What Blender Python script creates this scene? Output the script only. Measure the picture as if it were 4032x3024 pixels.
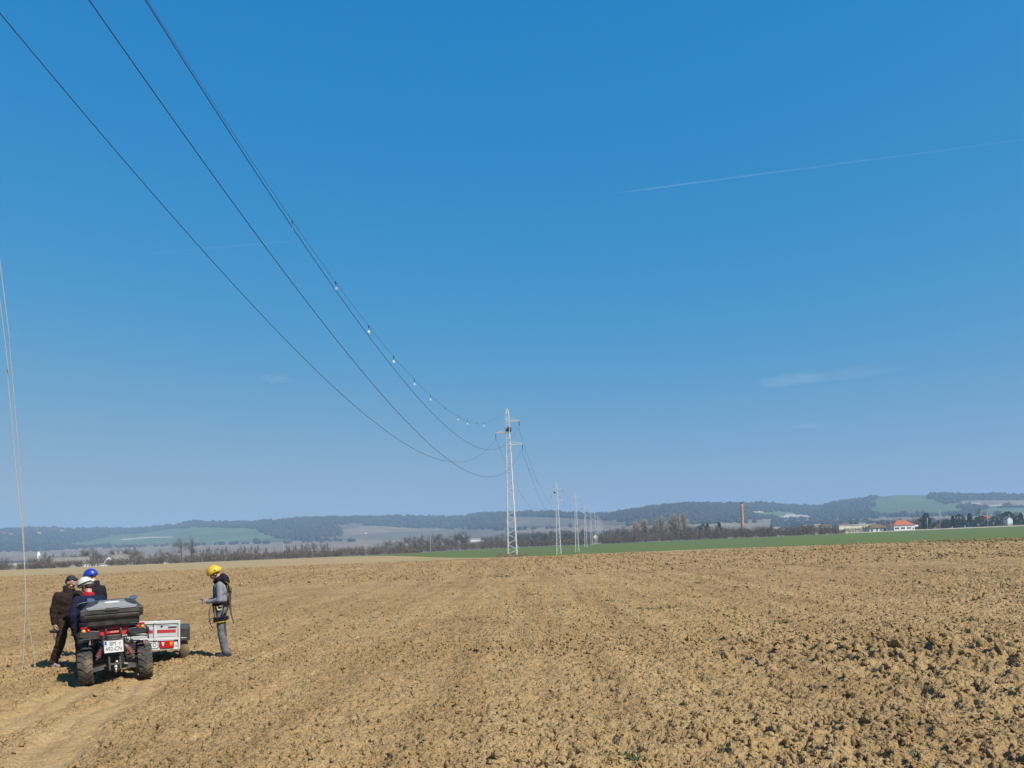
import bpy, math, random
import numpy as np
from mathutils import Vector, Matrix, noise as mnoise

# ------------------------------------------------------------------ clear
for o in list(bpy.data.objects):
    bpy.data.objects.remove(o)
sc = bpy.context.scene
COL = sc.collection
R = math.radians
random.seed(7)
rng = np.random.default_rng(11)

# ------------------------------------------------------------------ camera
CAM_H = 1.87
FPX = 774.0                      # focal length in pixels of a 1024 wide picture
PX, PY = 512.0, 548.2            # principal point: a level camera with a raised lens
ROLL = math.atan(0.0393)
cam_d = bpy.data.cameras.new('camera')
cam = bpy.data.objects.new('camera', cam_d)
COL.objects.link(cam)
cam_d.sensor_fit = 'HORIZONTAL'
cam_d.sensor_width = 36.0
cam_d.lens = FPX / 1024.0 * 36.0
cam_d.shift_y = (PY - 384.0) / 1024.0
cam_d.clip_start = 0.1
cam_d.clip_end = 60000.0
ct, st = math.cos(ROLL), math.sin(ROLL)
cam.matrix_world = Matrix(((ct, st, 0, 0), (0, 0, -1, 0), (-st, ct, 0, CAM_H), (0, 0, 0, 1)))
sc.camera = cam

# ------------------------------------------------------------------ light
SUN_EL = R(46.0)
SUN_AZ = R(130.0)                # compass from +Y (view direction) clockwise: behind right
SUNV = Vector((math.sin(SUN_AZ) * math.cos(SUN_EL), math.cos(SUN_AZ) * math.cos(SUN_EL), math.sin(SUN_EL)))
world = bpy.data.worlds.new('World')
sc.world = world
world.use_nodes = True
wn = world.node_tree
for n in list(wn.nodes):
    wn.nodes.remove(n)
w_out = wn.nodes.new('ShaderNodeOutputWorld')
w_bg = wn.nodes.new('ShaderNodeBackground')
w_sky = wn.nodes.new('ShaderNodeTexSky')
w_sky.sky_type = 'NISHITA'
w_sky.sun_disc = False
w_sky.sun_elevation = SUN_EL
w_sky.sun_rotation = SUN_AZ
w_sky.altitude = 0.0
w_sky.air_density = 1.0
w_sky.dust_density = 0.7
w_sky.ozone_density = 4.0
w_bg.inputs['Strength'].default_value = 0.0685
w_sep = wn.nodes.new('ShaderNodeSeparateColor')     # one colour response for the whole sky
w_com = wn.nodes.new('ShaderNodeCombineColor')
wn.links.new(w_sky.outputs[0], w_sep.inputs[0])
for _i, (_p, _c, _k, _q) in enumerate(((3.0, 17.0, 52.0, 3.0), (0.93, 1.92, 3.2, 0.93), (0.5, 1.12, 1.4, 2.0))):
    # colour = c x^p / (1 + k x^q), x the sky's own radiance in that channel
    def _m(op, v1=None, v2=None):
        n_ = wn.nodes.new('ShaderNodeMath'); n_.operation = op
        if v1 is not None: n_.inputs[1].default_value = v1
        if v2 is not None: n_.inputs[2].default_value = v2
        return n_
    _a, _b, _g, _d, _e, _f = _m('MULTIPLY', 0.1), _m('POWER', _p), _m('POWER', _q), _m('MULTIPLY_ADD', _k, 1.0), _m('DIVIDE'), _m('MULTIPLY', 10.0 * _c)
    wn.links.new(w_sep.outputs[_i], _a.inputs[0]); wn.links.new(_a.outputs[0], _b.inputs[0]); wn.links.new(_a.outputs[0], _g.inputs[0])
    wn.links.new(_g.outputs[0], _d.inputs[0]); wn.links.new(_b.outputs[0], _e.inputs[0]); wn.links.new(_d.outputs[0], _e.inputs[1])
    wn.links.new(_e.outputs[0], _f.inputs[0]); wn.links.new(_f.outputs[0], w_com.inputs[_i])
wn.links.new(w_com.outputs[0], w_bg.inputs['Color'])
wn.links.new(w_bg.outputs[0], w_out.inputs['Surface'])
sun_d = bpy.data.lights.new('sun', 'SUN')
sun_d.energy = 5.0
sun_d.angle = R(0.53)
sun_d.color = (1.0, 0.945, 0.86)
sun = bpy.data.objects.new('sun', sun_d)
COL.objects.link(sun)
sun.location = (20, -20, 60)
sun.rotation_euler = (-SUNV).to_track_quat('-Z', 'Y').to_euler()
vs = sc.view_settings
vs.view_transform = 'Standard'
vs.look = 'None'
vs.exposure = 0.55
vs.gamma = 1.0
vs.use_curve_mapping = False
sc.render.engine = 'CYCLES'
sc.cycles.use_denoising = True
sc.cycles.max_bounces = 6
sc.cycles.diffuse_bounces = 3
sc.cycles.glossy_bounces = 3
sc.cycles.transmission_bounces = 4
sc.cycles.volume_bounces = 1
sc.cycles.transparent_max_bounces = 8
sc.cycles.volume_step_rate = 4.0

# ------------------------------------------------------------------ picking helpers
def ray(u, v):
    """x/y and z/y slopes of the sight line through picture point u, v (1024 wide)"""
    dx, dy = u - PX, PY - v
    return (dx * ct + dy * st) / FPX, (-dx * st + dy * ct) / FPX

def project(x, y, z):
    X = x / y * FPX
    Z = (z - CAM_H) / y * FPX
    return PX + X * ct - Z * st, PY - (X * st + Z * ct)

def hor(u):
    return 568.32 - 0.0393 * u

# ------------------------------------------------------------------ objects
def tag(o, label=None, cat=None, group=None, kind=None):
    if label: o['label'] = label
    if cat: o['category'] = cat
    if group: o['group'] = group
    if kind: o['kind'] = kind
    return o

def empty(name, loc=(0, 0, 0), rz=0.0, label=None, cat=None, group=None):
    o = bpy.data.objects.new(name, None)
    COL.objects.link(o)
    o.location = loc
    o.rotation_euler = (0, 0, rz)
    o.empty_display_size = 0.2
    return tag(o, label, cat, group)

def mesh_obj(name, me, mat=None, parent=None):
    o = bpy.data.objects.new(name, me)
    COL.objects.link(o)
    if mat is not None and not me.materials:
        for m in (mat if isinstance(mat, (list, tuple)) else [mat]):
            me.materials.append(m)
    if parent is not None:
        o.parent = parent
    return o

def np_mesh(name, V, F, smooth=False):
    """V (n,3) floats, F (m,3|4) ints"""
    me = bpy.data.meshes.new(name)
    V = np.asarray(V, np.float32)
    F = np.asarray(F, np.int32)
    k = F.shape[1]
    me.vertices.add(len(V))
    me.vertices.foreach_set('co', V.ravel())
    me.loops.add(F.size)
    me.loops.foreach_set('vertex_index', F.ravel())
    me.polygons.add(len(F))
    me.polygons.foreach_set('loop_start', np.arange(0, F.size, k, dtype=np.int32))
    if smooth:
        me.polygons.foreach_set('use_smooth', np.ones(len(F), bool))
    me.update(calc_edges=True)
    me.validate()
    return me

def copy_tree(o, parent=None):
    c = o.copy()
    COL.objects.link(c)
    c.parent = parent
    for ch in list(o.children):
        copy_tree(ch, c)
    return c

# ------------------------------------------------------------------ materials
ALB = 0.68      # reflectances below were judged at exposure 0; scaled once here for the exposure in use
def nodes_of(name):
    m = bpy.data.materials.new(name)
    m.use_nodes = True
    nt = m.node_tree
    return m, nt, nt.nodes['Principled BSDF'], nt.nodes, nt.links

def mat(name, col, rough=0.7, var=0.15, scale=8.0, bump=0.0, bscale=40.0, metal=0.0, spec=0.5, dirt=None, dirt_amt=0.0, dirt_scale=3.0, coords='Object', emit=0.0):
    m, nt, b, N, L = nodes_of(name)
    tc = N.new('ShaderNodeTexCoord')
    nz = N.new('ShaderNodeTexNoise')
    nz.inputs['Scale'].default_value = scale
    nz.inputs['Detail'].default_value = 5
    L.new(tc.outputs[coords], nz.inputs['Vector'])
    mr = N.new('ShaderNodeMapRange')
    mr.inputs[1].default_value = 0.25
    mr.inputs[2].default_value = 0.75
    mr.inputs[3].default_value = 1 - var
    mr.inputs[4].default_value = 1 + var
    L.new(nz.outputs[0], mr.inputs[0])
    mx = N.new('ShaderNodeMix')
    mx.data_type = 'RGBA'
    mx.blend_type = 'MULTIPLY'
    mx.inputs[0].default_value = 1.0
    mx.inputs[6].default_value = (*[c * ALB for c in col], 1)
    L.new(mr.outputs[0], mx.inputs[7])
    out = mx.outputs[2]
    if dirt is not None:
        n2 = N.new('ShaderNodeTexNoise')
        n2.inputs['Scale'].default_value = dirt_scale
        n2.inputs['Detail'].default_value = 6
        L.new(tc.outputs[coords], n2.inputs['Vector'])
        r2 = N.new('ShaderNodeMapRange')
        r2.inputs[1].default_value = 0.42
        r2.inputs[2].default_value = 0.68
        r2.inputs[3].default_value = 0.0
        r2.inputs[4].default_value = dirt_amt
        L.new(n2.outputs[0], r2.inputs[0])
        m2 = N.new('ShaderNodeMix')
        m2.data_type = 'RGBA'
        m2.inputs[7].default_value = (*[c * ALB for c in dirt], 1)
        L.new(r2.outputs[0], m2.inputs[0])
        L.new(out, m2.inputs[6])
        out = m2.outputs[2]
    L.new(out, b.inputs['Base Color'])
    b.inputs['Roughness'].default_value = rough
    b.inputs['Metallic'].default_value = metal
    b.inputs['Specular IOR Level'].default_value = spec
    if bump > 0:
        n3 = N.new('ShaderNodeTexNoise')
        n3.inputs['Scale'].default_value = bscale
        n3.inputs['Detail'].default_value = 4
        L.new(tc.outputs[coords], n3.inputs['Vector'])
        bp = N.new('ShaderNodeBump')
        bp.inputs['Strength'].default_value = bump
        bp.inputs['Distance'].default_value = 0.02
        L.new(n3.outputs[0], bp.inputs['Height'])
        L.new(bp.outputs[0], b.inputs['Normal'])
    return m

# ------------------------------------------------------------------ numpy noise
_perm = rng.permutation(512).astype(np.int64)
_perm = np.concatenate([_perm, _perm, _perm])
def h2(ix, iy, k=0):
    return _perm[(_perm[(_perm[(ix + 17 * k) & 511] + iy) & 511] + 31 * k) & 511].astype(np.float64) / 511.0

def vnoise(x, y, k=0):
    ix, iy = np.floor(x).astype(np.int64), np.floor(y).astype(np.int64)
    fx, fy = x - ix, y - iy
    fx = fx * fx * fx * (fx * (fx * 6 - 15) + 10)
    fy = fy * fy * fy * (fy * (fy * 6 - 15) + 10)
    a, b = h2(ix, iy, k), h2(ix + 1, iy, k)
    c, d = h2(ix, iy + 1, k), h2(ix + 1, iy + 1, k)
    return (a * (1 - fx) + b * fx) * (1 - fy) + (c * (1 - fx) + d * fx) * fy

def fbm(x, y, octs=4, k=0, gain=0.5):
    s = np.zeros_like(x)
    a, t, f = 1.0, 0.0, 1.0
    for i in range(octs):
        s += a * vnoise(x * f + 13.7 * i, y * f - 7.1 * i, k + i)
        t += a
        a *= gain
        f *= 2.03
    return s / t

def lumps(x, y, size, k, keep=0.75, angular=0.5):
    """heights (in cell units) of clods: one tilted, flat topped dome per grid cell"""
    X, Y = x / size, y / size
    ix, iy = np.floor(X).astype(np.int64), np.floor(Y).astype(np.int64)
    out = np.zeros_like(X)
    for ox in (-1, 0, 1):
        for oy in (-1, 0, 1):
            cx, cy = ix + ox, iy + oy
            px = cx + h2(cx, cy, k + 1)
            py = cy + h2(cx, cy, k + 2)
            rad = 0.35 + 0.45 * h2(cx, cy, k + 3)
            ang = h2(cx, cy, k + 4) * math.pi
            asp = 0.6 + 0.4 * h2(cx, cy, k + 5)
            dx, dy = X - px, Y - py
            ca, sa = np.cos(ang), np.sin(ang)
            a, b = dx * ca + dy * sa, (-dx * sa + dy * ca) / asp
            q = np.maximum(np.abs(a) * 0.9 + np.abs(b) * 0.35, np.abs(b) * 0.95 + np.abs(a) * 0.25) * angular \
                + np.sqrt(a * a + b * b) * (1 - angular)
            q = q / rad
            dome = np.sqrt(np.clip(1 - q * q, 0, 1)) * rad
            tilt = (h2(cx, cy, k + 6) - 0.5) * 1.2 * a + (h2(cx, cy, k + 7) - 0.5) * 1.2 * b
            hgt = np.where(dome > 0, np.maximum(dome * (0.75 + 0.5 * h2(cx, cy, k + 8)) + tilt * (dome > 0), 0), 0)
            hgt = np.where(h2(cx, cy, k + 9) < keep, hgt, 0)
            out = np.maximum(out, hgt)
    return out

def sstep(a, b, x):
    t = np.clip((x - a) / (b - a), 0, 1)
    return t * t * (3 - 2 * t)

# ------------------------------------------------------------------ lie of the land
_LY = [0, 20, 55, 95, 150, 300, 400, 600, 1200, 9000]
_LZ = [0, 0, 0.28, 0.74, 0.92, 1.05, 1.25, 1.6, 1.8, 1.8]
_RY = [0, 20, 55, 95, 140, 205, 255, 320, 400, 520, 1200, 9000]
_RZ = [0, 0, 0.28, 0.74, 0.35, -0.42, -0.42, 0.4, 1.45, 2.3, 2.6, 2.6]
def land(x, y):
    x = np.asarray(x, float)
    y = np.asarray(y, float)
    r = np.sqrt(x * x + y * y)
    yy = np.where(y > 0, y, 0)
    t = sstep(-0.17, -0.02, x / np.maximum(y, 1.0))
    def sm(Ys, Zs, q):
        return (np.interp(q * 0.93, Ys, Zs) + 2 * np.interp(q, Ys, Zs) + np.interp(q * 1.07, Ys, Zs)) / 4
    z = sm(_LY, _LZ, yy) * (1 - t) + sm(_RY, _RZ, yy) * t
    z = z + 0.005 * np.clip(x, -400, 500) * sstep(250, 520, yy) * 0.6
    return z

# tracks of the vehicles: (points, half width)
def gpt(u, v):
    a, b = ray(u, v)
    y = CAM_H / -b
    return (a * y, y)
TRK = [([gpt(145, 680), gpt(133, 699), gpt(96, 711), gpt(72, 732), gpt(53, 751), gpt(38, 775), gpt(20, 820)], 0.33),
       ([gpt(84, 684), gpt(56, 701), gpt(32, 715), gpt(0, 728), gpt(-60, 745)], 0.36),
       ([gpt(84, 682), gpt(88, 672), gpt(92, 664)], 0.2), ([gpt(145, 680), gpt(146, 670), gpt(147, 662)], 0.2)]
def track_mask(x, y, prints=False):
    m = np.zeros_like(x); al = np.zeros_like(x); ac = np.zeros_like(x)
    for pts, w in TRK:
        run = 0.0
        for (ax, ay), (bx, by) in zip(pts[:-1], pts[1:]):
            vx, vy = bx - ax, by - ay
            ln = math.hypot(vx, vy)
            t = np.clip(((x - ax) * vx + (y - ay) * vy) / (ln * ln), 0, 1)
            ox, oy = x - ax - t * vx, y - ay - t * vy
            d = np.hypot(ox, oy)
            k = 1 - sstep(w * 0.55, w * 1.35, d + 0.25 * (fbm(x * 3, y * 3, 2, 40) - 0.5))
            better = k > m
            al = np.where(better, run + t * ln, al)
            ac = np.where(better, (ox * vy - oy * vx) / ln, ac)
            m = np.maximum(m, k)
            run += ln
    if not prints: return m
    # two wheel prints per lane: pressed ruts with slanting lug marks
    rut = np.exp(-((np.abs(ac) - 0.16) / 0.10) ** 2)
    lug = sstep(-0.2, 0.5, np.sin(2 * math.pi * (al / 0.13 + np.abs(ac) * 4.0)))
    worn = sstep(0.40, 0.62, fbm(x * 1.7, y * 1.7, 2, 45))
    return m, rut, lug * rut * worn

def rough_zone(x, y):
    """0..1: how coarse the ploughing is (the slabs in the right foreground)"""
    z = fbm(x * 0.22 + 3, y * 0.3 + 9, 3, 60)
    return np.clip(sstep(0.48, 0.66, z) * 0.45 * sstep(-3, 3, x) + 0.6 * np.exp(-((x - 6.2) / 2.4) ** 2 - ((y - 12.2) / 1.9) ** 2) + 0.15 * sstep(0, 4, x) * (1 - sstep(9, 14, y)), 0, 1)

def ridged(x, y, octs, k):
    s = np.zeros_like(x); a = 1.0; t = 0.0; f = 1.0
    for i in range(octs):
        n = 1 - np.abs(2 * vnoise(x * f + 9.1 * i, y * f + 4.3 * i, k + i) - 1)
        s += a * n; t += a; a *= 0.55; f *= 2.1
    return s / t

def soil(x, y):
    """height of the ploughed surface above the lie of the land"""
    d = np.hypot(x, y)
    tm, rut, lug = track_mask(x, y, True)
    rz = rough_zone(x, y)
    w1, w2 = fbm(x * 3.1, y * 3.1, 3, 3) - 0.5, fbm(x * 3.1 + 40, y * 3.1, 3, 7) - 0.5
    wx, wy = x + 0.22 * w1, y + 0.22 * w2
    furrow = (0.5 + 0.5 * np.sin((wx - wy * 0.06) * 2 * math.pi / 0.72 + 2.5 * fbm(x * .3, y * .12, 2, 21)))
    h = 0.06 * furrow * (0.55 + 0.6 * rz) + 0.22 * (fbm(x * 0.5, y * 0.5, 3, 5) - 0.5) * (0.4 + 0.5 * rz)
    h = h + 0.085 * (0.35 + 1.1 * rz) * (1 - ridged(wx * 2.3, wy * 2.3, 3, 50))
    h = h + lumps(wx, wy, 0.30, 80, 0.45, 0.8) * 0.30 * 0.30 * (0.1 + rz)
    h = h + lumps(wx + 5, wy, 0.16, 100, 0.35, 1.0) * 0.16 * 0.30
    f1 = 1 - sstep(30, 70, d)
    h = h + (0.6 + 0.6 * rz) * (0.05 * (fbm(wx * 7.5, wy * 7.5, 4, 170, 0.75) - 0.5) + 0.085 * (ridged(wx * 4.6, wy * 4.6, 4, 175) - 0.5))
    pit = fbm(wx * 7 + 31, wy * 7, 2, 180)
    h = h - 0.075 * sstep(0.60, 0.72, pit) * (0.5 + 0.7 * rz)
    pit = vnoise(wx * 15 + 11, wy * 15, 190)
    h = h - 0.06 * sstep(0.70, 0.86, pit) * f1
    rough = 1 - 0.74 * tm
    calm = 0.62 + 0.36 * rz + 0.25 * sstep(0.5, 0.7, fbm(x * 0.8, y * 0.8, 2, 62))
    h = h * rough * calm - 0.030 * tm - tm * (0.022 * rut + 0.02 * lug)
    h = h + 0.05 * (fbm(x * 26, y * 26, 2, 33, 0.8) - 0.5) * (0.3 + 0.7 * rough) * f1
    far = 1 + 0.25 * sstep(30, 80, d)
    return h * far

def ground(x, y):
    return float(land(x, y))
def soil_at(x, y):
    return float(land(x, y)) + float(soil(np.array([float(x)]), np.array([float(y)]))[0])

# field edges, as distances along a bearing u
def edge_plough(u):
    return np.interp(u, [-500, 0, 100, 213, 341, 512, 560, 640, 780, 890, 960, 1024, 1500],
                     [104, 104, 100, 98, 97, 95, 91, 86, 88, 90, 80, 70, 60])
def edge_stubble(u):
    return np.interp(u, [-500, 0, 280, 341, 400, 430, 470, 505, 530, 560, 640, 740, 800, 840, 1500],
                     [338, 338, 338, 330, 210, 165, 125, 103, 96, 97.5, 104, 104, 97, 90, 50])
def edge_green(u):
    return np.interp(u, [-500, 300, 341, 512, 600, 760, 835, 880, 1024, 1500],
                     [335, 335, 345, 470, 500, 500, 505, 520, 520, 520])

# ---------------------------------------------------------------- soils and crops
def soil_material(name, base, dark, pale, fine=60.0, bump=0.6, dist=0.02, crumb=False):
    m, nt, b, N, L = nodes_of(name)
    tc = N.new('ShaderNodeTexCoord')
    def nz(s, d=5, rough=0.6):
        n = N.new('ShaderNodeTexNoise')
        n.inputs['Scale'].default_value = s
        n.inputs['Detail'].default_value = d
        n.inputs['Roughness'].default_value = rough
        L.new(tc.outputs['Object'], n.inputs['Vector'])
        return n
    big, mid, small = nz(0.10, 4), nz(1.3, 6, 0.65), nz(16.0, 6, 0.7)
    def ramp(n, lo, hi):
        r = N.new('ShaderNodeMapRange')
        r.inputs[1].default_value = lo
        r.inputs[2].default_value = hi
        L.new(n.outputs[0], r.inputs[0])
        return r
    def mix(f, a, bcol, fac=1.0):
        x = N.new('ShaderNodeMix')
        x.data_type = 'RGBA'
        mm = N.new('ShaderNodeMath')
        mm.operation = 'MULTIPLY'
        mm.inputs[1].default_value = fac
        L.new(f.outputs[0], mm.inputs[0])
        L.new(mm.outputs[0], x.inputs[0])
        if isinstance(a, tuple): x.inputs[6].default_value = (*[q * ALB for q in a], 1)
        else: L.new(a, x.inputs[6])
        x.inputs[7].default_value = (*[q * ALB for q in bcol], 1)
        return x.outputs[2]
    c = mix(ramp(big, 0.35, 0.68), base, dark, 0.45)
    c = mix(ramp(mid, 0.48, 0.75), c, pale, 0.55)
    c = mix(ramp(small, 0.50, 0.80), c, dark, 0.6)
    if crumb:
        # long faint bands along the ploughing, damper and drier
        mp = N.new('ShaderNodeMapping'); mp.inputs['Scale'].default_value = (0.9, 0.05, 0.3); mp.inputs['Rotation'].default_value = (0, 0, R(9))
        L.new(tc.outputs['Object'], mp.inputs['Vector'])
        bn = N.new('ShaderNodeTexNoise'); bn.inputs['Scale'].default_value = 1.0; bn.inputs['Detail'].default_value = 4
        L.new(mp.outputs[0], bn.inputs['Vector'])
        c = mix(ramp(bn, 0.44, 0.66), c, dark, 0.7)
        c = mix(ramp(nz(0.33, 4, 0.6), 0.52, 0.68), c, tuple(q * 0.92 for q in dark), 0.55)
        c = mix(ramp(nz(42.0, 4, 0.75), 0.55, 0.72), c, dark, 0.75)
        c = mix(ramp(nz(9.0, 5, 0.7), 0.60, 0.72), c, pale, 0.8)
        c = mix(ramp(nz(0.55, 5, 0.6), 0.68, 0.74), c, (0.76, 0.60, 0.38), 0.5)
    L.new(c, b.inputs['Base Color'])
    b.inputs['Roughness'].default_value = 0.95
    b.inputs['Specular IOR Level'].default_value = 0.15
    fb = nz(fine, 5, 0.7)
    bp = N.new('ShaderNodeBump')
    bp.inputs['Strength'].default_value = bump
    bp.inputs['Distance'].default_value = dist
    L.new(fb.outputs[0], bp.inputs['Height'])
    if crumb:
        # crumbs: rounded cells with sharp seams, at two sizes
        prev = None
        pa = N.new('ShaderNodeAttribute'); pa.attribute_name = 'pressed'
        pm = N.new('ShaderNodeMath'); pm.operation = 'MULTIPLY_ADD'; pm.inputs[1].default_value = -0.27; pm.inputs[2].default_value = 0.55
        L.new(pa.outputs['Fac'], pm.inputs[0]); calm_out = pm.outputs[0]
        for sc_, ds in ((13.0, 0.055), (34.0, 0.028)):
            wv = N.new('ShaderNodeTexNoise'); wv.inputs['Scale'].default_value = sc_ * 0.6; wv.inputs['Detail'].default_value = 3
            L.new(tc.outputs['Object'], wv.inputs['Vector'])
            ad = N.new('ShaderNodeVectorMath'); ad.operation = 'MULTIPLY_ADD'; ad.inputs[1].default_value = (1.6 / sc_,) * 3
            L.new(wv.outputs['Color'], ad.inputs[0]); L.new(tc.outputs['Object'], ad.inputs[2])
            vo = N.new('ShaderNodeTexVoronoi'); vo.feature = 'F1'; vo.distance = 'MANHATTAN'; vo.inputs['Scale'].default_value = sc_
            L.new(ad.outputs[0], vo.inputs['Vector'])
            bb_ = N.new('ShaderNodeBump'); bb_.invert = True; bb_.inputs['Strength'].default_value = 0.55
            L.new(calm_out, bb_.inputs['Strength']); bb_.inputs['Distance'].default_value = ds
            L.new(vo.outputs['Distance'], bb_.inputs['Height'])
            if prev is not None: L.new(prev, bb_.inputs['Normal'])
            prev = bb_.outputs[0]
        L.new(prev, bp.inputs['Normal'])
    L.new(bp.outputs[0], b.inputs['Normal'])
    return m

M_SOIL = soil_material('ploughed_soil', (0.530, 0.360, 0.172), (0.350, 0.226, 0.104), (0.66, 0.48, 0.255), crumb=True)
M_STUB = soil_material('stubble', (0.43, 0.32, 0.165), (0.33, 0.235, 0.115), (0.52, 0.40, 0.23), 14.0, 0.4, 0.05)
M_GREEN = soil_material('young_wheat', (0.122, 0.168, 0.042), (0.098, 0.138, 0.032), (0.155, 0.190, 0.058), 6.0, 0.5, 0.06)
_nt = M_GREEN.node_tree       # sprayer tramlines every 18 m and thin patches
_b = _nt.nodes['Principled BSDF']
_src = _b.inputs['Base Color'].links[0].from_socket
_tc = _nt.nodes.new('ShaderNodeTexCoord'); _mp = _nt.nodes.new('ShaderNodeMapping'); _mp.inputs['Rotation'].default_value = (0, 0, R(24))
_nt.links.new(_tc.outputs['Object'], _mp.inputs['Vector'])
_sx = _nt.nodes.new('ShaderNodeSeparateXYZ'); _nt.links.new(_mp.outputs[0], _sx.inputs[0])
_pp = _nt.nodes.new('ShaderNodeMath'); _pp.operation = 'PINGPONG'; _pp.inputs[1].default_value = 9.0; _nt.links.new(_sx.outputs[0], _pp.inputs[0])
_lt = _nt.nodes.new('ShaderNodeMapRange'); _lt.inputs[1].default_value = 0.25; _lt.inputs[2].default_value = 0.9; _lt.inputs[3].default_value = 0.55; _lt.inputs[4].default_value = 0.0; _nt.links.new(_pp.outputs[0], _lt.inputs[0])
_mx = _nt.nodes.new('ShaderNodeMix'); _mx.data_type = 'RGBA'; _mx.inputs[7].default_value = (0.11, 0.11, 0.045, 1)
_nt.links.new(_lt.outputs[0], _mx.inputs[0]); _nt.links.new(_src, _mx.inputs[6]); _nt.links.new(_mx.outputs[2], _b.inputs['Base Color'])
M_PLAIN = soil_material('far_plain', (0.26, 0.20, 0.15), (0.15, 0.13, 0.09), (0.36, 0.29, 0.2), 0.5, 0.3, 0.3)

def fan(name, us, D, zfun, m, smooth=False):
    """sheet over bearings us (n) and distances D (rows, n)"""
    tx = (us - PX) / FPX
    Y = D / np.sqrt(1 + tx * tx)[None, :] if False else D
    X = Y * tx[None, :]
    Z = zfun(X, Y)
    nr, nc = D.shape
    idx = np.arange(nr * nc).reshape(nr, nc)
    F = np.stack([idx[:-1, :-1], idx[:-1, 1:], idx[1:, 1:], idx[1:, :-1]], -1).reshape(-1, 4)
    V = np.stack([X, Y, Z], -1).reshape(-1, 3)
    o = mesh_obj(name, np_mesh(name, V, F, smooth), m)
    o['kind'] = 'structure'
    return o

us = np.concatenate([np.arange(-420, -30, 6.0), np.arange(-30, 1054, 1.6), np.arange(1054, 1450, 6.0)])
# rows of the ploughed field: every row follows the far edge at the end
rows = [4.6]
while rows[-1] < 92:
    d = rows[-1]
    rows.append(d + np.interp(d, [4, 8, 15, 30, 60, 95], [0.026, 0.028, 0.05, 0.16, 0.5, 0.9]))
rows = np.array(rows) / rows[-1]
ep = edge_plough(us)
wob = (fbm(us * 0.05, us * 0 + 4.2, 3, 90) - 0.5)
ep = ep + wob * 3
D = 4.6 + (ep[None, :] - 4.6) * ((rows - rows[0]) / (1 - rows[0]))[:, None]
field = fan('ploughed_field', us, D, lambda x, y: land(x, y) + soil(x, y), M_SOIL)
_co = np.empty(len(field.data.vertices) * 3, np.float32)
field.data.vertices.foreach_get('co', _co)
_co = _co.reshape(-1, 3).astype(float)
_at = field.data.attributes.new('pressed', 'FLOAT', 'POINT')       # where wheels have rolled the soil flat
_at.data.foreach_set('value', track_mask(_co[:, 0], _co[:, 1]).astype(np.float32))
# ---------------------------------------------------------------- clods lying on the ploughing
def ico2():
    V = [tuple(v) for v in ico_v]
    F, mid = [], {}
    def m(a, b):
        k = (min(a, b), max(a, b))
        if k not in mid:
            p = np.array(V[a]) + np.array(V[b]); p /= np.linalg.norm(p)
            V.append(tuple(p)); mid[k] = len(V) - 1
        return mid[k]
    for a, b, c in ico_f:
        ab, bc, ca_ = m(a, b), m(b, c), m(c, a)
        F += [(a, ab, ca_), (ab, b, bc), (ca_, bc, c), (ab, bc, ca_)]
    return np.array(V), np.array(F)
ico_v = np.array([(0, 0, 1)] + [(0.894 * math.cos(R(72 * i)), 0.894 * math.sin(R(72 * i)), 0.447) for i in range(5)]
                 + [(0.894 * math.cos(R(72 * i + 36)), 0.894 * math.sin(R(72 * i + 36)), -0.447) for i in range(5)] + [(0, 0, -1)])
ico_f = np.array([(0, 1 + i, 1 + (i + 1) % 5) for i in range(5)] + [(1 + i, 6 + i, 1 + (i + 1) % 5) for i in range(5)]
                 + [(1 + (i + 1) % 5, 6 + i, 6 + (i + 1) % 5) for i in range(5)] + [(11, 6 + (i + 1) % 5, 6 + i) for i in range(5)])
I2V, I2F = ico2()
def clod_shapes(base, n, jit=0.17):
    out = []
    for i in range(n):
        V = base.copy()
        # cut by random planes for flat faces, then roughen
        for j in range(5):
            nrm = rng.normal(size=3); nrm /= np.linalg.norm(nrm)
            dd = rng.uniform(0.35, 0.75)
            pr = V @ nrm
            over = pr > dd
            V[over] -= np.outer((pr[over] - dd) * 0.9, nrm)
        V += rng.normal(0, jit, V.shape)
        out.append(V)
    return np.array(out)
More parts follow.
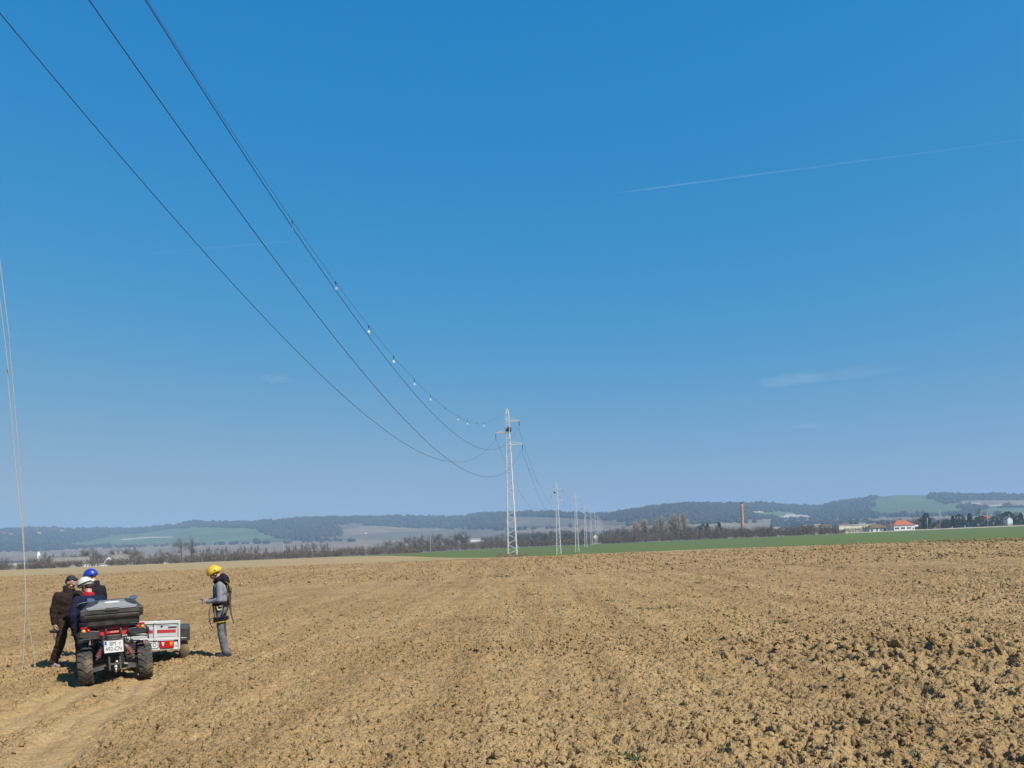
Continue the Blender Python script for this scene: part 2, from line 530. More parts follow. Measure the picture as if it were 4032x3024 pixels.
def scatter_clods(name, base, faces, n, y0, y1, smin, smax, power, sunk, lab, spot=None):
    shapes = clod_shapes(base, 24, 0.15 if len(base) > 20 else 0.24)
    t = rng.random(n)
    yy = y0 * (y1 / y0) ** t if y1 / y0 > 3 else np.sqrt(y0 ** 2 + t * (y1 ** 2 - y0 ** 2))
    uu = rng.uniform(-90, 1114, n)
    xx = yy * (uu - PX) / FPX
    if spot is not None:
        xx, yy = rng.normal(spot[0], spot[2], n), rng.normal(spot[1], spot[3], n)
    tm = track_mask(xx, yy)
    rz = rough_zone(xx, yy)
    den = fbm(xx * 1.1, yy * 1.1, 3, 300)
    ok = (rng.random(n) > tm * 1.15) & (rng.random(n) < 0.35 + 1.1 * den + 0.3 * rz)
    xx, yy, rz = xx[ok], yy[ok], rz[ok]
    k = len(xx)
    s = smin * (1 - rng.random(k) * (1 - (smin / smax) ** power)) ** (-1 / power)
    s = s * (0.85 + 0.55 * rz)
    q = rng.normal(size=(k, 4)); q /= np.linalg.norm(q, axis=1)[:, None]
    w, x, y, z = q.T
    Rm = np.stack([1 - 2 * (y * y + z * z), 2 * (x * y - z * w), 2 * (x * z + y * w), 2 * (x * y + z * w), 1 - 2 * (x * x + z * z), 2 * (y * z - x * w),
                   2 * (x * z - y * w), 2 * (y * z + x * w), 1 - 2 * (x * x + y * y)], -1).reshape(k, 3, 3)
    sh = shapes[rng.integers(0, len(shapes), k)] * np.stack([s * rng.uniform(0.8, 1.7, k), s * rng.uniform(0.6, 1.1, k), s * rng.uniform(0.4, 0.8, k)], -1)[:, None, :]
    V = np.einsum('kij,kvj->kvi', Rm, sh)
    V += np.stack([xx, yy, land(xx, yy) + soil(xx, yy) + s * sunk], -1)[:, None, :]
    nv = len(base)
    F = (faces[None] + (np.arange(k) * nv)[:, None, None]).reshape(-1, 3)
    o = mesh_obj(name, np_mesh(name, V.reshape(-1, 3), F), M_SOIL)
    tag(o, lab, 'soil clods', kind='stuff')
    return o
scatter_clods('soil_clods', I2V, I2F, 19000, 5.2, 16, 0.011, 0.055, 1.5, 0.0, 'tan clods of dry soil over the near ploughing')
scatter_clods('distant_clods', ico_v, ico_f, 26000, 44, 94, 0.05, 0.17, 2.0, 0.12, 'tan clods of dry soil towards the far edge of the ploughing')
scatter_clods('earth_slabs', I2V, I2F, 260, 9, 16, 0.05, 0.13, 1.6, 0.02, 'larger tan slabs of turned earth in the right foreground', (6.2, 12.1, 1.7, 1.1))
scatter_clods('soil_crumbs', ico_v, ico_f, 42000, 13, 48, 0.018, 0.07, 1.7, 0.0, 'tan clods of dry soil over the farther ploughing')

us2 = np.concatenate([np.arange(-420, -30, 10.0), np.arange(-30, 1054, 3.0), np.arange(1054, 1450, 10.0)])
def band(a, b, n):
    t = np.linspace(0, 1, n)[:, None]
    return a[None, :] + (b - a)[None, :] * t
ep2 = np.interp(us2, us, ep)
es2 = np.maximum(edge_stubble(us2), ep2)
eg2 = np.maximum(edge_green(us2), es2 + 0.5)
fan('stubble_field', us2, band(ep2 - 2, es2, 90), lambda x, y: land(x, y) + 0.02 + 0.05 * fbm(x * 0.5, y * 0.5, 3, 4) - 0.1 * (np.hypot(x, y) < 1), M_STUB, True)
M_VERGE = soil_material('dry_verge', (0.30, 0.25, 0.14), (0.20, 0.17, 0.09), (0.40, 0.33, 0.2), 4.0, 0.5, 0.1)
fan('verge', us2, band(eg2 - 0.5, eg2 + 22, 8), lambda x, y: land(x, y) + 0.03 + 0.1 * fbm(x * 0.4, y * 0.4, 3, 24), M_VERGE, True)
fan('wheat_field', us2, band(es2 - 0.5, eg2, 110), lambda x, y: land(x, y) - 0.0 + 0.06 * fbm(x * 0.4, y * 0.4, 3, 14), M_GREEN, True)

# the plain: one great sheet out to the horizon, a little under the fields
ang = np.linspace(-math.pi, math.pi, 361)
rr = np.sort(np.concatenate([[0.5], np.geomspace(3, 9000, 90), np.arange(302, 760, 7.0)]))
A, Q = np.meshgrid(ang, rr)
PXs, PYs = np.sin(A) * Q, np.cos(A) * Q
edge_here = np.interp(PX + FPX * np.tan(np.clip(A, -1.2, 1.2)), us2, eg2)
sink = 0.35 * np.where((PYs < edge_here + 16) & (np.abs(A) < 1.2), 1.0, 0.0) + np.where(np.abs(A) >= 1.2, 0.35 * (Q < 80), 0)
PZ = land(PXs, PYs) - sink - 0.02
idx = np.arange(PXs.size).reshape(PXs.shape)
Fp = np.stack([idx[:-1, :-1], idx[:-1, 1:], idx[1:, 1:], idx[1:, :-1]], -1).reshape(-1, 4)
pl = mesh_obj('plain', np_mesh('plain', np.stack([PXs, PYs, PZ], -1).reshape(-1, 3), Fp, True), M_PLAIN)
pl['kind'] = 'structure'

# ---------------------------------------------------------------- hills
S4 = 3.9375
RIDGE = [(-1200, 2100), (-400, 2092), (0, 2088), (81, 2081), (172, 2080.5), (289, 2086), (420, 2083.6), (511, 2086), (588, 2081), (678, 2072), (759, 2055), (814, 2057),
         (922, 2061), (1000, 2059), (1203, 2046), (1353, 2042), (1497, 2042), (1655, 2042), (1768, 2044), (1836, 2040), (1904, 2028), (1994, 2025), (2090, 2024), (2194, 2022),
         (2289, 2030), (2344, 2032), (2407, 2028), (2475, 2015), (2565, 2001), (2655, 1990), (2710, 1987), (2723, 1987), (2859, 1983), (3000, 1987), (3070, 1993), (3177, 2000),
         (3243, 2001), (3280, 1987), (3336, 1978), (3401, 1969), (3467, 1957), (3481, 1956), (3537, 1950), (3649, 1949), (3737, 1946), (3770, 1951), (3910, 1950), (4032, 1956),
         (4400, 1985), (5200, 2040)]
ridge_u = np.array([p[0] for p in RIDGE]) / S4
ridge_v = np.array([p[1] for p in RIDGE]) / S4
def z5(*p): return [((x / 2.212) / S4, (2000 + y / 2.212) / S4) for x, y in p]
def z6(*p): return [((1000 + x / 2.212) / S4, (1950 + y / 2.212) / S4) for x, y in p]
def z7(*p): return [((2000 + x / 2.212) / S4, (1950 + y / 2.212) / S4) for x, y in p]
def z8(*p): return [((3000 + x / 2.143) / S4, (1900 + y / 2.143) / S4) for x, y in p]
# land cover drawn on the slopes: class 1 green crop, 2 brown tilled, 3 pale, 4 dull vineyard
COVER = [
    (2, z5((-900, 420), (-900, 380), (200, 372), (700, 350), (1300, 326), (2212, 304)) + z6((650, 396), (1100, 388), (1900, 380), (2212, 375), (2212, 460)) + z5((2212, 460), (-900, 470))),
    (2, z7((60, 300), (420, 275), (700, 262), (1100, 258), (1700, 240), (2300, 230), (2300, 330), (60, 330))),
    (2, z8((-200, 300), (400, 310), (1300, 280), (2600, 250), (2600, 330), (-200, 330))),
    (1, z5((620, 326), (640, 300), (800, 270), (1000, 235), (1300, 205), (1500, 172), (1700, 160), (1900, 163), (2040, 165), (2212, 178)) + z6((0, 285), (130, 340), (250, 372), (420, 392), (300, 403), (0, 407)) + z5((2212, 302), (1700, 310), (1300, 320), (900, 325))),
    (3, z5((1050, 272), (1250, 254), (1500, 250), (1500, 256), (1250, 261), (1060, 279))),
    (3, z5((640, 192), (930, 197), (930, 207), (650, 198))), (3, z5((622, 300), (632, 296), (634, 326), (622, 326))),
    (1, z5((390, 345), (420, 326), (520, 322), (470, 342))),
    (4, z6((690, 250), (770, 292), (765, 345), (500, 352), (380, 372), (850, 388), (1050, 392), (1500, 384), (2212, 370), (2212, 298), (1900, 292), (1500, 280), (1100, 262), (830, 250))),
    (2, z6((775, 300), (780, 345), (850, 345), (1200, 320), (1700, 300), (1300, 282), (1000, 268), (850, 285))),
    (4, z7((-20, 175), (420, 182), (800, 205), (1090, 225), (1000, 258), (500, 266), (-20, 300))),
    (1, z8((-60, 245), (260, 240), (260, 285), (100, 290), (-60, 275))), (3, z8((105, 290), (190, 285), (200, 264), (300, 264), (420, 280), (410, 298), (250, 302))),
    (3, z7((2115, 148), (2150, 136), (2190, 128), (2230, 138), (2235, 150))),
    (1, z8((900, 155), (1030, 112), (1150, 100), (1390, 95), (1390, 125), (1450, 135), (1550, 172), (1610, 175), (1640, 205), (1750, 240), (1500, 262), (950, 264), (900, 225), (960, 190))),
    (2, z8((1610, 180), (1700, 140), (2600, 135), (2600, 195), (2212, 195), (2050, 180), (1920, 202), (1700, 190), (1650, 200))),
    (3, z8((1690, 165), (1840, 165), (1845, 186), (1700, 188))), (3, z8((1930, 190), (2040, 180), (2030, 196), (1925, 200))),
    (1, z8((1950, 210), (2212, 198), (2600, 200), (2600, 250), (2000, 262), (1760, 250))),
]
def inside(U, V, poly):
    r = np.zeros(U.shape, bool)
    n = len(poly)
    for i in range(n):
        x1, y1 = poly[i]
        x2, y2 = poly[(i + 1) % n]
        c = (y1 > V) != (y2 > V)
        r ^= c & (U < (x2 - x1) * (V - y1) / ((y2 - y1) if y2 != y1 else 1e-9) + x1)
    return r
def cover(U, V):
    k = np.zeros(U.shape, int)
    for c, poly in COVER:
        k[inside(U, V, poly)] = c
    return k
R0 = 1300.0
def ridge_r(u):
    return 3200 + 500 * np.sin(u * 0.006 + 1.0) + 250 * np.sin(u * 0.017)
def hill_e(u, t):
    """elevation above the horizon, in picture pixels, at fraction t of the way to the ridge"""
    e1 = hor(u) - np.interp(u, ridge_u, ridge_v)
    g = 0.62 * t + 0.38 * t * t
    return 1.5 + (e1 - 1.5) * g
hu = np.arange(-330, 1360, 1.5)
ht = np.concatenate([np.linspace(0, 1, 130), [1.1, 1.25, 1.6]])
U, T = np.meshgrid(hu, ht)
rad = R0 + (ridge_r(U) - R0) * T
E = hill_e(U, np.minimum(T, 1.0))
back = np.clip(T - 1, 0, 1)
ZH = CAM_H + rad * E / FPX - back * 220
txh = (U - PX) / FPX
yh = rad / np.sqrt(1 + txh ** 2)
ZH = CAM_H + yh * E / FPX - back * 220
xh = yh * txh
bumps = (fbm(xh / 60, yh / 60, 3, 200) - 0.5) * 5 + (fbm(xh / 400, yh / 400, 2, 210) - 0.5) * 10
cl = cover(*project(xh, yh, ZH))
ZH = ZH + np.where(cl == 0, bumps + 3.0 * fbm(xh / 9, yh / 9, 2, 215), (fbm(xh / 400, yh / 400, 2, 210) - 0.5) * 4) * np.clip(T * 4, 0, 1)
idx = np.arange(U.size).reshape(U.shape)
Fh = np.stack([idx[:-1, :-1], idx[:-1, 1:], idx[1:, 1:], idx[1:, :-1]], -1).reshape(-1, 4)
hill_me = np_mesh('hills', np.stack([xh, yh, ZH], -1).reshape(-1, 3), Fh, True)
HC = np.array([(0.050, 0.042, 0.040), (0.098, 0.130, 0.068), (0.22, 0.165, 0.12), (0.46, 0.40, 0.30), (0.14, 0.115, 0.085)])
ca = hill_me.color_attributes.new('land_cover', 'FLOAT_COLOR', 'POINT')
cc = np.ones((U.size, 4), np.float32)
jit = (0.62 + 0.45 * fbm(xh / 120, yh / 120, 3, 220) + 0.45 * fbm((xh * 0.8 + yh * 0.3) / 300, (yh * 0.9 - xh * 0.3) / 35, 3, 230)).reshape(-1, 1)
cc[:, :3] = HC[cl.ravel()] * jit * ALB
ca.data.foreach_set('color', cc.ravel())
m, nt, b, N, L = nodes_of('hill_land')
at = N.new('ShaderNodeAttribute'); at.attribute_name = 'land_cover'
nz = N.new('ShaderNodeTexNoise'); nz.inputs['Scale'].default_value = 0.03; nz.inputs['Detail'].default_value = 6
tcn = N.new('ShaderNodeTexCoord'); L.new(tcn.outputs['Object'], nz.inputs['Vector'])
mr = N.new('ShaderNodeMapRange'); mr.inputs[1].default_value = .3; mr.inputs[2].default_value = .7; mr.inputs[3].default_value = .75; mr.inputs[4].default_value = 1.25
L.new(nz.outputs[0], mr.inputs[0])
mx = N.new('ShaderNodeMix'); mx.data_type = 'RGBA'; mx.blend_type = 'MULTIPLY'; mx.inputs[0].default_value = 1
L.new(at.outputs['Color'], mx.inputs[6]); L.new(mr.outputs[0], mx.inputs[7]); L.new(mx.outputs[2], b.inputs['Base Color'])
b.inputs['Roughness'].default_value = 1.0; b.inputs['Specular IOR Level'].default_value = 0.05
hills = mesh_obj('hills', hill_me, m)
hills['kind'] = 'structure'

# woods on the hills: low crowns scattered where the slope carries forest
ico_v = np.array([(0, 0, 1)] + [(0.894 * math.cos(R(72 * i)), 0.894 * math.sin(R(72 * i)), 0.447) for i in range(5)]
                 + [(0.894 * math.cos(R(72 * i + 36)), 0.894 * math.sin(R(72 * i + 36)), -0.447) for i in range(5)] + [(0, 0, -1)])
ico_f = np.array([(0, 1 + i, 1 + (i + 1) % 5) for i in range(5)] + [(1 + i, 6 + i, 1 + (i + 1) % 5) for i in range(5)]
                 + [(1 + (i + 1) % 5, 6 + i, 6 + (i + 1) % 5) for i in range(5)] + [(11, 6 + (i + 1) % 5, 6 + i) for i in range(5)])
n_c = 26000
cu = rng.uniform(-80, 1110, n_c)
ctt = np.where(rng.random(n_c) < 0.45, rng.uniform(0.9, 1.0, n_c), rng.uniform(0.0, 1.0, n_c) ** 0.6)
crad = R0 + (ridge_r(cu) - R0) * ctt
ctx = (cu - PX) / FPX
cyy = crad / np.sqrt(1 + ctx ** 2)
cxx = cyy * ctx
cz = CAM_H + cyy * hill_e(cu, ctt) / FPX
ck = cover(*project(cxx, cyy, cz + 4))
keep = (ck == 0) & (ctt > np.where(cu > 600, 0.12, 0.36)) & ~((cu > 172) & (cu < 234) & (ctt > 0.97) & (rng.random(n_c) < 0.8)) & ~((cu > 688) & (cu < 760) & (ctt > 0.97) & (rng.random(n_c) < .7)) \
       & ~((cu > 878) & (cu < 930) & (ctt > 0.9))
cxx, cyy, cz = cxx[keep], cyy[keep], cz[keep]
cz = cz + (fbm(cxx / 60, cyy / 60, 3, 200) - 0.5) * 5 + (fbm(cxx / 400, cyy / 400, 2, 210) - 0.5) * 10
k = len(cxx)
sr = rng.uniform(4, 8.5, k)
jitv = 1 + rng.uniform(-0.3, 0.3, (k, 12, 1))
Vc = ico_v[None] * jitv * np.stack([sr, sr, sr * rng.uniform(0.8, 1.3, k)], -1)[:, None, :] + np.stack([cxx, cyy, cz + sr * 0.5], -1)[:, None, :]
Fc = (ico_f[None] + (np.arange(k) * 12)[:, None, None]).reshape(-1, 3)
M_WOOD = mat('hill_woods', (0.046, 0.039, 0.037), 1.0, 0.35, 0.02, spec=0.05)
wd = mesh_obj('hillside_woods', np_mesh('hillside_woods', Vc.reshape(-1, 3), Fc), M_WOOD)
tag(wd, 'bare grey woods covering the far hills', 'woods', kind='stuff')

# ---------------------------------------------------------------- haze
def box_mesh(name, x0, x1, y0, y1, z0, z1):
    V = [(x, y, z) for z in (z0, z1) for y in (y0, y1) for x in (x0, x1)]
    F = [(0, 2, 3, 1), (4, 5, 7, 6), (0, 1, 5, 4), (2, 6, 7, 3), (0, 4, 6, 2), (1, 3, 7, 5)]
    return np_mesh(name, V, F)
hm = bpy.data.materials.new('haze')
hm.use_nodes = True
hn = hm.node_tree
for n in list(hn.nodes):
    hn.nodes.remove(n)
ho = hn.nodes.new('ShaderNodeOutputMaterial')
hv = hn.nodes.new('ShaderNodeVolumePrincipled')
hv.inputs['Color'].default_value = (0.40, 0.62, 0.86, 1)
hv.inputs['Density'].default_value = 0.00020
hv.inputs['Anisotropy'].default_value = 0.0
hn.links.new(hv.outputs[0], ho.inputs['Volume'])
haze = mesh_obj('haze', box_mesh('haze', -9500, 9500, -9500, 9500, -6.0, 185.0), hm)
tag(haze, 'thin blue haze over the plain', 'haze', kind='stuff')

# ================================================================ mesh building
class MB:
    def __init__(s): s.v, s.f = [], []
    def add(s, V, F):
        n = len(s.v)
        s.v += [tuple(p) for p in V]
        s.f += [tuple(i + n for i in f) for f in F]
        return s
    def box(s, c, size, rot=None):
        hx, hy, hz = size[0] / 2, size[1] / 2, size[2] / 2
        P = [Vector((x, y, z)) for z in (-hz, hz) for y in (-hy, hy) for x in (-hx, hx)]
        if rot is not None: P = [rot @ p for p in P]
        c = Vector(c)
        return s.add([p + c for p in P], [(0, 2, 3, 1), (4, 5, 7, 6), (0, 1, 5, 4), (2, 6, 7, 3), (0, 4, 6, 2), (1, 3, 7, 5)])
    def beam(s, p, q, w, h=None):
        p, q = Vector(p), Vector(q)
        d = q - p
        rot = d.to_track_quat('X', 'Z').to_matrix()
        return s.box((p + q) / 2, (d.length, w, h or w), rot)
    def tube(s, path, r, n=8, cap=True):
        path = [Vector(p) for p in path]
        k = len(path)
        rs = r if isinstance(r, (list, tuple)) else [r] * k
        V, F = [], []
        up = None
        for i, p in enumerate(path):
            d = (path[min(i + 1, k - 1)] - path[max(i - 1, 0)])
            d = d.normalized() if d.length > 1e-9 else Vector((0, 0, 1))
            if up is None:
                up = Vector((0, 0, 1)) if abs(d.z) < 0.9 else Vector((1, 0, 0))
            a = d.cross(up)
            a = a.normalized() if a.length > 1e-6 else Vector((1, 0, 0))
            b = a.cross(d).normalized()
            up = b
            for j in range(n):
                t = 2 * math.pi * j / n
                V.append(p + (a * math.cos(t) + b * math.sin(t)) * rs[i])
        for i in range(k - 1):
            for j in range(n):
                F.append((i * n + j, i * n + (j + 1) % n, (i + 1) * n + (j + 1) % n, (i + 1) * n + j))
        if cap:
            F.append(tuple(range(n))[::-1])
            F.append(tuple((k - 1) * n + j for j in range(n)))
        return s.add(V, F)
    def lathe(s, prof, n=20, c=(0, 0, 0), rot=None):
        """prof [(radius, z)], turned about local z"""
        V, F = [], []
        for r, z in prof:
            for j in range(n):
                t = 2 * math.pi * j / n
                V.append(Vector((r * math.cos(t), r * math.sin(t), z)))
        for i in range(len(prof) - 1):
            for j in range(n):
                F.append((i * n + j, i * n + (j + 1) % n, (i + 1) * n + (j + 1) % n, (i + 1) * n + j))
        F.append(tuple(range(n))[::-1])
        F.append(tuple((len(prof) - 1) * n + j for j in range(n)))
        if rot is not None: V = [rot @ v for v in V]
        c = Vector(c)
        return s.add([v + c for v in V], F)
    def ball(s, c, r, nu=14, nv=9, rot=None):
        r = (r, r, r) if not isinstance(r, (list, tuple)) else r
        V = [Vector((0, 0, -r[2]))]
        F = []
        for i in range(1, nv):
            a = -math.pi / 2 + math.pi * i / nv
            for j in range(nu):
                t = 2 * math.pi * j / nu
                V.append(Vector((r[0] * math.cos(a) * math.cos(t), r[1] * math.cos(a) * math.sin(t), r[2] * math.sin(a))))
        V.append(Vector((0, 0, r[2])))
        for j in range(nu):
            F.append((0, 1 + (j + 1) % nu, 1 + j))
            for i in range(nv - 2):
                F.append((1 + i * nu + j, 1 + i * nu + (j + 1) % nu, 1 + (i + 1) * nu + (j + 1) % nu, 1 + (i + 1) * nu + j))
            F.append((1 + (nv - 2) * nu + j, 1 + (nv - 2) * nu + (j + 1) % nu, len(V) - 1))
        if rot is not None: V = [rot @ v for v in V]
        c = Vector(c)
        return s.add([v + c for v in V], F)
    def prism(s, poly, y0, y1, axis='y'):
        """polygon in x,z pushed along y (or in x,y along z with axis z, or y,z along x)"""
        n = len(poly)
        def P(a, b, t): return {'y': (a, t, b), 'z': (a, b, t), 'x': (t, a, b)}[axis]
        V = [P(a, b, y0) for a, b in poly] + [P(a, b, y1) for a, b in poly]
        F = [tuple(range(n)), tuple(range(n, 2 * n))[::-1]] + [(i, i + n, (i + 1) % n + n, (i + 1) % n) for i in range(n)]
        return s.add(V, F)
    def mesh(s, name, smooth=False):
        me = bpy.data.meshes.new(name)
        me.from_pydata(s.v, [], s.f)
        me.update()
        import bmesh
        bm = bmesh.new(); bm.from_mesh(me)
        bmesh.ops.recalc_face_normals(bm, faces=bm.faces)
        bm.to_mesh(me); bm.free()
        if smooth:
            me.polygons.foreach_set('use_smooth', [True] * len(me.polygons))
        return me
    def build(s, name, m, parent=None, smooth=False):
        return mesh_obj(name, s.mesh(name, smooth), m, parent)

def bevel(o, w=0.01, seg=2):
    md = o.modifiers.new('bevel', 'BEVEL')
    md.width = w; md.segments = seg; md.limit_method = 'ANGLE'; md.angle_limit = R(40)
    return o

# ================================================================ common materials
M_GALV = mat('galvanised_steel', (0.70, 0.72, 0.73), 0.5, 0.10, 3.0, metal=0.15)
M_WIRE = mat('weathered_conductor', (0.055, 0.057, 0.06), 0.5, 0.1, 2.0, metal=0.3)
M_EWIRE = mat('earth_wire_steel', (0.11, 0.115, 0.12), 0.5, 0.1, 2.0, metal=0.3)
M_INS = mat('dark_insulator', (0.035, 0.028, 0.03), 0.35, 0.1, 5.0)
M_NEST = mat('nest_twigs', (0.11, 0.075, 0.045), 0.95, 0.35, 6.0)
M_WPLATE = mat('diverter_plate', (0.66, 0.66, 0.63), 0.4, 0.08, 5.0)
M_BLACK = mat('black_plastic', (0.018, 0.018, 0.02), 0.5, 0.2, 20.0)
M_ROPE = mat('pale_rope', (0.54, 0.49, 0.40), 0.9, 0.2, 30.0, bump=0.5, bscale=120)
M_CONC = mat('concrete', (0.42, 0.40, 0.36), 0.9, 0.15, 2.0)
M_WALLW = mat('white_render', (0.88, 0.88, 0.86), 0.9, 0.06, 0.6, dirt=(0.6, 0.57, 0.52), dirt_amt=0.25, dirt_scale=0.7)
M_WALLC = mat('cream_render', (0.85, 0.79, 0.60), 0.9, 0.1, 0.5, dirt=(0.45, 0.40, 0.3), dirt_amt=0.4, dirt_scale=0.6)
M_WALLG = mat('grey_render', (0.36, 0.34, 0.31), 0.9, 0.15, 0.6)
M_WALLP = mat('pink_render', (0.52, 0.33, 0.24), 0.9, 0.15, 0.6)
M_ROOFO = mat('orange_tiles', (0.43, 0.125, 0.06), 0.85, 0.2, 1.2)
M_ROOFB = mat('brown_tiles', (0.17, 0.095, 0.05), 0.9, 0.3, 1.0, dirt=(0.12, 0.11, 0.05), dirt_amt=0.6, dirt_scale=0.6)
M_ROOFG = mat('grey_tiles', (0.22, 0.205, 0.175), 0.9, 0.25, 0.8, dirt=(0.14, 0.13, 0.10), dirt_amt=0.5, dirt_scale=0.5)
M_ROOFW = mat('pale_sheet_roof', (0.62, 0.65, 0.67), 0.5, 0.1, 0.4)
M_BRICK = mat('chimney_brick', (0.60, 0.30, 0.165), 0.95, 0.25, 0.9, dirt=(0.5, 0.36, 0.27), dirt_amt=0.5, dirt_scale=0.5)
M_SOOT = mat('sooty_brick', (0.09, 0.05, 0.04), 0.95, 0.2, 1.0)
M_GLASS = mat('window_glass', (0.03, 0.035, 0.045), 0.12, 0.1, 2.0)
M_IRON = mat('dark_iron', (0.09, 0.06, 0.05), 0.7, 0.2, 4.0)
M_POLE = mat('concrete_pole', (0.50, 0.47, 0.41), 0.9, 0.1, 2.0)
M_TWIG = mat('grey_brown_twigs', (0.195, 0.165, 0.138), 1.0, 0.3, 0.5, spec=0.05)
M_TWIGD = mat('brown_twigs', (0.180, 0.143, 0.112), 1.0, 0.3, 0.5, spec=0.05)
M_TWIGP = mat('pale_poplar_twigs', (0.46, 0.385, 0.29), 1.0, 0.2, 0.5, spec=0.05)
M_BARK = mat('bark', (0.14, 0.112, 0.09), 1.0, 0.25, 2.0, spec=0.05)
M_BARKP = mat('pale_bark', (0.34, 0.31, 0.26), 1.0, 0.2, 2.0, spec=0.05)
M_FIR = mat('evergreen_needles', (0.085, 0.100, 0.072), 1.0, 0.35, 0.6, spec=0.05)

# ================================================================ pylons
PH = 20.0
LEVELS_P = {'upper': (18.30, 1.60, 1), 'left': (16.75, -1.68, -1), 'lower': (15.10, 1.95, 1)}   # arm height, tip, side
def half_w(z):
    return float(np.interp(z, [0, 12.0, 18.3, 19.6, 20.0], [0.60, 0.33, 0.205, 0.175, 0.09]))
def pylon_meshes():
    out = {'leg': [], 'bracing': []}
    cor = [(-1, -1), (1, -1), (1, 1), (-1, 1)]
    zs_leg = [0, 4, 8, 12, 15, 18.3, 19.6, 20.0]
    for sx, sy in cor:
        m = MB()
        for a, b in zip(zs_leg[:-1], zs_leg[1:]):
            p = (sx * half_w(a), sy * half_w(a), a - (0.3 if a == 0 else 0)); q = (sx * half_w(b), sy * half_w(b), b)
            t = 0.056 if a < 15 else 0.043
            P, Q = Vector(p), Vector(q)
            # angle section: two flats
            m.beam(P - Vector((sx * t, 0, 0)), Q - Vector((sx * t, 0, 0)), 0.012, 0.012) if False else None
            m.box((P + Q) / 2 - Vector((sx * t * 0.9, 0, 0)), (t * 1.9, 0.012, (Q - P).length), None) if False else None
            m.beam(P, Q, t * 1.7, t * 1.7)
        out['leg'].append(m.mesh('leg'))
    zs = [0.0]
    while zs[-1] < 19.4:
        zs.append(zs[-1] + max(0.42, half_w(zs[-1]) * 1.25))
    zs[-1] = min(zs[-1], 19.6)
    for fi in range(4):
        a, b = cor[fi], cor[(fi + 1) % 4]
        m = MB()
        for i, (z0, z1) in enumerate(zip(zs[:-1], zs[1:])):
            A, B = (a, b) if (i + fi + (fi > 1)) % 2 == 0 else (b, a)
            m.beam((A[0] * half_w(z0), A[1] * half_w(z0), z0 + 0.05), (B[0] * half_w(z1), B[1] * half_w(z1), z1 - 0.05), 0.07, 0.055)
        for z in (16.75, 18.3, 15.1, 19.55):
            m.beam((a[0] * half_w(z), a[1] * half_w(z), z), (b[0] * half_w(z), b[1] * half_w(z), z), 0.045, 0.045)
        out['bracing'].append(m.mesh('bracing'))
    arms = {}
    for k, (z, tip, s) in LEVELS_P.items():
        hw = half_w(z)
        m = MB()
        for sy in (-1, 1):
            m.beam((-s * hw, sy * hw, z), (tip, sy * 0.05, z), 0.07, 0.11)
        for t in (0.45, 0.75):
            xx = s * hw + (tip - s * hw) * t
            m.beam((xx, -hw * (1 - t), z), (xx, hw * (1 - t), z), 0.04, 0.04)
        m.box((tip, 0, z), (0.10, 0.16, 0.13))
        t2 = MB()
        for sy in (-1, 1):
            t2.beam((s * half_w(z + 0.42), sy * half_w(z + 0.42), z + 0.42), (tip, sy * 0.04, z + 0.06), 0.03, 0.03)
        i2 = MB()
        prof = [(0.02, 0.0)]
        for j in range(8):
            zz = -0.06 - j * 0.07
            prof += [(0.025, zz), (0.075, zz - 0.02), (0.025, zz - 0.045)]
        prof += [(0.03, -0.66), (0.03, -0.72)]
        i2.lathe(prof, 10, (tip, 0, z - 0.05))
        arms[k] = (m.mesh('crossarm'), t2.mesh('tie_rod'), i2.mesh('insulator', True))
    return out, arms
PYM, PYA = pylon_meshes()
PYLONS = []     # (x, y, base z, angle)
def add_pylon(x, y, z, rz, label, group='lattice pylons of the power line', simple=False):
    t = empty('lattice_pylon', (x, y, z), rz, label, 'pylon', group)
    for me in PYM['leg']: mesh_obj('leg', me, M_GALV, t)
    for me in PYM['bracing']: mesh_obj('bracing', me, M_GALV, t)
    for k in ('upper', 'left', 'lower'):
        c, r, i = PYA[k]
        ar = mesh_obj('crossarm', c, M_GALV, t)
        mesh_obj('tie_rod', r, M_GALV, ar)
        mesh_obj('insulator', i, M_INS, ar)
    PYLONS.append((x, y, z, rz))
    return t
def uvd(u, v, d):
    a, b = ray(u, v)
    return a * d, d
PSPEC = [(None, -10.25, 8.0, -0.35, R(-6), 'tall lattice pylon standing just beyond the workers, outside the view'),
         (1, 0.05, 106.0, 0.95, R(-5), 'nearest white lattice pylon with a dark nest between its arms'),
         (2, None, 216, None, R(-9), 'second white lattice pylon, a dark bird on its short arm'),
         (3, None, 262, None, R(-9), 'third white lattice pylon, fully in the green field'),
         (4, None, 366, None, R(-9), 'fourth white lattice pylon, at the far edge of the green field'),
         (5, None, 455, None, R(-9), 'fifth white lattice pylon, just left of the brown scrub'),
         (6, None, 505, None, R(-9), 'thin far lattice pylon beside the small white substation building'),
         (7, None, 550, None, R(-9), 'thin far lattice pylon, seventh of the line'),
         (8, None, 600, None, R(-9), 'thin far lattice pylon above the substation roof, eighth of the line'),
         (9, None, 690, None, R(-9), 'farthest thin pylon, rising over the scrub')]
PU = {2: (559.0, 555), 3: (577.3, 552.6), 4: (585.9, 544.3), 5: (591.6, 543.5), 6: (596.0, 542), 7: (598.5, 541), 8: (600.5, 540), 9: (602.5, 539)}
for n_, px, d_, pz, rz, lab in PSPEC:
    if n_ in PU:
        x, y = uvd(*PU[n_], d_)
        z = float(land(x, y)) - 0.05
    else:
        x, y, z = px, d_, pz
    add_pylon(x, y, z, rz, lab)
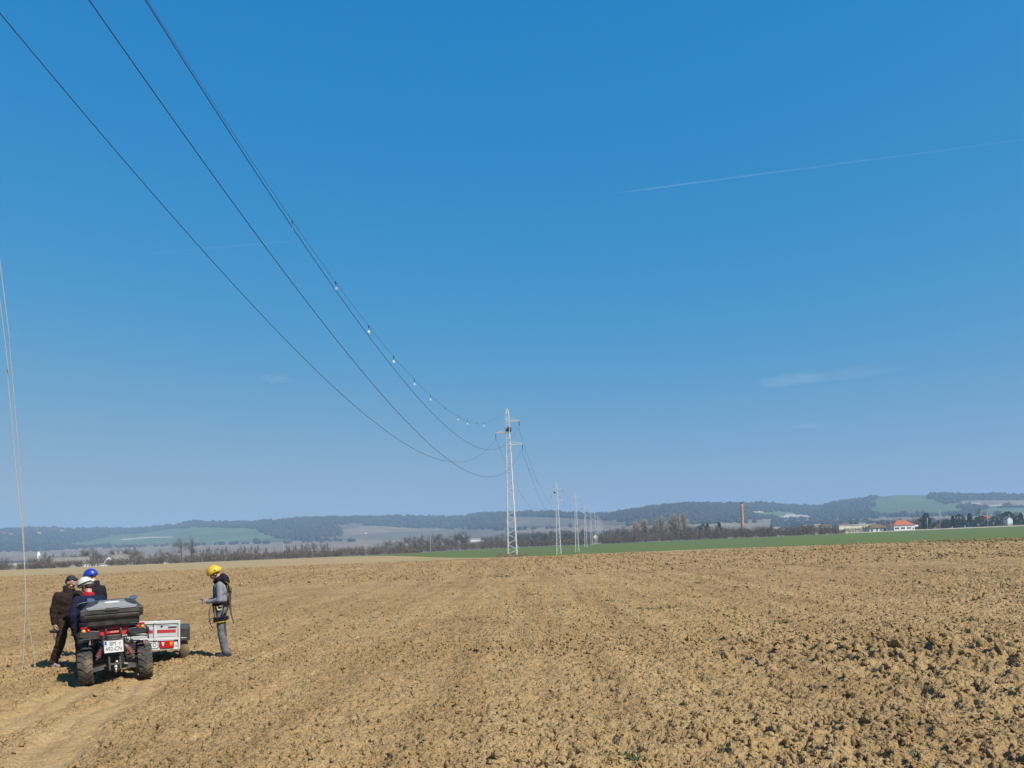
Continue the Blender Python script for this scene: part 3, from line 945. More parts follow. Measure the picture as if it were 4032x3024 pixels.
# a nest of twigs built into the nearest pylon
m = MB()
random.seed(3)
for i in range(150):
    a = random.uniform(0, 6.28); r_ = random.uniform(0.05, 0.30)
    p = Vector((r_ * math.cos(a), r_ * math.sin(a), random.uniform(-0.28, 0.26)))
    d = Vector((random.uniform(-1, 1), random.uniform(-1, 1), random.uniform(-0.35, 0.35))).normalized() * random.uniform(0.15, 0.33)
    m.beam(p - d, p + d, 0.03, 0.03)
m.ball((0, 0, -0.05), (0.27, 0.27, 0.26), 10, 7)
nest = m.build('bird_nest', M_NEST)
px_, py_, pz_, prz_ = PYLONS[1]
nest.location = (px_ + 0.06, py_, pz_ + 17.15)
tag(nest, 'dark nest of twigs wedged inside the nearest pylon', 'nest')
# the dark bird on the second pylon
m = MB()
m.ball((0, 0, 0.22), (0.34, 0.16, 0.17), 12, 8, Matrix.Rotation(R(-28), 3, 'Y'))
m.ball((-0.33, 0, 0.42), (0.13, 0.10, 0.10), 10, 7)
m.lathe([(0.035, 0), (0.004, 0.14)], 6, (-0.44, 0, 0.42), Matrix.Rotation(R(-95), 3, 'Y'))
m.tube([(0.24, 0, 0.16), (0.62, 0, 0.02)], [0.11, 0.05], 6)
for s_ in (-1, 1): m.tube([(0.02, s_ * 0.06, 0.12), (0.0, s_ * 0.06, -0.06)], 0.018, 5)
bird = m.build('perched_bird', M_BLACK, None, True)
px_, py_, pz_, prz_ = PYLONS[2]
bird.location = (px_ - 0.55, py_ + 0.1, pz_ + 17.2)
tag(bird, 'dark bird perched on the left arm of the second pylon', 'bird')

# ================================================================ wires
def attach(i, k):
    x, y, z, rz = PYLONS[i]
    if k == 'top':
        p = Vector((-0.12, 0, PH - 0.1))
    else:
        h, tip, s = LEVELS_P[k]
        p = Vector((tip, 0, h - 0.78))
    return Matrix.Rotation(rz, 3, 'Z') @ p + Vector((x, y, z))
# near span: sagging lines, measured
NEAR = {'left': ((-12.0, 8.0, 16.92), (-1.635, 106.0, 16.95), 7.54), 'lower': ((-8.5, 8.0, 14.65), (1.874, 106.0, 15.35), 7.21),
        'upper': ((-8.4, 8.0, 16.28), (1.521, 106.0, 18.43), 7.24), 'top': ((-10.2, 8.0, 19.50), (-0.24, 106.0, 20.90), 7.18)}
def sag_pts(A, B, sag, n):
    A, B = Vector(A), Vector(B)
    return [A.lerp(B, t) + Vector((0, 0, -4 * sag * t * (1 - t))) for t in [i / n for i in range(n + 1)]]
WLAB = {'left': 'lowest slung conductor, running in from the top left corner', 'lower': 'middle conductor of the three in the sky, crossing the lowest one',
        'upper': 'thick conductor running close beside the thin marked earth wire', 'top': 'thin earth wire carrying white bird diverters to the pylon top'}
for k, (A, B, sg) in NEAR.items():
    m = MB()
    m.tube(sag_pts(A, attach(1, k) if False else B, sg, 120), 0.0125 if k != 'top' else 0.0085, 6)
    o = m.build('overhead_wire', M_WIRE if k != 'top' else M_EWIRE, None, True)
    tag(o, WLAB[k], 'wire', 'wires of the nearest span')
NTH = ['', 'first', 'second', 'third', 'fourth', 'fifth', 'sixth', 'seventh', 'eighth', 'ninth']
FARLAB = {'left': 'thin conductor off the left arms', 'lower': 'thin conductor off the lower right arms',
          'upper': 'thin conductor off the upper right arms', 'top': 'thin earth wire off the pylon tops'}
for k in NEAR:
    for i in range(1, len(PYLONS) - 1):
        A, B = attach(i, k), attach(i + 1, k)
        if i == 1: A = Vector(NEAR[k][1])
        L_ = (B - A).length
        m = MB()
        m.tube(sag_pts(A, B, 7.0 * (L_ / 98.0) ** 2 * (0.72 if k != 'top' else 0.6), 40), 0.012 if k != 'top' else 0.008, 5)
        o = m.build('overhead_wire', M_WIRE if k != 'top' else M_EWIRE, None, True)
        tag(o, FARLAB[k] + ', from the %s pylon to the %s' % (NTH[i], NTH[i + 1]), 'wire', 'wires beyond the nearest pylon')
# bird diverters on the earth wire
def div_meshes():
    a = MB().box((0, 0, 0.0), (0.05, 0.045, 0.09)); a.box((0, 0, -0.06), (0.03, 0.03, 0.04))
    b = MB().tube([(0, 0, -0.09), (0, 0, -0.22)], 0.006, 5)
    c = MB().lathe([(0.0, -0.008), (0.072, -0.006), (0.080, 0), (0.072, 0.006), (0.0, 0.008)], 14, (0, 0, -0.27), Matrix.Rotation(R(90), 3, 'X'))
    return a.mesh('clamp'), b.mesh('link'), c.mesh('plate')
DV = div_meshes()
A, B, sg = NEAR['top']
E_MARK = [(1150.5, 869), (1322, 1112), (1452, 1284), (1549.6, 1404), (1632, 1495), (1694.5, 1555), (1753, 1604), (1803, 1638), (1840, 1654.5), (1878, 1665), (1904.5, 1666)]
ORD = ['first', 'second', 'third', 'fourth', 'fifth', 'sixth', 'seventh', 'eighth', 'ninth', 'tenth', 'eleventh']
bb = (B[0] - A[0]) / (B[1] - A[1]); aa = A[0] - bb * A[1]
def diverter(p, face, label, group):
    t = empty('bird_diverter', p, face, label, 'bird diverter', group)
    mesh_obj('clamp', DV[0], M_BLACK, t); mesh_obj('link', DV[1], M_WIRE, t); mesh_obj('plate', DV[2], M_WPLATE, t)
for i, (sx, sy) in enumerate(E_MARK):
    tx, tz = ray(sx / S4, sy / S4)
    y = aa / (tx - bb)
    s_ = (y - A[1]) / (B[1] - A[1])
    p = Vector(A).lerp(Vector(B), s_) + Vector((0, 0, -4 * sg * s_ * (1 - s_) - 0.03))
    face = [1.75, -0.2, 0.9, 0.8, 1.0, 0.9, 1.8, 0.1, 0.7, 1.9, 0.3][i]
    diverter(p, face, 'white bird diverter on the earth wire, %s of eleven counted down towards the pylon' % ORD[i], 'bird diverters on the nearest span')
for i, t_ in enumerate((0.30, 0.42, 0.54, 0.66, 0.78, 0.88)):
    A2, B2 = Vector(NEAR['top'][1]), attach(2, 'top')
    L_ = (B2 - A2).length
    p = A2.lerp(B2, t_) + Vector((0, 0, -4 * 7.0 * (L_ / 98.0) ** 2 * 0.6 * t_ * (1 - t_) - 0.03))
    diverter(p, 0.2 * i - 0.5, 'tiny white bird diverter between the first and second pylon, %s from the nearer one' % ORD[i], 'bird diverters beyond the nearest pylon')

# ================================================================ ropes hanging down on the left
def at_depth(u, v, d):
    a, b = ray(u, v)
    return Vector((a * d, d, CAM_H + b * d))
def smooth_path(pts, n=8):
    out = []
    P = [pts[0]] + list(pts) + [pts[-1]]
    for i in range(1, len(P) - 2):
        for j in range(n):
            t = j / n
            p0, p1, p2, p3 = P[i - 1], P[i], P[i + 1], P[i + 2]
            out.append(0.5 * ((2 * p1) + (-p0 + p2) * t + (2 * p0 - 5 * p1 + 4 * p2 - p3) * t * t + (-p0 + 3 * p1 - 3 * p2 + p3) * t ** 3))
    out.append(pts[-1])
    return out
def earth_at(y):
    A, B, sg = NEAR['top']
    s_ = (y - A[1]) / (B[1] - A[1])
    return Vector(A).lerp(Vector(B), s_) + Vector((0, 0, -4 * sg * s_ * (1 - s_)))
r1 = [at_depth(36.4, 671.5, 13.82), at_depth(28.9, 624, 13.75), at_depth(25.7, 585.5, 13.7), at_depth(23.2, 529.6, 13.68), at_depth(19.9, 472.8, 13.65),
      at_depth(10.1, 353, 13.6), at_depth(0, 262, 13.55), earth_at(13.5)]
g2 = at_depth(21.3, 674.6, 13.5)
r2 = [Vector((g2.x - 1.4, g2.y - 0.5, soil_at(g2.x - 1.4, g2.y - 0.5) + 0.02)), Vector((g2.x - 0.7, g2.y - 0.2, soil_at(g2.x - 0.7, g2.y - 0.2) + 0.03)),
      Vector((g2.x - 0.2, g2.y, soil_at(g2.x - 0.2, g2.y) + 0.02)), g2, at_depth(24.5, 627, 13.55), at_depth(25.2, 585, 13.58), at_depth(22.0, 529.6, 13.6),
      at_depth(16.6, 477.8, 13.6), at_depth(7.6, 376.7, 13.55), at_depth(0, 301, 13.5), earth_at(13.35)]
for pts, lab in ((r1, 'pale rope hanging down to the soil, the one nearer the man in brown'), (r2, 'pale rope hanging down whose end trails off along the ground')):
    m = MB(); m.tube(smooth_path(pts), 0.0058, 6)
    tag(m.build('hanging_rope', M_ROPE, None, True), lab, 'rope', 'ropes hanging from the line')

# ================================================================ trees
def quads_mesh(name, P, D, W, side):
    """thin ribbons: start P, vector D, half widths W, side vectors"""
    P, D, W, side = map(np.asarray, (P, D, W, side))
    A0 = P - side * W[:, None]; B0 = P + side * W[:, None]
    A1 = P + D - side * W[:, None] * 0.4; B1 = P + D + side * W[:, None] * 0.4
    V = np.stack([A0, B0, B1, A1], 1).reshape(-1, 3)
    F = np.arange(len(V)).reshape(-1, 4)
    return V, F
def bare_tree(seed, h, spread, trunk_h, n_limbs, n_twigs, tw=0.05, stems=1, top_heavy=0.5):
    """tapered trunk with limbs running out to an uneven crown, filled with fine twigs"""
    r = random.Random(seed)
    nr = np.random.default_rng(seed)
    zc, hz = (trunk_h + h) / 2, (h - trunk_h) / 2
    ph = [r.uniform(0, 6.28) for _ in range(4)]
    def surf(a, q):
        """crown surface: azimuth a, height fraction q"""
        rad = spread * (math.sin(math.pi * min(max(q, 0.02), 0.98) ** (0.6 + top_heavy * 0.8))) ** 0.7
        rad *= 1 + 0.22 * math.sin(2 * a + ph[0] + 4 * q) + 0.16 * math.sin(3 * a + ph[1] - 7 * q) + 0.1 * math.sin(5 * a + ph[2] + 11 * q)
        return Vector((rad * math.cos(a), rad * math.sin(a), trunk_h * 0.8 + q * (h - trunk_h * 0.8)))
    m = MB()
    segs = []
    for st_ in range(stems):
        a0 = r.uniform(0, 6.28)
        off = Vector((math.cos(a0), math.sin(a0), 0)) * (0.12 * h * 0.2 if stems > 1 else 0)
        top = surf(a0, 0.93) * (0.5 if stems > 1 else 0.15)
        top.z = h * r.uniform(0.86, 0.95)
        P = [off + Vector((0, 0, -0.3))]
        for k in range(1, 6):
            t = k / 5
            P.append(off.lerp(top, t ** 1.3) + Vector((r.uniform(-1, 1), r.uniform(-1, 1), 0)) * h * 0.012)
            P[-1].z = top.z * t
        rt = h * 0.021 / stems ** 0.5
        m.tube(P, [rt, rt * 0.85, rt * 0.65, rt * 0.45, rt * 0.28, rt * 0.1], 6, False)
        def on_leader(z):
            t = min(max(z / top.z, 0), 1) * 5
            i = min(int(t), 4)
            return P[i].lerp(P[i + 1], t - i)
        for k in range(n_limbs):
            q = r.uniform(0.12, 1.0)
            a = r.uniform(0, 6.28)
            e = surf(a, q) * 1.0
            z0 = trunk_h + (e.z - trunk_h) * r.uniform(0.25, 0.6)
            s0 = on_leader(z0)
            mid = s0.lerp(e, 0.5) + Vector((0, 0, -0.04 * h * r.random()))
            rl = rt * r.uniform(0.22, 0.4)
            m.tube([s0, mid, e], [rl, rl * 0.7, rl * 0.25], 4, False)
            segs += [(s0, mid), (mid, e), (mid, e)]
            for j in range(2):
                a2, q2 = a + r.uniform(-0.7, 0.7), q + r.uniform(-0.15, 0.2)
                e2 = surf(a2, min(q2, 0.99)) * r.uniform(0.75, 1.0)
                s1 = mid.lerp(e, r.uniform(0, 0.5))
                m.tube([s1, e2], [rl * 0.45, rl * 0.15], 3, False)
                segs += [(s1, e2), (s1, e2)]
    idx = nr.integers(0, len(segs), n_twigs)
    t = nr.uniform(0.1, 1.0, n_twigs)
    S0 = np.array([tuple(a) for a, b in segs]); S1 = np.array([tuple(b) for a, b in segs])
    P = S0[idx] * (1 - t)[:, None] + S1[idx] * t[:, None] + nr.normal(0, spread * 0.10, (n_twigs, 3))
    ax = S1[idx] - S0[idx]; ax /= np.linalg.norm(ax, axis=1)[:, None] + 1e-6
    D = ax * 0.7 + nr.normal(0, 0.5, (n_twigs, 3)) + np.array([0, 0, 0.35])
    D = D / np.linalg.norm(D, axis=1)[:, None] * (h * nr.uniform(0.04, 0.11, n_twigs))[:, None]
    side = np.cross(D, nr.normal(size=(n_twigs, 3))); side /= np.linalg.norm(side, axis=1)[:, None]
    V, F = quads_mesh('crown', P, D, np.full(n_twigs, tw / 2) * nr.uniform(0.6, 1.4, n_twigs), side)
    return m.mesh('trunk', True), np_mesh('crown', V, F)
def evergreen(seed, h, spread, conic, n=900):
    nr = np.random.default_rng(seed)
    z = nr.uniform(0.10, 1.0, n) ** 0.9
    prof = (1 - z) ** 0.8 if conic else np.sin(np.clip(z, 0, 1) * math.pi) ** 0.55
    lob = 1 + 0.25 * np.sin(nr.uniform(0, 6.28) + 5 * z * 3)
    a = nr.uniform(0, 6.283, n)
    rr_ = spread * prof * lob * np.sqrt(nr.uniform(0.25, 1.0, n)) * (0.85 + 0.3 * np.sin(a * 3 + seed))
    P = np.stack([rr_ * np.cos(a), rr_ * np.sin(a), z * h], -1)
    D = np.stack([np.cos(a), np.sin(a), nr.uniform(-0.6, 0.8, n)], -1) + nr.normal(0, 0.4, (n, 3))
    D = D / np.linalg.norm(D, axis=1)[:, None] * (h * nr.uniform(0.05, 0.10, n))[:, None]
    side = np.cross(D, nr.normal(size=(n, 3))); side /= np.linalg.norm(side, axis=1)[:, None]
    V, F = quads_mesh('crown', P, D, h * nr.uniform(0.018, 0.035, n), side)
    m = MB(); m.tube([(0, 0, -0.3), (0, 0, h * 0.5), (0, 0, h * 0.93)], [h * 0.022, h * 0.015, 0.02], 6, False)
    return m.mesh('trunk', True), np_mesh('crown', V, F)
TREES = {
    'round': ([bare_tree(11 + i, 11.0, 4.4, 1.6, 16, 1900, 0.07) for i in range(4)], M_BARK, M_TWIG),
    'brown': ([bare_tree(21 + i, 9.0, 3.7, 0.3, 14, 1500, 0.06, 3) for i in range(4)], M_BARK, M_TWIGD),
    'row': ([bare_tree(31 + i, 8.0, 1.7, 1.2, 12, 800, 0.05) for i in range(5)], M_BARK, M_TWIG),
    'poplar': ([bare_tree(41 + i, 20.0, 4.6, 2.5, 26, 3800, 0.095, 1 + (i == 2)) for i in range(3)], M_BARKP, M_TWIGP),
    'tall': ([bare_tree(51 + i, 14.0, 4.4, 5.5, 12, 1100, 0.05, 2, 0.9) for i in range(2)], M_BARK, M_TWIG),
    'fir': ([evergreen(61 + i, 10.0, 3.0, True) for i in range(2)], M_BARK, M_FIR),
    'pine': ([evergreen(71 + i, 9.0, 4.0, False) for i in range(3)], M_BARK, M_FIR),
}
BASEH = {'round': 11.0, 'brown': 9.0, 'row': 8.0, 'poplar': 20.0, 'tall': 14.0, 'fir': 10.0, 'pine': 9.0}
_tc = [0]
def tree(kind, u, d, h, label, group=None, wide=1.0, name='bare_tree'):
    protos, mb_, mc = TREES[kind]
    tr, cr = protos[_tc[0] % len(protos)]
    _tc[0] += 1
    x = d * (u - PX) / FPX
    t = empty(name, (x, d, float(land(x, d)) - 0.05), random.uniform(0, 6.28), label, 'tree', group)
    s = h / BASEH[kind]
    t.scale = (s * wide, s * wide, s)
    mesh_obj('trunk', tr, mb_, t); mesh_obj('crown', cr, mc, t)
    return t
random.seed(5)
# the thin row along the field edge on the left
for i in range(40):
    u = 193 + i * 3.45 + random.uniform(-0.9, 0.9)
    if 258 < u < 286 and i % 3: continue
    tree('row', u, 432 + random.uniform(-8, 8), random.uniform(6.5, 9.0), 'thin bare tree in the long row behind the left field hedge', 'row of thin trees', random.uniform(0.8, 1.25))
tree('tall', 180.5, 410, 14.2, 'tall bare tree with forked trunk, left of the pair above the thin row', 'pair of tall trees')
tree('tall', 191.5, 412, 14.6, 'tall bare tree with forked trunk, right of the pair above the thin row', 'pair of tall trees')
for u, h in ((62, 9), (70, 8), (79, 9.5), (84, 11), (92, 11.5), (98, 9), (118.5, 12), (130, 10.5), (137, 10), (160, 8), (172, 9), (101, 8), (55, 8), (46, 9), (40, 7)):
    tree('round', u + random.uniform(-1, 1), 425 + random.uniform(-10, 25), h, 'bare grey tree among the village roofs on the left', 'trees among the village roofs')
for u in (2, 7, 30, 34, 39, 43, 47, 52):
    tree('brown', u, 372 + random.uniform(-4, 6), random.uniform(5.0, 6.5), 'low bare brown tree in front of the grey village roofs', 'low trees before the village')
for u, h in ((131, 6.5), (137, 7.5), (141, 6), (150, 5), (156, 5), (170, 5), (176, 5.5)):
    tree('brown', u, 372 + random.uniform(-4, 6), h, 'low bare brown tree before the white gabled house and barn', 'low trees before the barn')
for u, h in ((349, 6.0), (356, 5.5), (362, 6.5), (370, 6), (378, 7)):
    tree('brown', u, 470, h, 'low bare tree beside the white tank behind the hedge', 'low trees by the tank')
for u, h in ((385, 9.5), (391, 10), (397, 9.5), (405, 11), (410, 12.5), (416, 12), (422, 12.5), (428, 12), (434, 13.5), (440, 12.5), (446, 9.5), (451, 11), (456, 13), (462, 13.5), (467, 12.5)):
    tree('round', u, 520 + random.uniform(-10, 20), h * 0.98, 'rounded bare tree in the grey clump left of the nearest pylon', 'grey clump left of the nearest pylon', 1.05)
for u, h in ((482, 8.5), (487, 10), (492, 10), (497, 10.5), (503, 11), (510, 11), (516, 10.5), (522, 11.5), (528, 11), (534, 11.5), (540, 11), (546, 10.5), (552, 11.5), (558, 11), (564, 12), (570, 11.5), (577, 10.5), (583, 11)):
    tree('round' if random.random() < .5 else 'brown', u, 545 + random.uniform(-12, 25), h, 'bare tree in the wood behind the first and second pylon', 'wood behind the pylons', 1.1)
for u, h in ((606, 12), (612, 13), (618, 12.5), (624, 13), (630, 13), (638, 13), (646, 13.5), (655, 13), (662, 13), (670, 13), (678, 12.5), (686, 13), (694, 12), (702, 10), (711, 11), (718, 11.5), (726, 10)):
    tree('brown', u + random.uniform(-1, 1), 560 + random.uniform(-10, 15), h * 0.9, 'brown bare tree in the thicket left of the chimney', 'thicket left of the chimney', 1.25)
for i, (u, h, w) in enumerate(((636.5, 17.5, 1.0), (645, 19.0, 1.1), (655.5, 16.5, 0.8), (662.5, 20.5, 1.0), (675, 21.5, 1.15), (685, 21.0, 1.1))):
    tree('poplar', u, 590 + 6 * (i % 3), h, 'pale bare poplar towering over the thicket, %s counted from the pylons' % ORD[i], 'pale poplars', w)
for u, k, h in ((699, 'pine', 11), (703.5, 'pine', 12.5), (708, 'fir', 13), (691.5, 'fir', 9), (720, 'fir', 13.5), (723, 'pine', 9)):
    tree(k, u, 640, h, 'dark evergreen beyond the thicket, left of the brick chimney', 'evergreens left of the chimney', 0.8, 'evergreen_tree')
for u in np.arange(748, 836, 5.5):
    tree('brown', float(u) + random.uniform(-1, 1), 640 + random.uniform(-30, 30), random.uniform(7, 10), 'bare tree in the low wood right of the chimney', 'low wood right of the chimney', 1.3)
for u in np.arange(844, 925, 5.0):
    tree('round', float(u) + random.uniform(-1.5, 1.5), 720 + random.uniform(-20, 40), random.uniform(10, 14), 'bare grey tree behind the houses with orange and brown roofs', 'trees behind the roofed houses', 1.1)
for i, u in enumerate(np.arange(918, 1040, 4.3)):
    tree('pine' if i % 4 else 'fir', float(u) + random.uniform(-1.2, 1.2), 585 + random.uniform(-15, 25), random.choice((5.5, 7.0, 8.5, 10.5)) * random.uniform(0.9, 1.1), 'dark evergreen in the dense stand at the right edge', 'evergreen stand on the right', random.uniform(0.8, 1.2), 'evergreen_tree')
tree('pine', 926.8, 575, 12.5, 'tallest round-topped dark evergreen near the tall concrete pole', None, 0.75, 'evergreen_tree')

# scrub along the edges of the fields: one mass of twigs
def scrub(name, spec, m_, label, seed):
    nr = np.random.default_rng(seed)
    Ps, Ds, Ws, Ss = [], [], [], []
    for (u0, u1, d0, d1, h0, h1, n, tw) in spec:
        u = nr.uniform(u0, u1, n); d = nr.uniform(d0, d1, n)
        x = d * (u - PX) / FPX
        z = land(x, d)
        h = nr.uniform(h0, h1, n) * (0.7 + 0.6 * vnoise(u * 0.35, d * 0.01, 77))
        for i in range(n):
            q = 60
            a = nr.uniform(0, 6.283, q); rr_ = h[i] * 0.42 * np.sqrt(nr.random(q))
            p = np.stack([x[i] + rr_ * np.cos(a), d[i] + rr_ * np.sin(a), z[i] + h[i] * 0.75 * nr.random(q) ** 0.8 - 0.1], -1)
            dd = np.stack([np.cos(a) * 0.5, np.sin(a) * 0.5, np.full(q, 0.9)], -1) + nr.normal(0, 0.4, (q, 3))
            dd = dd / np.linalg.norm(dd, axis=1)[:, None] * (h[i] * nr.uniform(0.18, 0.34, q))[:, None]
            Ps.append(p); Ds.append(dd); Ws.append(nr.uniform(0.5, 1.3, q) * tw)
            s = np.cross(dd, nr.normal(size=(q, 3))); Ss.append(s / np.linalg.norm(s, axis=1)[:, None])
    V, F = quads_mesh(name, np.concatenate(Ps), np.concatenate(Ds), np.concatenate(Ws), np.concatenate(Ss))
    return tag(mesh_obj(name, np_mesh(name, V, F), m_), label, 'scrub', kind='stuff')
scrub('field_edge_scrub', [(-60, 190, 350, 366, 2.6, 3.8, 300, 0.075), (185, 345, 358, 385, 3.0, 4.2, 260, 0.075), (335, 420, 400, 450, 3.4, 4.6, 150, 0.08),
                           (400, 512, 470, 495, 3.6, 5.0, 160, 0.08), (505, 596, 500, 520, 3.5, 5.5, 150, 0.08)], M_TWIGD, 'dark brown hedge of scrub along the far edge of the left fields', 5)
scrub('thicket_scrub', [(592, 770, 508, 535, 5.0, 8.0, 330, 0.07), (760, 836, 510, 540, 4.5, 7.0, 160, 0.07), (836, 862, 512, 530, 2.5, 4.0, 26, 0.06), (990, 1100, 535, 550, 1.5, 3.0, 60, 0.06)],
      M_TWIGD, 'dense brown thicket along the green field, below the chimney', 6)

# ================================================================ buildings
def place(u, d, dz=0.0):
    x = d * (u - PX) / FPX
    return Vector((x, d, float(land(x, d)) + dz)), math.atan2(-x, d)
def building(name, label, cat, u, d, w, dep, wh, rh, wall, roof, kind='gable', turn=0.0, windows=(), doors=(), chimneys=(), eave=0.35, group=None, dz=-0.05, gloc=None):
    """front face looks back at the camera (turned by turn); windows (x, z, w, h) on the front"""
    loc, rz = place(u, d, dz) if gloc is None else gloc
    t = empty(name, loc, rz + turn, label, cat, group)
    m = MB()
    hw, hd = w / 2, dep / 2
    if kind == 'end':            # gable end looks at the camera
        m.prism([(-hw, 0), (hw, 0), (hw, wh), (0, wh + rh), (-hw, wh)], -hd, hd)
    elif kind == 'gable':
        m.prism([(-hd, 0), (hd, 0), (hd, wh), (0, wh + rh), (-hd, wh)], -hw, hw, 'x')
    else:
        m.box((0, 0, wh / 2), (w, dep, wh))
    m.build('wall', wall, t)
    r = MB()
    th = 0.22
    if kind == 'end':
        k = eave / max(hw, .1) * rh
        for s in (-1, 1):
            r.prism([(s * (hw + eave), wh - k), (s * (hw + eave), wh - k + th), (0, wh + rh + th), (0, wh + rh + 0.01)], -hd - eave, hd + eave)
    elif kind == 'gable':
        k = eave / max(hd, .1) * rh
        for s in (-1, 1):
            r.prism([(s * (hd + eave), wh - k), (s * (hd + eave), wh - k + th), (0, wh + rh + th), (0, wh + rh + 0.01)], -hw - eave, hw + eave, 'x')
    elif kind == 'hip':
        a, b = hw + eave, hd + eave
        rr_ = max(a - b, a * 0.12)
        r.add([(-a, -b, wh), (a, -b, wh), (a, b, wh), (-a, b, wh), (-rr_, 0, wh + rh), (rr_, 0, wh + rh)], [(0, 3, 2, 1), (0, 1, 5, 4), (2, 3, 4, 5), (1, 2, 5), (3, 0, 4)])
    else:
        r.box((0, 0, wh + rh / 2), (w + eave * 2, dep + eave * 2, max(rh, 0.15)))
    ro = r.build('roof', roof, t)
    for cx, cy, ch in chimneys:
        MB().box((cx, cy, wh + ch / 2), (0.7, 0.7, ch)).build('chimney', M_BRICK, ro)
    for wx, wz, ww, hh in windows:
        o = MB().box((wx, -hd - 0.03, wz), (ww + 0.2, 0.1, hh + 0.2)).build('window', M_ROOFW, t)
        MB().box((wx, -hd - 0.10, wz), (ww, 0.06, hh)).build('pane', M_GLASS, o)
    for wx, ww, hh in doors:
        MB().box((wx, -hd - 0.04, hh / 2), (ww, 0.1, hh)).build('door', M_IRON, t)
    return t
# --- village on the left
building('long_house', 'long low grey-roofed house at the far left behind bare trees', 'house', 70, 400, 17, 8, 2.3, 2.9, M_WALLG, M_ROOFG, 'gable', 0.12, [(-5, 1.3, 1, 1.1), (-1, 1.3, 1, 1.1), (4, 1.3, 1, 1.1)], [(1.5, 1, 2)])
building('gabled_house', 'white gabled house end beside the long grey barn roof', 'house', 110.3, 385, 4.6, 8, 2.8, 2.2, M_WALLW, M_ROOFG, 'end', -0.1, [(-0.9, 1.6, 0.8, 1.0), (1.0, 1.6, 0.8, 1.0)])
building('long_barn', 'long grey-roofed barn right of the white gable', 'barn', 121.5, 392, 8.2, 8, 2.3, 3.0, M_WALLG, M_ROOFG, 'gable', 0.05, [(-2, 1.3, 0.9, 1.0), (2, 1.3, 0.9, 1.0)], (), [(-2.5, 0.6, 4.6)])
building('hipped_barn', 'grey hip-roofed barn half hidden by brown trees', 'barn', 140, 398, 9.5, 8, 2.3, 3.2, M_WALLG, M_ROOFG, 'hip', 0.05)
building('small_shed', 'small pale shed with a flat roof at the right end of the village', 'shed', 166, 385, 1.9, 3, 1.9, 0.2, M_WALLW, M_ROOFG, 'flat', 0.0, [(0.3, 1.1, 0.6, 0.8)])
building('low_outbuilding', 'long low dark outbuilding left of the small pale shed', 'shed', 159, 392, 5.5, 4, 1.6, 0.7, M_WALLG, M_ROOFB, 'gable')
for i, (u, w, h, lab) in enumerate(((77, 8.5, 1.3, 'low white garden wall below the long grey-roofed house'), (94.5, 7.5, 1.6, 'white garage wall between the two grey roofs'), (104, 3.4, 1.4, 'short white wall at the foot of the white gable'))):
    building('white_wall', lab, 'wall', u, 372, w, 0.4, h, 0.12, M_WALLW, M_ROOFW, 'flat', 0.0, eave=0.05)
M_GH = mat('greenhouse_sheet', (0.36, 0.40, 0.35), 0.6, 0.15, 0.4)
building('greenhouse', 'long pale grey-green greenhouse at the left edge', 'greenhouse', 13, 385, 17, 8, 1.8, 1.4, M_GH, M_GH, 'gable', 0.05)
M_RUB = mat('rubble', (0.42, 0.34, 0.26), 0.95, 0.3, 0.9, dirt=(0.45, 0.24, 0.14), dirt_amt=0.8, dirt_scale=0.5)
def heap(u, d, r_, h, label, mm, seed):
    V = []; F = []
    n, k = 20, 6
    V.append((0, 0, h))
    for i in range(1, k + 1):
        for j in range(n):
            a = 6.283 * j / n
            q = i / k
            rr_ = r_ * q * (1 + 0.25 * mnoise.noise(Vector((math.cos(a) * 2, math.sin(a) * 2, seed))))
            V.append((rr_ * math.cos(a), rr_ * 0.6 * math.sin(a), h * (1 - q) ** 0.8 * (1 + 0.5 * mnoise.noise(Vector((a * 3, q * 4, seed)))) - 0.1 * (i == k)))
    for j in range(n):
        F.append((0, 1 + j, 1 + (j + 1) % n))
        for i in range(k - 1):
            F.append((1 + i * n + j, 1 + (i + 1) * n + j, 1 + (i + 1) * n + (j + 1) % n, 1 + i * n + (j + 1) % n))
    loc, rz = place(u, d)
    o = MB().add(V, F).build('rubble_heap', mm)
    o.location = loc; o.rotation_euler = (0, 0, rz)
    return tag(o, label, 'heap')
heap(15, 368, 4.0, 2.3, 'pale heap of rubble in front of the greenhouse', M_RUB, 1.0)
heap(21.5, 366, 2.6, 1.9, 'orange brown heap of rubble right of the pale one', mat('brick_rubble', (0.40, 0.22, 0.12), 0.95, 0.3, 0.9), 2.0)
heap(1, 368, 3.0, 1.9, 'tan heap at the very left edge of the view', M_RUB, 3.0)
building('bell_tower', 'narrow white bell tower above the trees on the left', 'tower', 38.8, 700, 2.4, 2.4, 12.5, 3.0, M_WALLW, M_WALLW, 'hip', eave=0.1)
building('white_cottage', 'single white cottage on the slope above the long barn', 'house', 154.4, 1290, 3.6, 4, 6.5, 1.2, M_WALLW, M_ROOFG, 'gable', dz=1.0)
building('white_tank', 'white tank with a stub tower beside the left thin row', 'tank', 344, 520, 3.4, 2.5, 1.5, 0.15, M_WALLW, M_ROOFW, 'flat', dz=1.2)
building('tank_tower', 'small white stub tower on the left of the white tank', 'tower', 342.6, 519, 0.9, 0.9, 2.7, 0.15, M_WALLW, M_ROOFW, 'flat', dz=1.2)
building('white_hall', 'long white hall beyond the clump left of the nearest pylon', 'hall', 478, 640, 11.5, 10, 2.2, 0.4, M_WALLW, M_ROOFW, 'flat', dz=6.2)
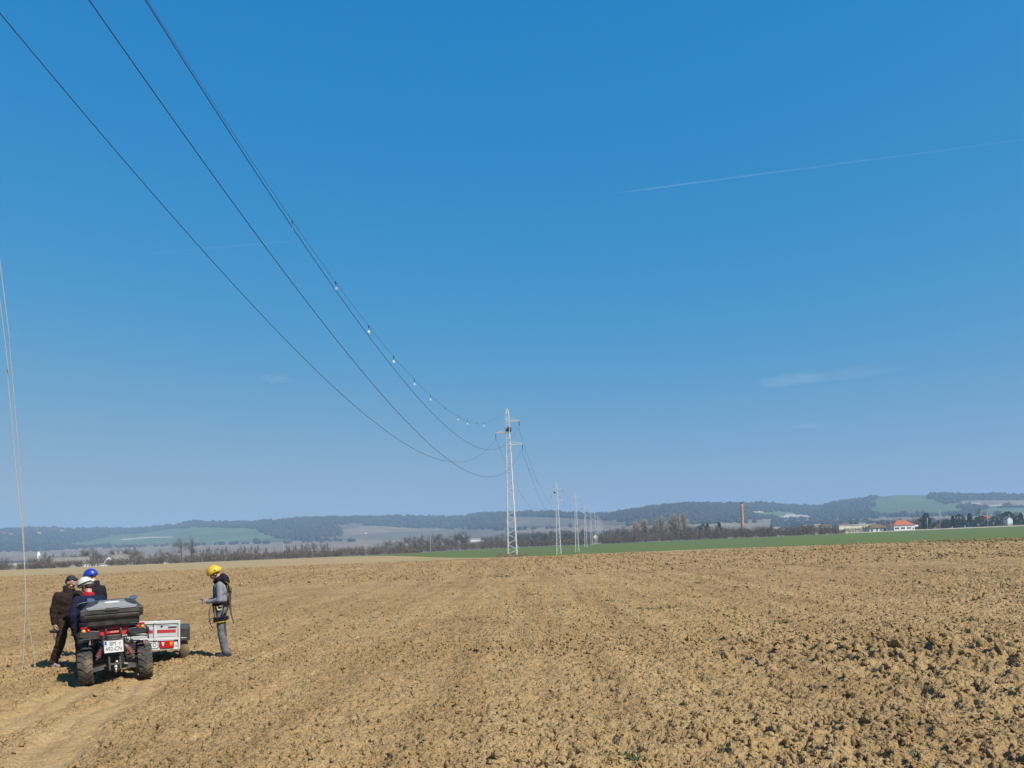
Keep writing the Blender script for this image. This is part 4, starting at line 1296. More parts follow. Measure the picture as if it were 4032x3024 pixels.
for u, h in ((365.8, 7), (283.5, 9), (430.5, 9)):
    m = MB(); m.tube([(0, 0, -0.5), (0, 0, h)], [0.16, 0.11], 8); m.beam((-0.7, 0, h - 0.5), (0.7, 0, h - 0.5), 0.1)
    loc, rz = place(u, 430)
    o = m.build('utility_pole', M_POLE); o.location = loc; o.rotation_euler = (0, 0, rz)
    tag(o, {365.8: 'pale pole standing in the gap right of the thin row', 283.5: 'pale pole in the gap within the thin row', 430.5: 'pale pole in front of the grey clump'}[u], 'pole', 'pale poles along the left hedge')
# --- houses scattered on the far slopes
def on_hill(u, v):
    e = hor(u) - v
    lo, hi = 0.0, 1.0
    for _ in range(40):
        mid = (lo + hi) / 2
        if float(hill_e(np.array([u]), np.array([mid]))[0]) < e: lo = mid
        else: hi = mid
    r = R0 + (float(ridge_r(np.array([u]))[0]) - R0) * lo
    tx = (u - PX) / FPX
    y = r / math.sqrt(1 + tx * tx)
    return (Vector((tx * y, y, CAM_H + y * e / FPX - 1.0)), math.atan2(-tx, 1.0)), r
HH = [(5.8, 535.5, 2.8, M_WALLP, 'pinkish house high on the left slope'), (11.6, 536, 2.6, M_WALLG, 'grey house high on the left slope, right of the pinkish one'),
      (16.8, 534.5, 1.8, M_WALLP, 'small pink cottage high on the left slope'), (34, 531.5, 1.9, M_WALLP, 'pink cottage on the left ridge, beyond the bell tower'), (38.6, 530.3, 2.2, M_WALLP, 'tall pink house breaking the left ridge line'),
      (39.6, 534, 2.3, M_WALLW, 'bright white cottage under the tall pink ridge house'), (44.6, 532, 2.0, M_WALLG, 'grey cottage on the left ridge'), (63, 533, 3.2, M_WALLW, 'wide white house alone on the left ridge'),
      (53, 543.3, 1.8, M_WALLW, 'white cottage above the small green meadow'), (366.5, 533.5, 1.9, M_WALLW, 'little white house in the brown slope left of the nearest pylon'), (611.8, 520, 1.8, M_WALLW, 'little white house on the slope above the substation'),
      (803.8, 513.3, 1.8, M_WALLW, 'white dot of a house on the pale field patch'), (823, 508.5, 1.6, M_WALLG, 'grey hut in the woods right of the pale patch')]
for u, v, wpx, wl, lab in HH:
    g, r_ = on_hill(u, v)
    w = wpx * r_ / FPX
    building('hillside_house', lab, 'house', u, 0, w, w * 0.8, w * 0.6, w * 0.35, wl, M_ROOFO if wl is not M_WALLG else M_ROOFG, 'gable', 0.2, [(-w * .2, w * .3, w * .15, w * .2), (w * .2, w * .3, w * .15, w * .2)], group='houses on the far slopes', gloc=g)
# --- substation and works
building('substation_building', 'small white gabled building between the far pylons', 'building', 594.2, 530, 3.4, 5, 5.2, 1.6, M_WALLW, M_ROOFG, 'end', 0.5)
building('switch_house', 'low white switch house right of the small gabled building', 'building', 597.5, 520, 4.2, 4, 2.6, 0.25, M_WALLW, M_ROOFW, 'flat', 0.0, [(-1, 1.5, 0.7, 0.9), (1, 1.5, 0.7, 0.9)])
# brick chimney
loc, rz = place(743.2, 760, -0.5)
ch = empty('brick_chimney', loc, rz, 'tall round brick factory chimney with iron bands', 'chimney')
CH = 35.5
def ch_r(z): return 1.70 - 0.45 * z / CH
MB().lathe([(ch_r(z), z) for z in np.linspace(0, CH - 1.6, 12)], 24).build('shaft', M_BRICK, ch, True)
MB().lathe([(ch_r(CH) + .0, CH - 1.6), (ch_r(CH) + .16, CH - 1.3), (ch_r(CH) + .16, CH - 0.1), (ch_r(CH) - .2, CH), (ch_r(CH) - .25, CH - 0.8)], 24).build('crown_ring', M_SOOT, ch, True)
for z in np.linspace(2.5, CH - 3, 12):
    MB().lathe([(ch_r(z) + .05, z - 0.09), (ch_r(z) + .08, z - 0.07), (ch_r(z) + .08, z + 0.07), (ch_r(z) + .05, z + 0.09)], 24).build('iron_band', M_IRON, ch, True)
MB().box((0, 0, 0.9), (4.2, 4.2, 3.0)).build('plinth', M_BRICK, ch)
building('brick_works', 'low building with orange red roof at the foot of the brick chimney', 'building', 748.7, 748, 8.5, 7, 1.6, 2.1, M_WALLP, M_ROOFO, 'gable')
building('works_hall', 'white works hall left of the brick chimney', 'hall', 733, 770, 15, 10, 5.6, 1.0, M_WALLW, M_ROOFW, 'gable', 0.45, [(-4, 2, 1.5, 1.5), (0, 2, 1.5, 1.5), (4, 2, 1.5, 1.5)])
building('conveyor_ramp', 'short pale ramp leaning against the foot of the brick chimney', 'ramp', 739.6, 752, 1.2, 4, 3.0, 0.2, M_CONC, M_CONC, 'flat')
building('block_hall', 'white flat-roofed block right of the brick chimney', 'hall', 753.8, 800, 11.5, 9, 9.2, 0.4, M_WALLW, M_ROOFW, 'flat', 0.45, [(-3, 5.2, 1.6, 1.4), (0, 5.2, 1.6, 1.4), (3, 5.2, 1.6, 1.4)])
building('far_white_hall', 'white hall roof showing over the low wood, farther right of the chimney', 'hall', 775.5, 860, 8, 8, 10.2, 0.5, M_WALLW, M_ROOFW, 'flat', 0.45)
building('cream_block', 'cream block half hidden by the low wood right of the chimney', 'building', 779.5, 780, 8.5, 8, 7.0, 0.4, M_WALLC, M_ROOFW, 'flat', 0.45, [(-2.4, 3, 1.2, 1.6), (0, 3, 1.2, 1.6), (2.4, 3, 1.2, 1.6)])
building('brick_barn', 'red brick barn roof in the thicket left of the chimney', 'barn', 705.5, 600, 8, 7, 2.6, 2.4, M_WALLP, M_ROOFB, 'gable', 0.1)
building('thatched_hut', 'small yellowish hut deep in the thicket', 'hut', 659.5, 552, 2.2, 2.5, 4.4, 1.0, M_WALLC, M_ROOFG, 'end')
# --- right hand village
win_c = [(-10.2 + 2.9 * i, 3.4, 0.8, 1.0) for i in range(4)] + [(4.5, 3.2, 0.7, 4.2), (6.6, 3.2, 0.6, 4.2)]
building('cream_hall', 'long cream flat-roofed hall left of the brown-roofed house', 'hall', 855, 600, 29.0, 9, 6.2, 0.5, M_WALLC, M_ROOFW, 'flat', 0.48, win_c)
building('rooftop_unit', 'white box standing on the cream hall roof', 'roof unit', 862.5, 600, 5.0, 4, 1.3, 0.15, M_WALLW, M_ROOFW, 'flat', dz=6.75)
building('brown_roof_house', 'white house with a mossy brown hip roof', 'house', 876.5, 545, 13.5, 8, 2.9, 2.9, M_WALLW, M_ROOFB, 'hip', 0.5, [(-1.5, 1.6, 1.0, 1.2), (1.4, 1.6, 1.0, 1.2), (4.3, 1.6, 1.0, 1.2)], [(-5.2, 1.6, 2.2)], eave=0.6)
building('orange_roof_house', 'white house with a bright orange hip roof', 'house', 901.5, 535, 14.4, 9, 4.1, 3.6, M_WALLW, M_ROOFO, 'hip', 0.5,
         [(-6.2, 2.1, 0.7, 1.1), (-5.2, 2.1, 0.7, 1.1), (-4.2, 2.1, 0.7, 1.1), (-2.0, 2.1, 0.7, 1.1), (-1.1, 2.1, 0.7, 1.1), (-0.2, 2.1, 0.7, 1.1), (2.1, 2.1, 0.6, 1.1), (3.1, 2.1, 0.6, 1.1), (4.1, 2.1, 0.6, 1.1), (6.2, 1.7, 0.8, 0.8)], eave=0.5)
building('kiosk', 'small pale kiosk with a red front right of the orange-roofed house', 'kiosk', 916.3, 538, 2.6, 3, 2.9, 0.9, mat('red_panel', (0.42, 0.06, 0.06), .7, .15, 1), M_WALLC, 'gable')
building('yellow_cottage', 'small yellow cottage with red roof behind the cream hall', 'house', 838.5, 860, 7.6, 6, 6.4, 2.0, M_WALLC, M_ROOFO, 'gable', 0.5)
building('brick_gable_hut', 'small brick hut with a steep gable behind the tall concrete pole', 'hut', 938, 556, 5.2, 5, 1.4, 3.4, M_WALLP, M_ROOFB, 'end')
building('white_gable_house', 'white gable ends showing in the evergreen stand', 'house', 1008.5, 560, 3.8, 5, 5.6, 1.6, M_WALLW, M_ROOFG, 'end', 0.6)
building('flat_shed', 'long low pale shed at the far right edge', 'shed', 1003, 640, 9, 6, 11.0, 0.3, M_WALLG, M_ROOFW, 'flat')
for u, d, w, h, wl, kd, lab in ((806, 700, 7.0, 8.2, M_WALLW, 'flat', 'small white flat-roofed block over the low wood, midway to the cream hall'), (816.5, 720, 6.0, 8.6, M_WALLC, 'flat', 'small cream block over the low wood, left of the yellow cottage'),
                                (826, 690, 8.5, 7.2, M_WALLW, 'gable', 'low white house over the hedge, just left of the yellow cottage'), (845, 700, 5.0, 8.4, M_WALLC, 'gable', 'little cream house peering over the left end of the cream hall')):
    building('small_house', lab, 'house', u, d, w, 6, h, 1.2, wl, M_ROOFW if kd == 'flat' else M_ROOFB, kd, 0.45, [(-w * .25, h - 1.6, 0.8, 1.0), (w * .2, h - 1.6, 0.8, 1.0)])
# church
loc, rz = place(980.5, 680)
chu = empty('village_church', loc, rz, 'village church with white tower and dark spire above the evergreens', 'church')
tw = MB().box((0, 0, 6.3), (3.0, 3.0, 12.6)).build('tower', M_WALLW, chu)
MB().box((-0.1, -1.52, 10.9), (0.7, 0.1, 1.6)).build('belfry_window', M_GLASS, tw)
MB().lathe([(2.2, 12.6), (1.7, 13.6), (0.9, 14.6), (0.75, 15.6), (0.3, 17.2), (0.05, 19.6)], 8).build('spire', M_IRON, chu)
MB().box((5.0, 0.5, 3.6), (7.0, 5.0, 7.2)).build('nave', M_WALLW, chu)
MB().prism([(-3.0, 7.2), (3.0, 7.2), (0, 10.8)], 1.45, 8.6, 'x').build('roof', M_ROOFO, chu)
# poles and posts
def pole(name, u, d, h, r_, label, arm=0.0, m_=None, lamp=False):
    loc, rz = place(u, d, -0.3)
    t = empty(name, loc, rz, label, 'street lamp' if lamp else 'pole')
    MB().tube([(0, 0, 0), (0, 0, h)], [r_, r_ * 0.6], 10).build('shaft', m_ or M_POLE, t, True)
    if arm: MB().beam((-arm, 0, h - 0.4), (arm, 0, h - 0.4), 0.14).build('crossarm', M_IRON, t)
    if lamp: MB().box((0.2, 0, h + 0.05), (1.0, 0.3, 0.18)).build('lamp_head', M_GALV, t)
pole('utility_pole', 940.6, 527, 13.2, 0.34, 'tall thick concrete pole at the edge of the green field', 0.0)
pole('utility_pole', 988.2, 545, 11.6, 0.30, 'tall concrete pole in front of the church roof', 0.0)
pole('utility_pole', 891.6, 530, 10.0, 0.20, 'slim pole at the left corner of the orange-roofed house', 0.5)
pole('utility_pole', 854.2, 560, 9.0, 0.18, 'slim pole in front of the cream hall', 0.5)
pole('utility_pole', 928.0, 545, 9.0, 0.16, 'thin grey pole left of the tall thick concrete pole', 0.0, M_GALV)
pole('street_lamp', 886.0, 560, 7.5, 0.10, 'street lamp between the brown and the orange roof', 0, M_GALV, True)
pole('street_lamp', 920.6, 540, 6.0, 0.10, 'street lamp right of the small kiosk', 0, M_GALV, True)
pole('utility_pole', 767.6, 540, 0.1, 0.1, 'x') if False else None
for u, lab in ((952.7, 'white marker post beside the road, left one'), (965.6, 'white marker post beside the road, right one')):
    loc, rz = place(u, 527, -0.1)
    o = MB().prism([(-0.5, 0), (0.5, 0), (0.28, 1.9), (-0.2, 1.9)], -0.3, 0.3).build('marker_post', M_WALLW); o.location = loc; o.rotation_euler = (0, 0, rz)
    tag(o, lab, 'post', 'white road posts')
for u, z, lab in ((979, 2.0, 'white round sign left of the concrete pole by the church'), (994, 2.6, 'white round sign right of the concrete pole by the church')):
    loc, rz = place(u, 538)
    t = empty('road_sign', loc, rz, lab, 'sign', 'white round road signs')
    MB().tube([(0, 0, -0.3), (0, 0, z)], 0.06, 6).build('post', M_GALV, t)
    MB().lathe([(0, -0.03), (0.6, -0.03), (0.6, 0.03), (0, 0.03)], 18, (0, -0.1, z + 0.3), Matrix.Rotation(R(90), 3, 'X')).build('disc', M_WPLATE, t)
# the road behind the green field, on a low bank
V, F = [], []
uu_ = np.arange(860, 1120, 6.0)
for u in uu_:
    for k_, (d, dz) in enumerate(((523, -0.3), (524.5, 0.55), (531, 0.6), (534, -0.3))):
        x = d * (u - PX) / FPX
        V.append((x, d, float(land(x, d)) + dz))
for i in range(len(uu_) - 1):
    for k_ in range(3):
        F.append((i * 4 + k_, i * 4 + k_ + 1, (i + 1) * 4 + k_ + 1, (i + 1) * 4 + k_))
rd = MB().add(V, F).build('road', mat('pale_road', (0.42, 0.37, 0.30), 0.95, 0.15, 0.4))
rd['kind'] = 'structure'

# ================================================================ sky: contrail and thin clouds (volumes)
def vol_mat(name, dens, col=(1, 1, 1), an=0.0):
    m_ = bpy.data.materials.new(name); m_.use_nodes = True
    nt = m_.node_tree
    for n in list(nt.nodes): nt.nodes.remove(n)
    o = nt.nodes.new('ShaderNodeOutputMaterial'); v = nt.nodes.new('ShaderNodeVolumePrincipled')
    v.inputs['Color'].default_value = (*col, 1); v.inputs['Density'].default_value = dens; v.inputs['Anisotropy'].default_value = an
    nt.links.new(v.outputs[0], o.inputs['Volume'])
    return m_
def sky_pt(u, v, z):
    a, b = ray(u, v)
    y = (z - CAM_H) / b
    return Vector((a * y, y, z))
def contrail(p, q, zz, r0, r1, dens, label, secs=8, n=8):
    """a trail of ice, cut into sections that thin out from p to q"""
    A, B = sky_pt(*p, zz), sky_pt(*q, zz)
    t_ = empty('contrail', A, 0, label, 'contrail', 'contrails')
    for k in range(secs):
        m = MB(); pts = []; rs = []
        for i in range(n + 1):
            t = (k + i / n) / secs
            w = mnoise.noise(Vector((t * 22, 3.1, 0)))
            pts.append(A.lerp(B, t) - A + Vector((0, 0, 16 * w)))
            rs.append((r0 + (r1 - r0) * t) * (1 + 0.2 * w) * (0.25 + 0.75 * min(1, t * 12)))
        m.tube(pts, rs, 8)
        m.build('trail_section', vol_mat('contrail_ice', dens[0] * (dens[1] / dens[0]) ** (k / (secs - 1))), t_, True)
    return t_
contrail((615, 193.2), (1040, 137.5), 9500.0, 20.0, 30.0, (0.0034, 0.0004), 'thin white contrail rising to the right edge of the sky')
contrail((298, 240.5), (150, 253.5), 9500.0, 24.0, 40.0, (0.0005, 0.0002), 'faint contrail crossing behind the wires on the left', 4)
def wisp(u, v, wpx, hpx, zz, dens, label, seed):
    c = sky_pt(u, v, zz)
    d = c.length
    m = MB(); m.ball((0, 0, 0), (wpx / 2 * d / FPX, wpx / 3 * d / FPX, hpx / 2 * d / FPX), 26, 12)
    V = []
    for p in m.v:
        q = Vector(p) * (6.0 / (wpx * d / FPX))
        k_ = 1 + 0.45 * mnoise.noise(q + Vector((seed, 0, 0))) + 0.25 * mnoise.noise(q * 3 + Vector((0, seed, 0)))
        V.append((p[0] * k_, p[1] * k_, p[2] * (k_ + 0.5 * mnoise.noise(q * 2 + Vector((9, seed, 2))))))
    m.v = V
    o = m.build('thin_cloud', vol_mat('cloud_wisp', dens), None, True)
    o.location = c
    o.rotation_euler = (0, -ROLL * 0.0, math.atan2(-c.x, c.y))
    return tag(o, label, 'cloud', 'thin clouds')
wisp(277, 379, 26, 9, 5000, 0.00012, 'small faint white cloud left of the middle of the sky', 1.3)
wisp(790, 380, 62, 9, 5000, 0.00010, 'long faint white cloud low in the right half of the sky', 4.7)
wisp(850, 374, 80, 5, 5000, 0.00006, 'thin tail of cloud beside the long faint cloud', 8.1)
wisp(806, 426, 26, 3.5, 5000, 0.0001, 'tiny streak of cloud above the right hills', 2.9)

# ================================================================ quad bike
M_TYRE = mat('dusty_rubber', (0.055, 0.052, 0.046), 0.9, 0.25, 12.0, dirt=(0.27, 0.20, 0.12), dirt_amt=0.75, dirt_scale=5.0)
M_TYREM = mat('muddy_rubber', (0.16, 0.11, 0.065), 0.95, 0.25, 12.0, dirt=(0.33, 0.23, 0.12), dirt_amt=0.9, dirt_scale=4.0)
M_RIM = mat('rim_metal', (0.16, 0.16, 0.16), 0.4, 0.1, 10.0, metal=0.6)
M_PLAS = mat('grey_black_plastic', (0.032, 0.033, 0.036), 0.42, 0.25, 14.0, dirt=(0.20, 0.16, 0.11), dirt_amt=0.28, dirt_scale=5.0)
M_PLAS2 = mat('cargo_box_plastic', (0.026, 0.028, 0.031), 0.5, 0.2, 14.0, dirt=(0.20, 0.16, 0.12), dirt_amt=0.35, dirt_scale=6.0)
M_LID = mat('grey_lid_panel', (0.29, 0.30, 0.295), 0.45, 0.15, 20.0, dirt=(0.30, 0.26, 0.2), dirt_amt=0.25, dirt_scale=9.0)
M_RED = mat('red_bodywork', (0.72, 0.030, 0.045), 0.3, 0.1, 8.0, dirt=(0.34, 0.20, 0.12), dirt_amt=0.15, dirt_scale=7.0)
M_REDL = mat('red_lens', (0.55, 0.015, 0.02), 0.15, 0.1, 20.0)
M_ORL = mat('orange_lens', (0.85, 0.30, 0.015), 0.15, 0.1, 20.0)
M_CLRL = mat('clear_lens', (0.75, 0.75, 0.72), 0.12, 0.1, 20.0)
M_STEEL = mat('dusty_steel', (0.13, 0.135, 0.135), 0.5, 0.25, 14.0, metal=0.5, dirt=(0.28, 0.22, 0.15), dirt_amt=0.5, dirt_scale=8.0)
M_CHROME = mat('bright_steel', (0.62, 0.60, 0.55), 0.3, 0.1, 10.0, metal=0.7)
M_SPRING = mat('red_spring', (0.34, 0.07, 0.06), 0.6, 0.2, 10.0, dirt=(0.25, 0.18, 0.12), dirt_amt=0.6, dirt_scale=14.0)
M_WHITEP = mat('plate_white', (0.80, 0.81, 0.80), 0.4, 0.03, 10.0)
M_INK = mat('black_print', (0.012, 0.012, 0.014), 0.6, 0.05, 10.0)
M_BLUEP = mat('plate_blue', (0.03, 0.07, 0.42), 0.5, 0.05, 10.0)
M_MIRR = mat('mirror_glass', (0.75, 0.78, 0.80), 0.05, 0.02, 5.0, metal=1.0)
M_FRAME = mat('black_frame', (0.016, 0.015, 0.016), 0.6, 0.2, 10.0)

def text_obj(txt, size, m_, parent, loc, name='lettering', bold=0.0, shear=0.0, sx=1.0):
    """flat lettering that reads from behind the vehicle (local -y)"""
    c = bpy.data.curves.new(name, 'FONT')
    c.body = txt; c.size = size; c.align_x = 'CENTER'; c.align_y = 'CENTER'
    c.extrude = 0.0008; c.offset = bold; c.shear = shear; c.resolution_u = 3
    o = bpy.data.objects.new(name, c); COL.objects.link(o)
    dg = bpy.context.evaluated_depsgraph_get()
    me = bpy.data.meshes.new_from_object(o.evaluated_get(dg))
    bpy.data.objects.remove(o)
    me.materials.clear()
    o = mesh_obj(name, me, m_, parent)
    o.location = loc; o.rotation_euler = (R(90), 0, 0); o.scale = (sx, 1, 1)
    return o
def rrect(hx, y0, y1, z, r_, n=4, tilt=0.0):
    """rounded rectangle outline at height z"""
    P = []
    cx = [(hx - r_, y1 - r_, 0), (-hx + r_, y1 - r_, 90), (-hx + r_, y0 + r_, 180), (hx - r_, y0 + r_, 270)]
    for x, y, a in cx:
        for i in range(n + 1):
            t = R(a + 90 * i / n)
            px, py = x + r_ * math.cos(t), y + r_ * math.sin(t)
            P.append((px, py, z + tilt * py))
    return P
def loft(m, secs, cap=True):
    n = len(secs[0])
    V = [p for s in secs for p in s]
    F = []
    for i in range(len(secs) - 1):
        for j in range(n):
            F.append((i * n + j, i * n + (j + 1) % n, (i + 1) * n + (j + 1) % n, (i + 1) * n + j))
    if cap:
        F.append(tuple(range(n))[::-1]); F.append(tuple((len(secs) - 1) * n + j for j in range(n)))
    return m.add(V, F)
RX = Matrix.Rotation(R(90), 3, 'Y')
def wheel_meshes(rad, w, lug=True, rimr=0.62):
    t = MB()
    hw = w / 2
    prof = [(rad * rimr, -hw * 0.8), (rad * 0.78, -hw), (rad * 0.9, -hw * 0.98), (rad * 0.97, -hw * 0.72), (rad, -hw * 0.3), (rad, hw * 0.3), (rad * 0.97, hw * 0.72), (rad * 0.9, hw * 0.98), (rad * 0.78, hw), (rad * rimr, hw * 0.8)]
    t.lathe(prof, 36, (0, 0, 0), RX)
    if lug:
        n = 16
        for i in range(n):
            for s in (-1, 1):
                a = 2 * math.pi * (i + (0.5 if s > 0 else 0)) / n
                rot = Matrix.Rotation(a, 3, 'X')
                t.box(rot @ Vector((s * hw * 0.40, 0, rad * 1.0)), (hw * 0.88, rad * 0.20, rad * 0.075), rot @ Matrix.Rotation(s * R(34), 3, 'Z'))
                t.box(rot @ Vector((s * hw * 0.84, rad * 0.07, rad * 0.945)), (hw * 0.30, rad * 0.20, rad * 0.07), rot @ Matrix.Rotation(s * R(38), 3, 'Y'))
                if i % 2 == 0:
                    t.box(rot @ Matrix.Rotation(R(11), 3, 'X') @ Vector((s * hw * 0.12, 0, rad * 1.0)), (hw * 0.34, rad * 0.10, rad * 0.09), rot @ Matrix.Rotation(R(11), 3, 'X') @ Matrix.Rotation(s * R(-25), 3, 'Z'))
    r_ = MB()
    r_.lathe([(0.02, -hw * 0.25), (rad * 0.3, -hw * 0.3), (rad * 0.5, -hw * 0.5), (rad * rimr, -hw * 0.8), (rad * (rimr - .03), hw * 0.8), (rad * 0.5, hw * 0.5), (rad * 0.3, hw * 0.3), (0.02, hw * 0.25)], 28, (0, 0, 0), RX)
    return t.mesh('tyre'), r_.mesh('rim', True)

ATV_LOC = Vector((-6.46, 12.50, 0.0))
ATV_LOC.z = float(land(ATV_LOC.x, ATV_LOC.y)) - 0.012
atv = empty('quad_bike', ATV_LOC, R(27), 'red and black quad bike seen from behind with a black cargo box', 'quad bike')
WT, WR = wheel_meshes(0.30, 0.235)
WB = 1.20
for sx, yy, sc_ in ((-1, 0, 1.0), (1, 0, 1.0), (-1, WB, 0.93), (1, WB, 0.93)):
    w_ = empty('wheel', (sx * 0.475, yy, 0.30 * sc_), 0); w_.parent = atv
    w_.scale = (sc_, sc_, sc_)
    w_.rotation_euler = (R(17 * (sx + 2) + yy * 30), 0, R(5 * (yy > 0)))
    mesh_obj('tyre', WT, M_TYRE, w_); mesh_obj('rim', WR, M_RIM, w_)
atv.rotation_euler = (0, R(-1.2), R(27))
atv.scale = (0.9, 0.9, 0.9)
# frame, engine, belly
m = MB()
m.box((0, 0.55, 0.42), (0.34, 0.75, 0.26)); m.box((0, 0.0, 0.44), (0.30, 0.34, 0.30)); m.box((0, 0.02, 0.30), (0.2, 0.26, 0.16))
for s in (-1, 1):
    m.tube([(s * 0.17, -0.20, 0.46), (s * 0.17, 0.1, 0.30), (s * 0.17, WB - 0.1, 0.30), (s * 0.16, WB + 0.22, 0.48)], 0.02, 8)
    m.tube([(s * 0.15, -0.22, 0.66), (s * 0.16, 0.3, 0.62), (s * 0.16, WB, 0.66)], 0.018, 8)
    m.tube([(s * 0.15, -0.22, 0.66), (s * 0.17, -0.20, 0.46)], 0.018, 8)
bevel(m.build('frame', M_FRAME, atv), 0.02)
# wishbones, hubs and drive shafts
for yy in (0.0, WB):
    for s in (-1, 1):
        m = MB()
        m.tube([(s * 0.13, yy - 0.16, 0.31), (s * 0.24, yy - 0.15, 0.285), (s * 0.40, yy - 0.04, 0.235)], 0.021, 8)
        m.tube([(s * 0.13, yy + 0.14, 0.31), (s * 0.40, yy + 0.03, 0.235)], 0.021, 8)
        m.tube([(s * 0.13, yy - 0.13, 0.40), (s * 0.39, yy - 0.02, 0.36)], 0.018, 8)
        m.box((s * 0.275, yy - 0.165, 0.265), (0.17, 0.035, 0.075), Matrix.Rotation(s * R(11), 3, 'Y'))
        m.build('suspension_arm', M_STEEL, atv, False)
        m = MB(); m.box((s * 0.40, yy - 0.01, 0.30), (0.07, 0.11, 0.20)); m.tube([(s * 0.12, yy, 0.335), (s * 0.42, yy, 0.30)], 0.026, 10)
        bevel(m.build('hub', M_STEEL, atv), 0.015)
        if yy == 0:
            a_, b_ = Vector((s * 0.155, -0.20, 0.62)), Vector((s * 0.305, -0.17, 0.37))
            sh = MB().tube([a_, a_.lerp(b_, 0.55)], 0.030, 10).tube([a_.lerp(b_, .5), b_], 0.019, 10).build('shock_absorber', M_CHROME, atv, True)
            P = []
            d_ = (b_ - a_).normalized(); ax_ = d_.cross(Vector((0, 1, 0))).normalized(); bx_ = d_.cross(ax_)
            for i in range(85):
                t = i / 84
                P.append(a_.lerp(b_, 0.08 + 0.72 * t) + (ax_ * math.cos(t * 44) + bx_ * math.sin(t * 44)) * 0.042)
            MB().tube(P, 0.0095, 5).build('spring', M_SPRING, sh, True)
# skid plate, hitch frame and tow ball
MB().box((0.17, 0.18, 0.215), (0.36, 0.5, 0.012)).build('skid_plate', M_CHROME, atv)
m = MB()
for s in (-1, 1): m.box((s * 0.085 - 0.01, -0.255, 0.33), (0.032, 0.04, 0.25))
m.box((-0.01, -0.25, 0.305), (0.2, 0.045, 0.035)); m.box((0.0, -0.285, 0.24), (0.075, 0.10, 0.03))
hb = bevel(m.build('hitch_frame', M_STEEL, atv), 0.006)
MB().ball((0.0, -0.33, 0.265), 0.034, 16, 10).tube([(0, -0.33, 0.17), (0, -0.33, 0.25)], [0.02, 0.016], 10).build('tow_ball', M_CHROME, hb, True)
MB().tube([(0.02, -0.28, 0.335), (0.02, -0.24, 0.35)], 0.026, 10).build('bolt', M_CHROME, hb, True)
# exhaust end
MB().tube([(0.205, -0.05, 0.62), (0.205, -0.22, 0.63)], [0.04, 0.042], 14).tube([(0.19, -0.26, 0.64), (0.19, -0.18, 0.64)], 0.016, 12).tube([(0.222, -0.26, 0.632), (0.222, -0.18, 0.632)], 0.015, 12).build('exhaust', mat('scorched_steel', (0.42, 0.34, 0.24), .5, .2, 20, metal=.4), atv, True)
# bodywork: red rear panels
m = MB()
for s in (-1, 1):
    m.prism([(s * 0.07, 0.805), (s * 0.225, 0.845), (s * 0.245, 0.735), (s * 0.13, 0.70), (s * 0.10, 0.745)], -0.245, -0.10)
m.prism([(-0.125, 0.80), (0.125, 0.80), (0.11, 0.745), (-0.11, 0.745)], -0.252, -0.12)
m.prism([(-0.24, 0.86), (0.24, 0.86), (0.25, 0.80), (-0.25, 0.80)], -0.20, 0.35)
m.prism([(-0.17, 0.92), (0.17, 0.92), (0.24, 0.80), (0.2, 0.64), (-0.2, 0.64), (-0.24, 0.80)], 0.62, 1.25)
bd = bevel(m.build('body_panel', M_RED, atv), 0.012)
text_obj('ACCESS', 0.040, M_WHITEP, bd, (0.01, -0.2535, 0.776), shear=0.25, sx=0.9)
m = MB(); m.box((0, -0.25, 0.70), (0.22, 0.06, 0.09)); m.box((0.0, -0.275, 0.655), (0.085, 0.05, 0.06)); m.box((-0.145, -0.24, 0.61), (0.09, 0.08, 0.11))
bevel(m.build('tail_housing', M_PLAS, atv), 0.012)
# seat
m = MB()
loft(m, [rrect(0.16, 0.25, 0.72, 0.80, 0.06), rrect(0.17, 0.24, 0.74, 0.86, 0.07), rrect(0.13, 0.27, 0.71, 0.905, 0.06)])
m.build('seat', M_BLACK, atv, True)
